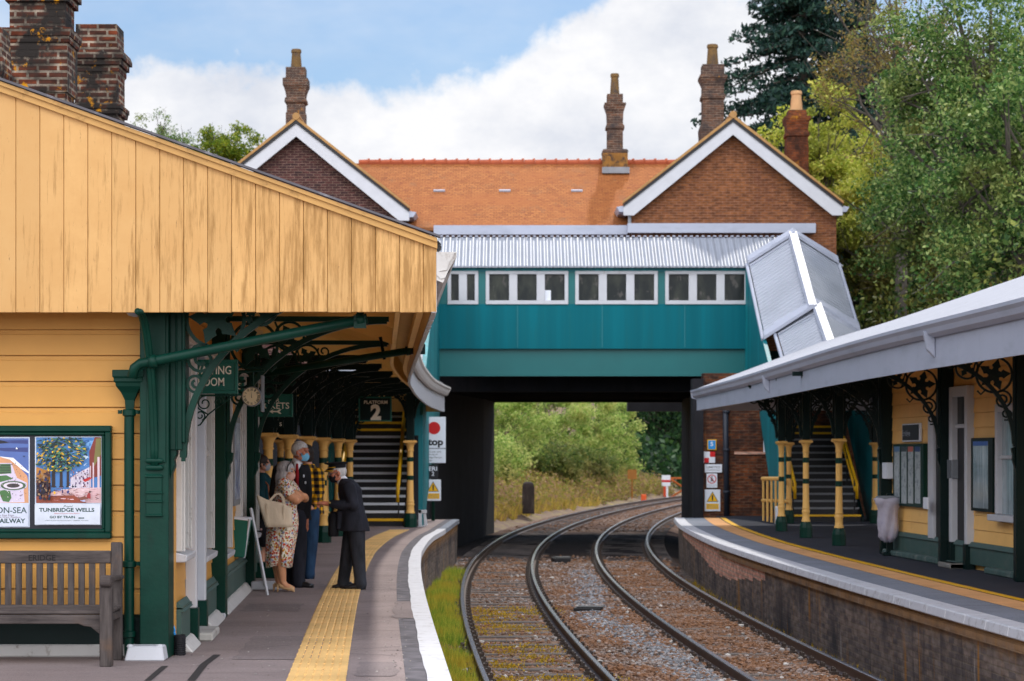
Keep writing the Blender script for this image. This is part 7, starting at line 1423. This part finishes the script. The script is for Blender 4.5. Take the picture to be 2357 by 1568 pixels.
for p in ([(.0,.085,.80),(-.065,.09,.44),(-.115,.10,.13),(-.12,.10,.06)], [(.045,-.085,.80),(.07,-.09,.44),(.095,-.09,.13),(.10,-.09,.06)]): limb(m, [q(*k) for k in p], [.112,.088,.074,.080], 14)
piece(m, 'trousers', M['suittrouser'], of, .012, 3)
m = MB(); shoe(m, q(-.0,.10,0), q(-.255,.10,0), .05); shoe(m, q(.165,-.10,0), q(-.125,-.09,0), .052); m.build('shoes', M['shoeblack'], of, smooth=True)
m = MB(); limb(m, [q(-.115,0,1.29), q(-.155,0,1.345)], [.074,.064]); piece(m, 'shirt_collar', M['shirtwhite'], of, .009, 2)
shell(HT, lambda p: (p.y < -.012 and p.z > -.06) or (p.z > .035 and p.y < .03), (0,-.012,.012), (.082,.104,.100)).build('hair', M['hairwhite'], of, smooth=True)
cp_ = HT @ Matrix.Rotation(.24, 4, 'X'); m = MB(); lo = lambda z_, r_, dy: [cp_ @ Vector((r_*math.cos(2*PI*k/26), dy+r_*1.12*math.sin(2*PI*k/26), z_)) for k in range(26)]
rows = [lo(.055,.088,-.005), lo(.095,.092,-.005), lo(.112,.128,.005), lo(.122,.130,.008), lo(.128,.10,.005), lo(.129,.02,.0)]; m.add([p for r_ in rows for p in r_], [(i*26+k, i*26+(k+1) % 26, (i+1)*26+(k+1) % 26, (i+1)*26+k) for i in range(5) for k in range(26)]+[tuple(5*26+k for k in range(26))]); cap = m.build('peaked_cap', M['suitblack'], of, smooth=False, auto=40)
m = MB(); vis = [[cp_ @ Vector((r_*math.sin(a), .0+r_*1.12*math.cos(a)+.0, z_)) for a in np.linspace(-1.15, 1.15, 16)] for r_, z_ in ((.088,.060),(.118,.042),(.142,.018))]; m.sheet(vis); solid(m.build('visor', M['shoeblack'], cap, smooth=True), .004)
m = MB(); m.sheet([[cp_ @ Vector((r_*math.sin(a), r_*1.12*math.cos(a), z_)) for a in np.linspace(-1.2, 1.2, 16)] for r_, z_ in ((.130,.034),(.146,.014))]); m.tube([cp_ @ Vector((.092*math.sin(a), .102*math.cos(a), .066)) for a in np.linspace(-1.3, 1.3, 14)], .005, 5); m.build('gold_braid', paint('gold_braid', srgb(224,170,40), .4, .1, 8, None), cap); 
text('GUARD', .016, cp_ @ Vector((0,.104,.083)), (cp_.to_3x3() @ Vector((-1,0,0))), (cp_.to_3x3() @ Vector((0,0,1))), width=.06, ext=.002, bold=.03).build('cap_badge', bpy.data.materials['gold_braid'], cap) if False else None
m = MB()
for sx in (-1, 1): m.tube([HT @ Vector((sx*.033+.022*math.cos(a), .098, .006+.017*math.sin(a))) for a in np.linspace(0, 2*PI, 13)], .0022, 5); m.tube([HT @ Vector((sx*.055,.096,.01)), HT @ Vector((sx*.080,.03,.012)), HT @ Vector((sx*.080,-.01,.004))], .0022, 5)
m.build('glasses', M['steel'], of)
m = MB(); limb(m, [q(-.175,-.02,1.16), q(-.16,-.05,1.10)], [.008,.012]); m.build('lapel_badge', M['signwhite'], of)
m = MB(); loft(m, [(q(-.235,.02,.635),.055,.12,0), (q(-.235,.02,.66),.065,.13,0), (q(-.235,.02,.86),.06,.125,0), (q(-.225,.02,.93),.045,.11,0)], 16); o = m.build('shoulder_bag', M['suitblack'], None, smooth=True); tag(o, 'black bag hanging in front of the uniformed man', 'bag')
# ---------------------------------------------------------------- woman in a floral dress, arms folded
B = Vector(((654-CX)*25.7/F, 25.7, 0)); q = lambda x, y, z: B+Vector((x, y, z))
b = MB(); HT = headmat(q(.03,-.01,1.425), -PI/2-.30, .10); head(b, HT, .97); limb(b, [q(.015,0,1.36), q(.01,0,1.29)], [.048,.055])
loft(b, [(q(0,0,.80),.15,.16,0), (q(.01,0,1.02),.13,.14,0), (q(.02,0,1.2),.13,.15,0), (q(.02,0,1.30),.07,.13,0)], 18)
limb(b, [q(.02,-.165,1.265), q(.10,-.185,1.13), q(.165,-.165,1.085), q(.205,-.03,1.115), q(.20,.06,1.135)], [.060,.056,.050,.042,.032]); hand(b, q(.20,.06,1.135), (-.1,.9,.1), (1,.1,.3), (.4,.4,.45,.5), 1, .95)
limb(b, [q(.04,.165,1.265), q(.16,.185,1.14), q(.235,.13,1.10), q(.245,-.02,1.125), q(.20,-.09,1.15)], [.058,.054,.048,.042,.030]); hand(b, q(.20,-.09,1.15), (-.5,-.8,.1), (1,-.2,.3), (.4,.4,.45,.5), -1, .95)
limb(b, [q(-.01,-.075,.75), q(-.005,-.085,.50), q(-.03,-.085,.36), q(-.005,-.08,.12), q(.03,-.085,.07), q(.105,-.09,.045)], [.085,.062,.064,.040,.042,.032]); limb(b, [q(-.06,.075,.75), q(-.07,.08,.50), q(-.10,.08,.36), q(-.075,.08,.12), q(-.04,.08,.07), q(.03,.075,.045)], [.085,.062,.062,.038,.040,.032])
wo = body_obj(b, 'person in a white floral midi dress and beige heels with arms folded', M['skintan'], B)
eyes(HT, wo, .97); mask(HT, paint('pink_mask', srgb(214,168,156), .8, .1, 9, None), wo, .99)
def floral():
    t = NT('floral_dress_fabric'); v = t.new('TexVoronoi', Scale=40.0); v.inputs['Randomness'].default_value = 1; wn = t.noise(16, 2, .5); 
    mp = t.mapping((1,1,1)); t.l.new(mp, v.inputs['Vector']); h = t.sep(v.outputs['Color'])[0]; r = t.n.new('ShaderNodeValToRGB'); r.color_ramp.interpolation = 'CONSTANT'; t.l.new(h, r.inputs[0]); e = r.color_ramp.elements
    e[0].position = 0; e[0].color = srgb(188,48,34); e[1].position = .22; e[1].color = srgb(150,160,196)
    for p, c in ((.40, srgb(196,148,48)), (.56, srgb(206,110,80)), (.70, srgb(104,112,60)), (.82, srgb(232,224,206))): e.new(p).color = c
    c = t.mix(t.ramp(v.outputs['Distance'], .50, .62), r.outputs[0], srgb(232,224,206)); c = t.mix(t.ramp(t.noise(75, 2), .55, .62), c, srgb(150,96,70)); t.bump(t.noise(1.0, 3, .5, t.mapping((14,14,2.5))), .5, .03); return t.fin(c, .8, 0, .2)
M['floral'] = floral(); M['fshadow'] = M['floral']
m = MB(); loft(m, [(q(-.005,0,.88),.165,.175,0), (q(.0,0,.96),.150,.165,0), (q(.015,0,1.05),.138,.15,0), (q(.025,0,1.14),.145,.16,0), (q(.03,0,1.22),.140,.165,0), (q(.02,0,1.29),.10,.155,0), (q(.025,0,1.325),.065,.10,0)], 24); limb(m, [q(.015,-.15,1.275), q(.065,-.18,1.185)], [.082,.080]); limb(m, [q(.03,.15,1.275), q(.10,.18,1.185)], [.080,.078]); piece(m, 'dress_top', M['floral'], wo, .011, 3)
m = MB(); rows = []
for i, (z_, cx, rx, ry) in enumerate(((.96,.0,.153,.168),(.90,-.005,.168,.178),(.80,-.015,.180,.186),(.68,-.03,.180,.186),(.55,-.045,.170,.18),(.42,-.055,.160,.172),(.30,-.06,.152,.166))):
    gap = max(0, (.62-z_))*.62; a0 = -PI/2+.15; row = []
    for k in range(49):
        a = a0+gap*.8+(2*PI-gap*1.6)*k/48; f = 1+.035*math.sin(a*9+i*.3)*min(1, i/4); row.append(q(cx+rx*f*math.cos(a), ry*f*math.sin(a), z_+.015*math.sin(a*3)*(i > 5)))
    rows.append(row)
m.sheet(rows); solid(m.build('skirt', M['floral'], wo, smooth=True), .006)
m = MB(); shoe(m, q(-.055,-.085,.055), q(.13,-.09,0), .04, .05); m.tube([q(-.06,-.085,.085), q(-.068,-.085,.0)], [.02,.006], 8); shoe(m, q(-.125,.08,.055), q(.05,.075,0), .038, .05); m.tube([q(-.125,.08,.085), q(-.133,.08,.0)], [.02,.006], 8); m.build('heeled_shoes', M['shoebeige'], wo, smooth=True)
hb = MB(); R3 = HT.to_3x3(); ball(hb, HT @ Vector((0,-.018,.03)), (.090,.110,.094), 18, 12, R3); 
for x_, y_, z_, rx, rz in ((0,-.075,-.08,.085,.12),(.0,-.06,-.15,.08,.09),(-.062,-.02,-.08,.035,.12),(.062,-.02,-.08,.035,.12),(-.05,-.05,-.17,.045,.07),(.05,-.05,-.17,.045,.07)): ball(hb, HT @ Vector((x_,y_,z_)), (rx,.055,rz), 14, 9, R3)
piece(hb, 'hair', M['hairgrey'], wo, .008, 2)
m = MB(); m.tube([HT @ Vector((.094*math.cos(a), .045+.03*math.sin(a)*.3, .03+.085*math.sin(a))) for a in np.linspace(-.3, PI+.3, 16)], .007, 6); m.build('sunglasses', M['shoeblack'], wo, smooth=True)
tb = thing('tote_bag', 'cream canvas tote bag hanging from the arm of the woman in the dress', 'bag', q(-.07,-.26,.77))
m = MB(); W_t, W_b = .205, .155; c0 = q(-.07,-.265,0)
rows = []
for i, t in enumerate(np.linspace(0, 1, 7)):
    hw = W_b+(W_t-W_b)*t; dp_ = .075*(1-t*.55)+.02*math.sin(PI*t); row = []
    for k in range(33):
        a = 2*PI*k/32; cx_, sx_ = math.cos(a), math.sin(a); x_ = hw*math.copysign(abs(cx_)**.5, cx_); y_ = dp_*math.copysign(abs(sx_)**.6, sx_); row.append((c0.x+x_+.06*(1-t)-.02, c0.y+y_*(1+.12*math.sin(x_*34+t*3)), .775+.30*t-.06*t*(x_/W_t)+.01*math.sin(x_*26)*t))
    rows.append(row)
m.sheet(rows); n_ = len(m.v); m.add(rows[0][:-1], [tuple(range(32))[::-1]]); canvas = cloth('cream_canvas', srgb(214,196,172), .10, 6, .5); solid(m.build('bag_body', canvas, tb, smooth=True), .006)
for dy in (-.035, .035):
    m = MB(); m.ribbon((c0.x, c0.y+dy, 0), (1,0,0), (0,0,1), (0,1,0), [(-.095,1.03), (-.07,1.08), (.0,1.155), (.045,1.165), (.085,1.12), (.105,1.03)], .024, .007); m.build('handle', canvas, tb)
m = MB(); m.ribbon((c0.x, c0.y-.075, 0), (1,0,0), (0,0,1), (0,1,0), [(-.095,1.05),(-.09,.80)], .016, .006); m.ribbon((c0.x, c0.y-.075, 0), (1,0,0), (0,0,1), (0,1,0), [(.105,1.03),(.095,.80)], .016, .006); m.build('straps', canvas, tb)
# ---------------------------------------------------------------- tall man in a dark suit with a blue mask
B = Vector(((691-CX)*26.6/F, 26.6, 0)); q = lambda x, y, z: B+Vector((x, y, z)); q2 = q
b = MB(); HT = headmat(q(.0,0,1.655), -PI/2+.05, -.08); HT = headmat(q(.0,0,1.655), -PI/2-.22, .10); head(b, HT, 1.04); limb(b, [q(-.02,.01,1.58), q(-.06,.02,1.49)], [.058,.066])
loft(b, [(q(-.06,.02,.88),.15,.13,-.3), (q(-.08,.02,1.15),.15,.12,-.3), (q(-.09,.02,1.42),.15,.10,-.3)], 16)
limb(b, [q(.085,-.07,.87), q(.085,-.085,.80)], [.03,.027]); hand(b, q(.085,-.085,.80), (.0,-.05,-1), (1,-.5,0), (.35,.4,.45,.5), -1, 1.02)
for p in ([(-.02,-.08,.86),(.0,-.08,.47),(-.02,-.08,.09)], [(-.10,.1,.86),(-.09,.1,.47),(-.10,.1,.09)]): limb(b, [q(*k) for k in p], [.08,.058,.04])
tm = body_obj(b, 'person with grey hair in dark suit, red tie and pale blue face mask', M['skinruddy'], B); eyes(HT, tm, 1.04); mask(HT, M['maskblue'], tm, 1.06)
shell(HT, lambda p: p.z > .055-.06*max(0, .05-p.y)/.1 and p.y < .088 or (p.y < -.02 and p.z > -.05), (0,-.010,.030), (.086,.108,.104)).build('hair', M['hairwhite'], tm, smooth=True)
yw = -.35; m = MB(); loft(m, [(q(-.06,.02,.82),.205,.15,yw), (q(-.07,.02,.98),.185,.145,yw), (q(-.09,.02,1.18),.195,.145,yw), (q(-.10,.02,1.35),.215,.14,yw), (q(-.09,.02,1.46),.17,.11,yw), (q(-.07,.02,1.52),.08,.075,yw)], 26)
limb(m, [q(.055,-.0,1.42), q(.09,-.02,1.14), q(.085,-.07,.88)], [.078,.062,.05]); limb(m, [q(-.27,.10,1.42), q(-.33,.10,1.14), q(-.27,.0,.95)], [.085,.068,.054]); jk = piece(m, 'jacket', M['suitblack'], tm, .012, 3)
m = MB(); loft(m, [(q(-.05,-.03,1.05),.10,.115,yw), (q(-.05,-.03,1.25),.09,.115,yw), (q(-.055,-.02,1.40),.05,.10,yw)], 16); wc = piece(m, 'waistcoat', M['suit'], tm, .011, 2)
m = MB()
for k in range(5): ball(m, q(-.02,-.150+.004*k,1.06+.05*k), .009, 8, 6)
m.build('buttons', bpy.data.materials['brass'], wc, smooth=True)
m = MB(); limb(m, [q(-.025,-.130,1.25), q(-.025,-.125,1.36), q(-.03,-.09,1.50)], [.020,.024,.018]); m.build('tie', cloth('dark_red_silk', (.28,.012,.016,1), .15), tm, smooth=True)
m = MB(); limb(m, [q(-.05,.015,1.495), q(-.035,.01,1.54)], [.077,.066]); limb(m, [q(-.03,-.085,1.38), q(-.035,-.055,1.5)], [.042,.05]); piece(m, 'shirt_collar', M['shirtwhite'], tm, .01, 2)
m = MB(); ball(m, q(.055,-.125,1.36), (.012,.012,.02), 8, 6); ball(m, q(.075,-.12,1.28), (.012,.012,.018), 8, 6); m.build('lapel_badges', M['signwhite'], tm)
m = MB()
for p in ([(-.02,-.08,.86),(.0,-.08,.47),(-.015,-.08,.13),(-.01,-.08,.05)], [(-.10,.09,.86),(-.09,.1,.47),(-.10,.1,.13),(-.10,.1,.05)]): limb(m, [q(*k) for k in p], [.115,.092,.082,.085], 14)
piece(m, 'trousers', M['suit'], tm, .012, 3)
m = MB(); shoe(m, q(-.08,-.08,0), q(.17,-.12,0), .05); shoe(m, q(-.16,.10,0), q(.09,.08,0), .05); m.build('shoes', M['shoeblack'], tm, smooth=True)
# ---------------------------------------------------------------- person in a yellow checked shirt
B = Vector(((708-CX)*28.4/F, 28.4, 0)); q = lambda x, y, z: B+Vector((x, y, z))
b = MB(); HT = headmat(q(-.03,.02,1.625), PI/2-.75, -.05); head(b, HT, 1.02); limb(b, [q(-.015,.0,1.55), q(.01,-.01,1.47)], [.056,.062]); loft(b, [(q(.03,0,.88),.14,.12,.5), (q(.04,0,1.42),.14,.10,.5)], 16)
limb(b, [q(.10,-.14,.94), q(.02,-.22,.92)], [.032,.028]); hand(b, q(.02,-.22,.92), (-.6,-.2,-.5), (0,-1,.4), (.5,.55,.6,.6), 1)
limb(b, [q(-.10,.14,.94), q(-.12,.16,.88)], [.032,.028]); hand(b, q(-.12,.16,.88), (-.1,0,-1), (-1,0,0), (.4,.45,.5,.5), 1)
for p in ([(.06,-.07,.86),(.05,-.07,.46),(.03,-.07,.09)], [(-.03,.07,.86),(-.075,.08,.46),(-.125,.09,.09)]): limb(b, [q(*k) for k in p], [.08,.056,.04])
pm_ = body_obj(b, 'person in yellow and navy checked shirt and blue jeans facing away', M['skin'], B)
hb = MB(); R3 = HT.to_3x3(); ball(hb, HT @ Vector((0,-.022,.035)), (.092,.105,.100), 18, 12, R3); ball(hb, HT @ Vector((0,-.07,-.03)), (.08,.055,.08), 14, 9, R3); ball(hb, HT @ Vector((0,.05,.09)), (.06,.05,.04), 12, 8, R3); piece(hb, 'hair', M['hairdark'], pm_, .008, 2)
def check():
    t = NT('checked_flannel'); x, y, z = t.sep(); u_ = t.math('ADD', x, t.math('MULTIPLY', y, .8)); sq = lambda v, p: t.math('GREATER_THAN', t.math('SINE', t.math('MULTIPLY', v, 2*PI/p)), 0.0)
    s_ = t.math('ADD', sq(u_, .085), sq(z, .085)); r = t.n.new('ShaderNodeValToRGB'); t.l.new(t.math('MULTIPLY', s_, .5), r.inputs[0]); e = r.color_ramp.elements; r.color_ramp.interpolation = 'CONSTANT'; e[0].position = 0; e[0].color = srgb(232,166,24); e[1].position = .75; e[1].color = srgb(24,26,40); e.new(.25).color = srgb(120,92,36)
    t.bump(t.noise(1.0, 3, .5, t.mapping((10,10,5))), .5, .03); return t.fin(r.outputs[0], .85, 0, .2)
m = MB(); yw = .45; loft(m, [(q(.045,0,.84),.175,.14,yw), (q(.04,0,.98),.165,.135,yw), (q(.04,0,1.18),.175,.135,yw), (q(.03,0,1.34),.185,.125,yw), (q(.02,0,1.44),.15,.10,yw), (q(.01,-.005,1.50),.072,.07,yw)], 24); limb(m, [q(.15,-.06,1.38), q(.175,-.10,1.14), q(.10,-.145,.95)], [.078,.062,.048]); limb(m, [q(-.11,.09,1.38), q(-.12,.13,1.14), q(-.10,.14,.94)], [.075,.06,.048]); piece(m, 'checked_shirt', check(), pm_, .011, 3)
m = MB()
for p in ([(.055,-.065,.88),(.055,-.07,.46),(.03,-.07,.12),(.03,-.07,.05)], [(-.02,.06,.88),(-.075,.08,.46),(-.125,.09,.12),(-.125,.09,.05)]): limb(m, [q(*k) for k in p], [.118,.088,.072,.075], 14)
piece(m, 'jeans', M['jeans'], pm_, .012, 3)
m = MB(); shoe(m, q(.095,-.075,0), q(-.13,-.055,0), .05, .08); shoe(m, q(-.06,.09,0), q(-.27,.13,0), .048, .08); m.build('shoes', M['shoeblack'], pm_, smooth=True)
# ---------------------------------------------------------------- woman half hidden behind the post
B = Vector(((604-CX)*30.3/F, 30.3, 0)); q = lambda x, y, z: B+Vector((x, y, z))
b = MB(); HT = headmat(q(.0,0,1.50), -PI/2+.1, 0); head(b, HT, .98); limb(b, [q(-.01,0,1.44), q(-.02,0,1.36)], [.048,.055]); loft(b, [(q(0,0,.8),.14,.15,0), (q(0,0,1.3),.11,.14,0)], 16)
for y_ in (-.08, .08): limb(b, [q(0,y_,.75), q(0,y_,.46), q(-.01,y_,.08), q(.09,y_,.045)], [.08,.058,.038,.034])
for y_ in (-.2, .2): limb(b, [q(.04,y_,.90), q(.05,y_,.84)], [.028,.026]); hand(b, q(.05,y_,.84), (.1,0,-1), (.2,-1,0), (.4,.45,.5,.5), 1, .95)
hw = body_obj(b, 'person with long dark hair, teal jacket and black floral skirt half hidden behind the post', M['skin'], B); eyes(HT, hw, .98); mask(HT, M['signgrey'], hw, 1.0)
hb = MB(); R3 = HT.to_3x3(); ball(hb, HT @ Vector((0,-.02,.03)), (.092,.108,.098), 18, 12, R3)
for z_ in (-.06,-.15,-.24): ball(hb, HT @ Vector((0,-.085,z_)), (.085,.05,.10), 14, 9, R3)
piece(hb, 'hair', M['hairdark'], hw, .009, 2)
m = MB(); loft(m, [(q(0,0,.86),.15,.17,0), (q(0,0,1.05),.125,.155,0), (q(.0,0,1.28),.135,.18,0), (q(-.01,0,1.37),.06,.09,0)], 20)
for y_ in (-1, 1): limb(m, [q(0,y_*.17,1.29), q(0,y_*.22,1.08), q(.035,y_*.2,.92)], [.07,.058,.045])
piece(m, 'jacket', cloth('deep_teal_cloth', (.004,.035,.045,1), .3), hw, .012, 3)
def dots():
    t = NT('black_floral_skirt'); v = t.new('TexVoronoi', Scale=9.0); t.l.new(t.co, v.inputs['Vector']); t.bump(t.noise(1.0, 3, .5, t.mapping((14,14,2.5))), .5, .03); return t.fin(t.mix(t.ramp(v.outputs['Distance'], .14, .2), srgb(206,170,170), (.010,.010,.014,1)), .85, 0, .2)
m = MB(); loft(m, [(q(0,0,.34),.20,.21,0), (q(0,0,.6),.18,.19,0), (q(0,0,.88),.14,.16,0)], 24); m.build('skirt', dots(), hw, smooth=True)
m = MB()
for y_ in (-.08, .08): shoe(m, q(-.07,y_,0), q(.16,y_,0), .042, .06)
m.build('shoes', M['shoeblack'], hw, smooth=True); m = MB(); m.tube([q(-.05,-.12,1.36), q(.10,-.19,1.2), q(.13,-.20,.95), q(.10,-.22,.85)], .010, 6); tag(m.build('bag_strap', paint('tan_leather', srgb(150,84,44), .5, .15, 6, None), smooth=True), 'thin tan shoulder strap worn by the half hidden woman', 'strap')
# ================================================================== SKY, SUN, CAMERA
w = bpy.data.worlds.new('World'); sc.world = w; w.use_nodes = True
nt = w.node_tree; N = nt.nodes; Lk = nt.links; bg = N['Background']
SUN_EL, SUN_AZ = math.radians(56), math.radians(14)       # azimuth from +Y (ahead of the camera) toward +X
sky = N.new('ShaderNodeTexSky'); sky.sky_type = 'NISHITA'; sky.sun_disc = False; sky.sun_elevation = SUN_EL; sky.sun_rotation = SUN_AZ
sky.air_density = 1.0; sky.dust_density = 1.2; sky.ozone_density = 1.6
def wm(op, a, b=0.0, c=None, clamp=False):
    n = N.new('ShaderNodeMath'); n.operation = op; n.use_clamp = clamp
    for i, v in enumerate((a, b) if c is None else (a, b, c)):
        if isinstance(v, bpy.types.NodeSocket): Lk.new(v, n.inputs[i])
        else: n.inputs[i].default_value = v
    return n.outputs[0]
tc = N.new('ShaderNodeTexCoord'); sp = N.new('ShaderNodeSeparateXYZ'); Lk.new(tc.outputs['Generated'], sp.inputs[0])
X_, Y_, Z_ = sp.outputs
hyp = wm('SQRT', wm('ADD', wm('MULTIPLY', X_, X_), wm('MULTIPLY', Y_, Y_)))
tanel = wm('DIVIDE', Z_, wm('MAXIMUM', hyp, .02))
az = wm('ARCTAN2', X_, Y_)
def wnoise(scale, det, rough, sc3=(1,1,1), loc=(0,0,0)):
    mp = N.new('ShaderNodeMapping'); mp.inputs['Scale'].default_value = sc3; mp.inputs['Location'].default_value = loc
    Lk.new(tc.outputs['Generated'], mp.inputs[0]); n = N.new('ShaderNodeTexNoise'); Lk.new(mp.outputs[0], n.inputs['Vector'])
    n.inputs['Scale'].default_value = scale; n.inputs['Detail'].default_value = det; n.inputs['Roughness'].default_value = rough; return n.outputs['Fac']
def smooth(v, a, b):
    n = N.new('ShaderNodeMapRange'); n.interpolation_type = 'SMOOTHSTEP'; Lk.new(v, n.inputs[0]); n.inputs[1].default_value = a; n.inputs[2].default_value = b; return n.outputs[0]
# height of the cumulus tops as a function of compass direction (tan of elevation)
rise = wm('ADD', wm('MULTIPLY', smooth(az, -.045, .05), .040), wm('MULTIPLY', smooth(az, .125, .165), -.020))
back = wm('MULTIPLY', smooth(wm('MULTIPLY', Y_, -1), -.2, .5), 1.2)          # unseen cloud added behind the camera as fill
top = wm('ADD', wm('ADD', rise, .168), back)
edge = wm('ADD', wm('MULTIPLY', wm('SUBTRACT', wnoise(26, 7, .58, loc=(1.3,.4,2)), .5), .075), wm('MULTIPLY', wm('SUBTRACT', wnoise(9, 3, .5), .5), .05))
mask = smooth(wm('SUBTRACT', wm('ADD', top, edge), tanel), -.006, .010)
veil = wm('MULTIPLY', smooth(wnoise(3.0, 6, .62, (1,1,2.5), (.3,.2,0)), .38, .75), .5)
mask2 = wm('MAXIMUM', mask, veil)
body = wnoise(16, 6, .6, (1,1,1.6), (4,2,1))
cr = N.new('ShaderNodeValToRGB'); Lk.new(body, cr.inputs[0]); e = cr.color_ramp.elements
e[0].position = .32; e[0].color = (.74,.775,.86,1); e[1].position = .62; e[1].color = (1.0,1.0,1.02,1)
cl = N.new('ShaderNodeMix'); cl.data_type = 'RGBA'; cl.blend_type = 'MULTIPLY'; cl.inputs[0].default_value = 1
Lk.new(cr.outputs[0], cl.inputs[6])
bk = wm('ADD', wm('ADD', 1.0, wm('MULTIPLY', smooth(tanel, .35, 1.0), 1.1)), wm('MULTIPLY', smooth(wm('MULTIPLY', Y_, -1), -.1, .6), BACKBOOST))  # unseen sky overhead and behind the camera brightened as added fill light
cb = N.new('ShaderNodeCombineXYZ'); [Lk.new(bk, cb.inputs[i]) for i in range(3)]; Lk.new(cb.outputs[0], cl.inputs[7])
skm = N.new('ShaderNodeMix'); skm.data_type = 'RGBA'; skm.blend_type = 'MULTIPLY'; skm.inputs[0].default_value = 1
Lk.new(sky.outputs[0], skm.inputs[6]); skm.inputs[7].default_value = (SKYS*.80, SKYS*.98, SKYS*1.14, 1)
mx = N.new('ShaderNodeMix'); mx.data_type = 'RGBA'; Lk.new(mask2, mx.inputs[0]); Lk.new(skm.outputs[2], mx.inputs[6]); 
sc2 = N.new('ShaderNodeMix'); sc2.data_type = 'RGBA'; sc2.blend_type = 'MULTIPLY'; sc2.inputs[0].default_value = 1; Lk.new(cl.outputs[2], sc2.inputs[6])
CLD = 1/.1; sc2.inputs[7].default_value = (CLD, CLD, CLD, 1); Lk.new(sc2.outputs[2], mx.inputs[7])
Lk.new(mx.outputs[2], bg.inputs[0]); bg.inputs[1].default_value = .1
sl = bpy.data.lights.new('sun', 'SUN'); sl.energy = SUNE; sl.angle = math.radians(2.0); sl.color = (1, .95, .87)
so = bpy.data.objects.new('sun', sl); col.objects.link(so)
d = Vector((math.sin(SUN_AZ)*math.cos(SUN_EL), math.cos(SUN_AZ)*math.cos(SUN_EL), math.sin(SUN_EL)))
so.rotation_euler = (-d).to_track_quat('-Z', 'Y').to_euler(); so.location = (0, 0, 40)
cd = bpy.data.cameras.new('camera'); co = bpy.data.objects.new('camera', cd); col.objects.link(co); sc.camera = co
co.location = (0, 0, CH); co.rotation_euler = (PI/2, 0, 0); cd.sensor_width = 36; cd.lens = F/2357*36; cd.shift_y = (HY-784)/2357
cd.clip_start = .5; cd.clip_end = 4000; cd.dof.use_dof = True; cd.dof.focus_distance = 18.2; cd.dof.aperture_fstop = 4.6
sc.view_settings.view_transform = 'Standard'; sc.view_settings.look = 'None'; sc.view_settings.exposure = 0; sc.view_settings.gamma = 1
sc.render.engine = 'CYCLES'; sc.cycles.use_denoising = True; sc.cycles.max_bounces = 6; sc.cycles.diffuse_bounces = 3; sc.cycles.glossy_bounces = 3; sc.cycles.transmission_bounces = 4; sc.cycles.transparent_max_bounces = 6
sc.cycles.caustics_reflective = False; sc.cycles.caustics_refractive = False; sc.cycles.sample_clamp_indirect = 6
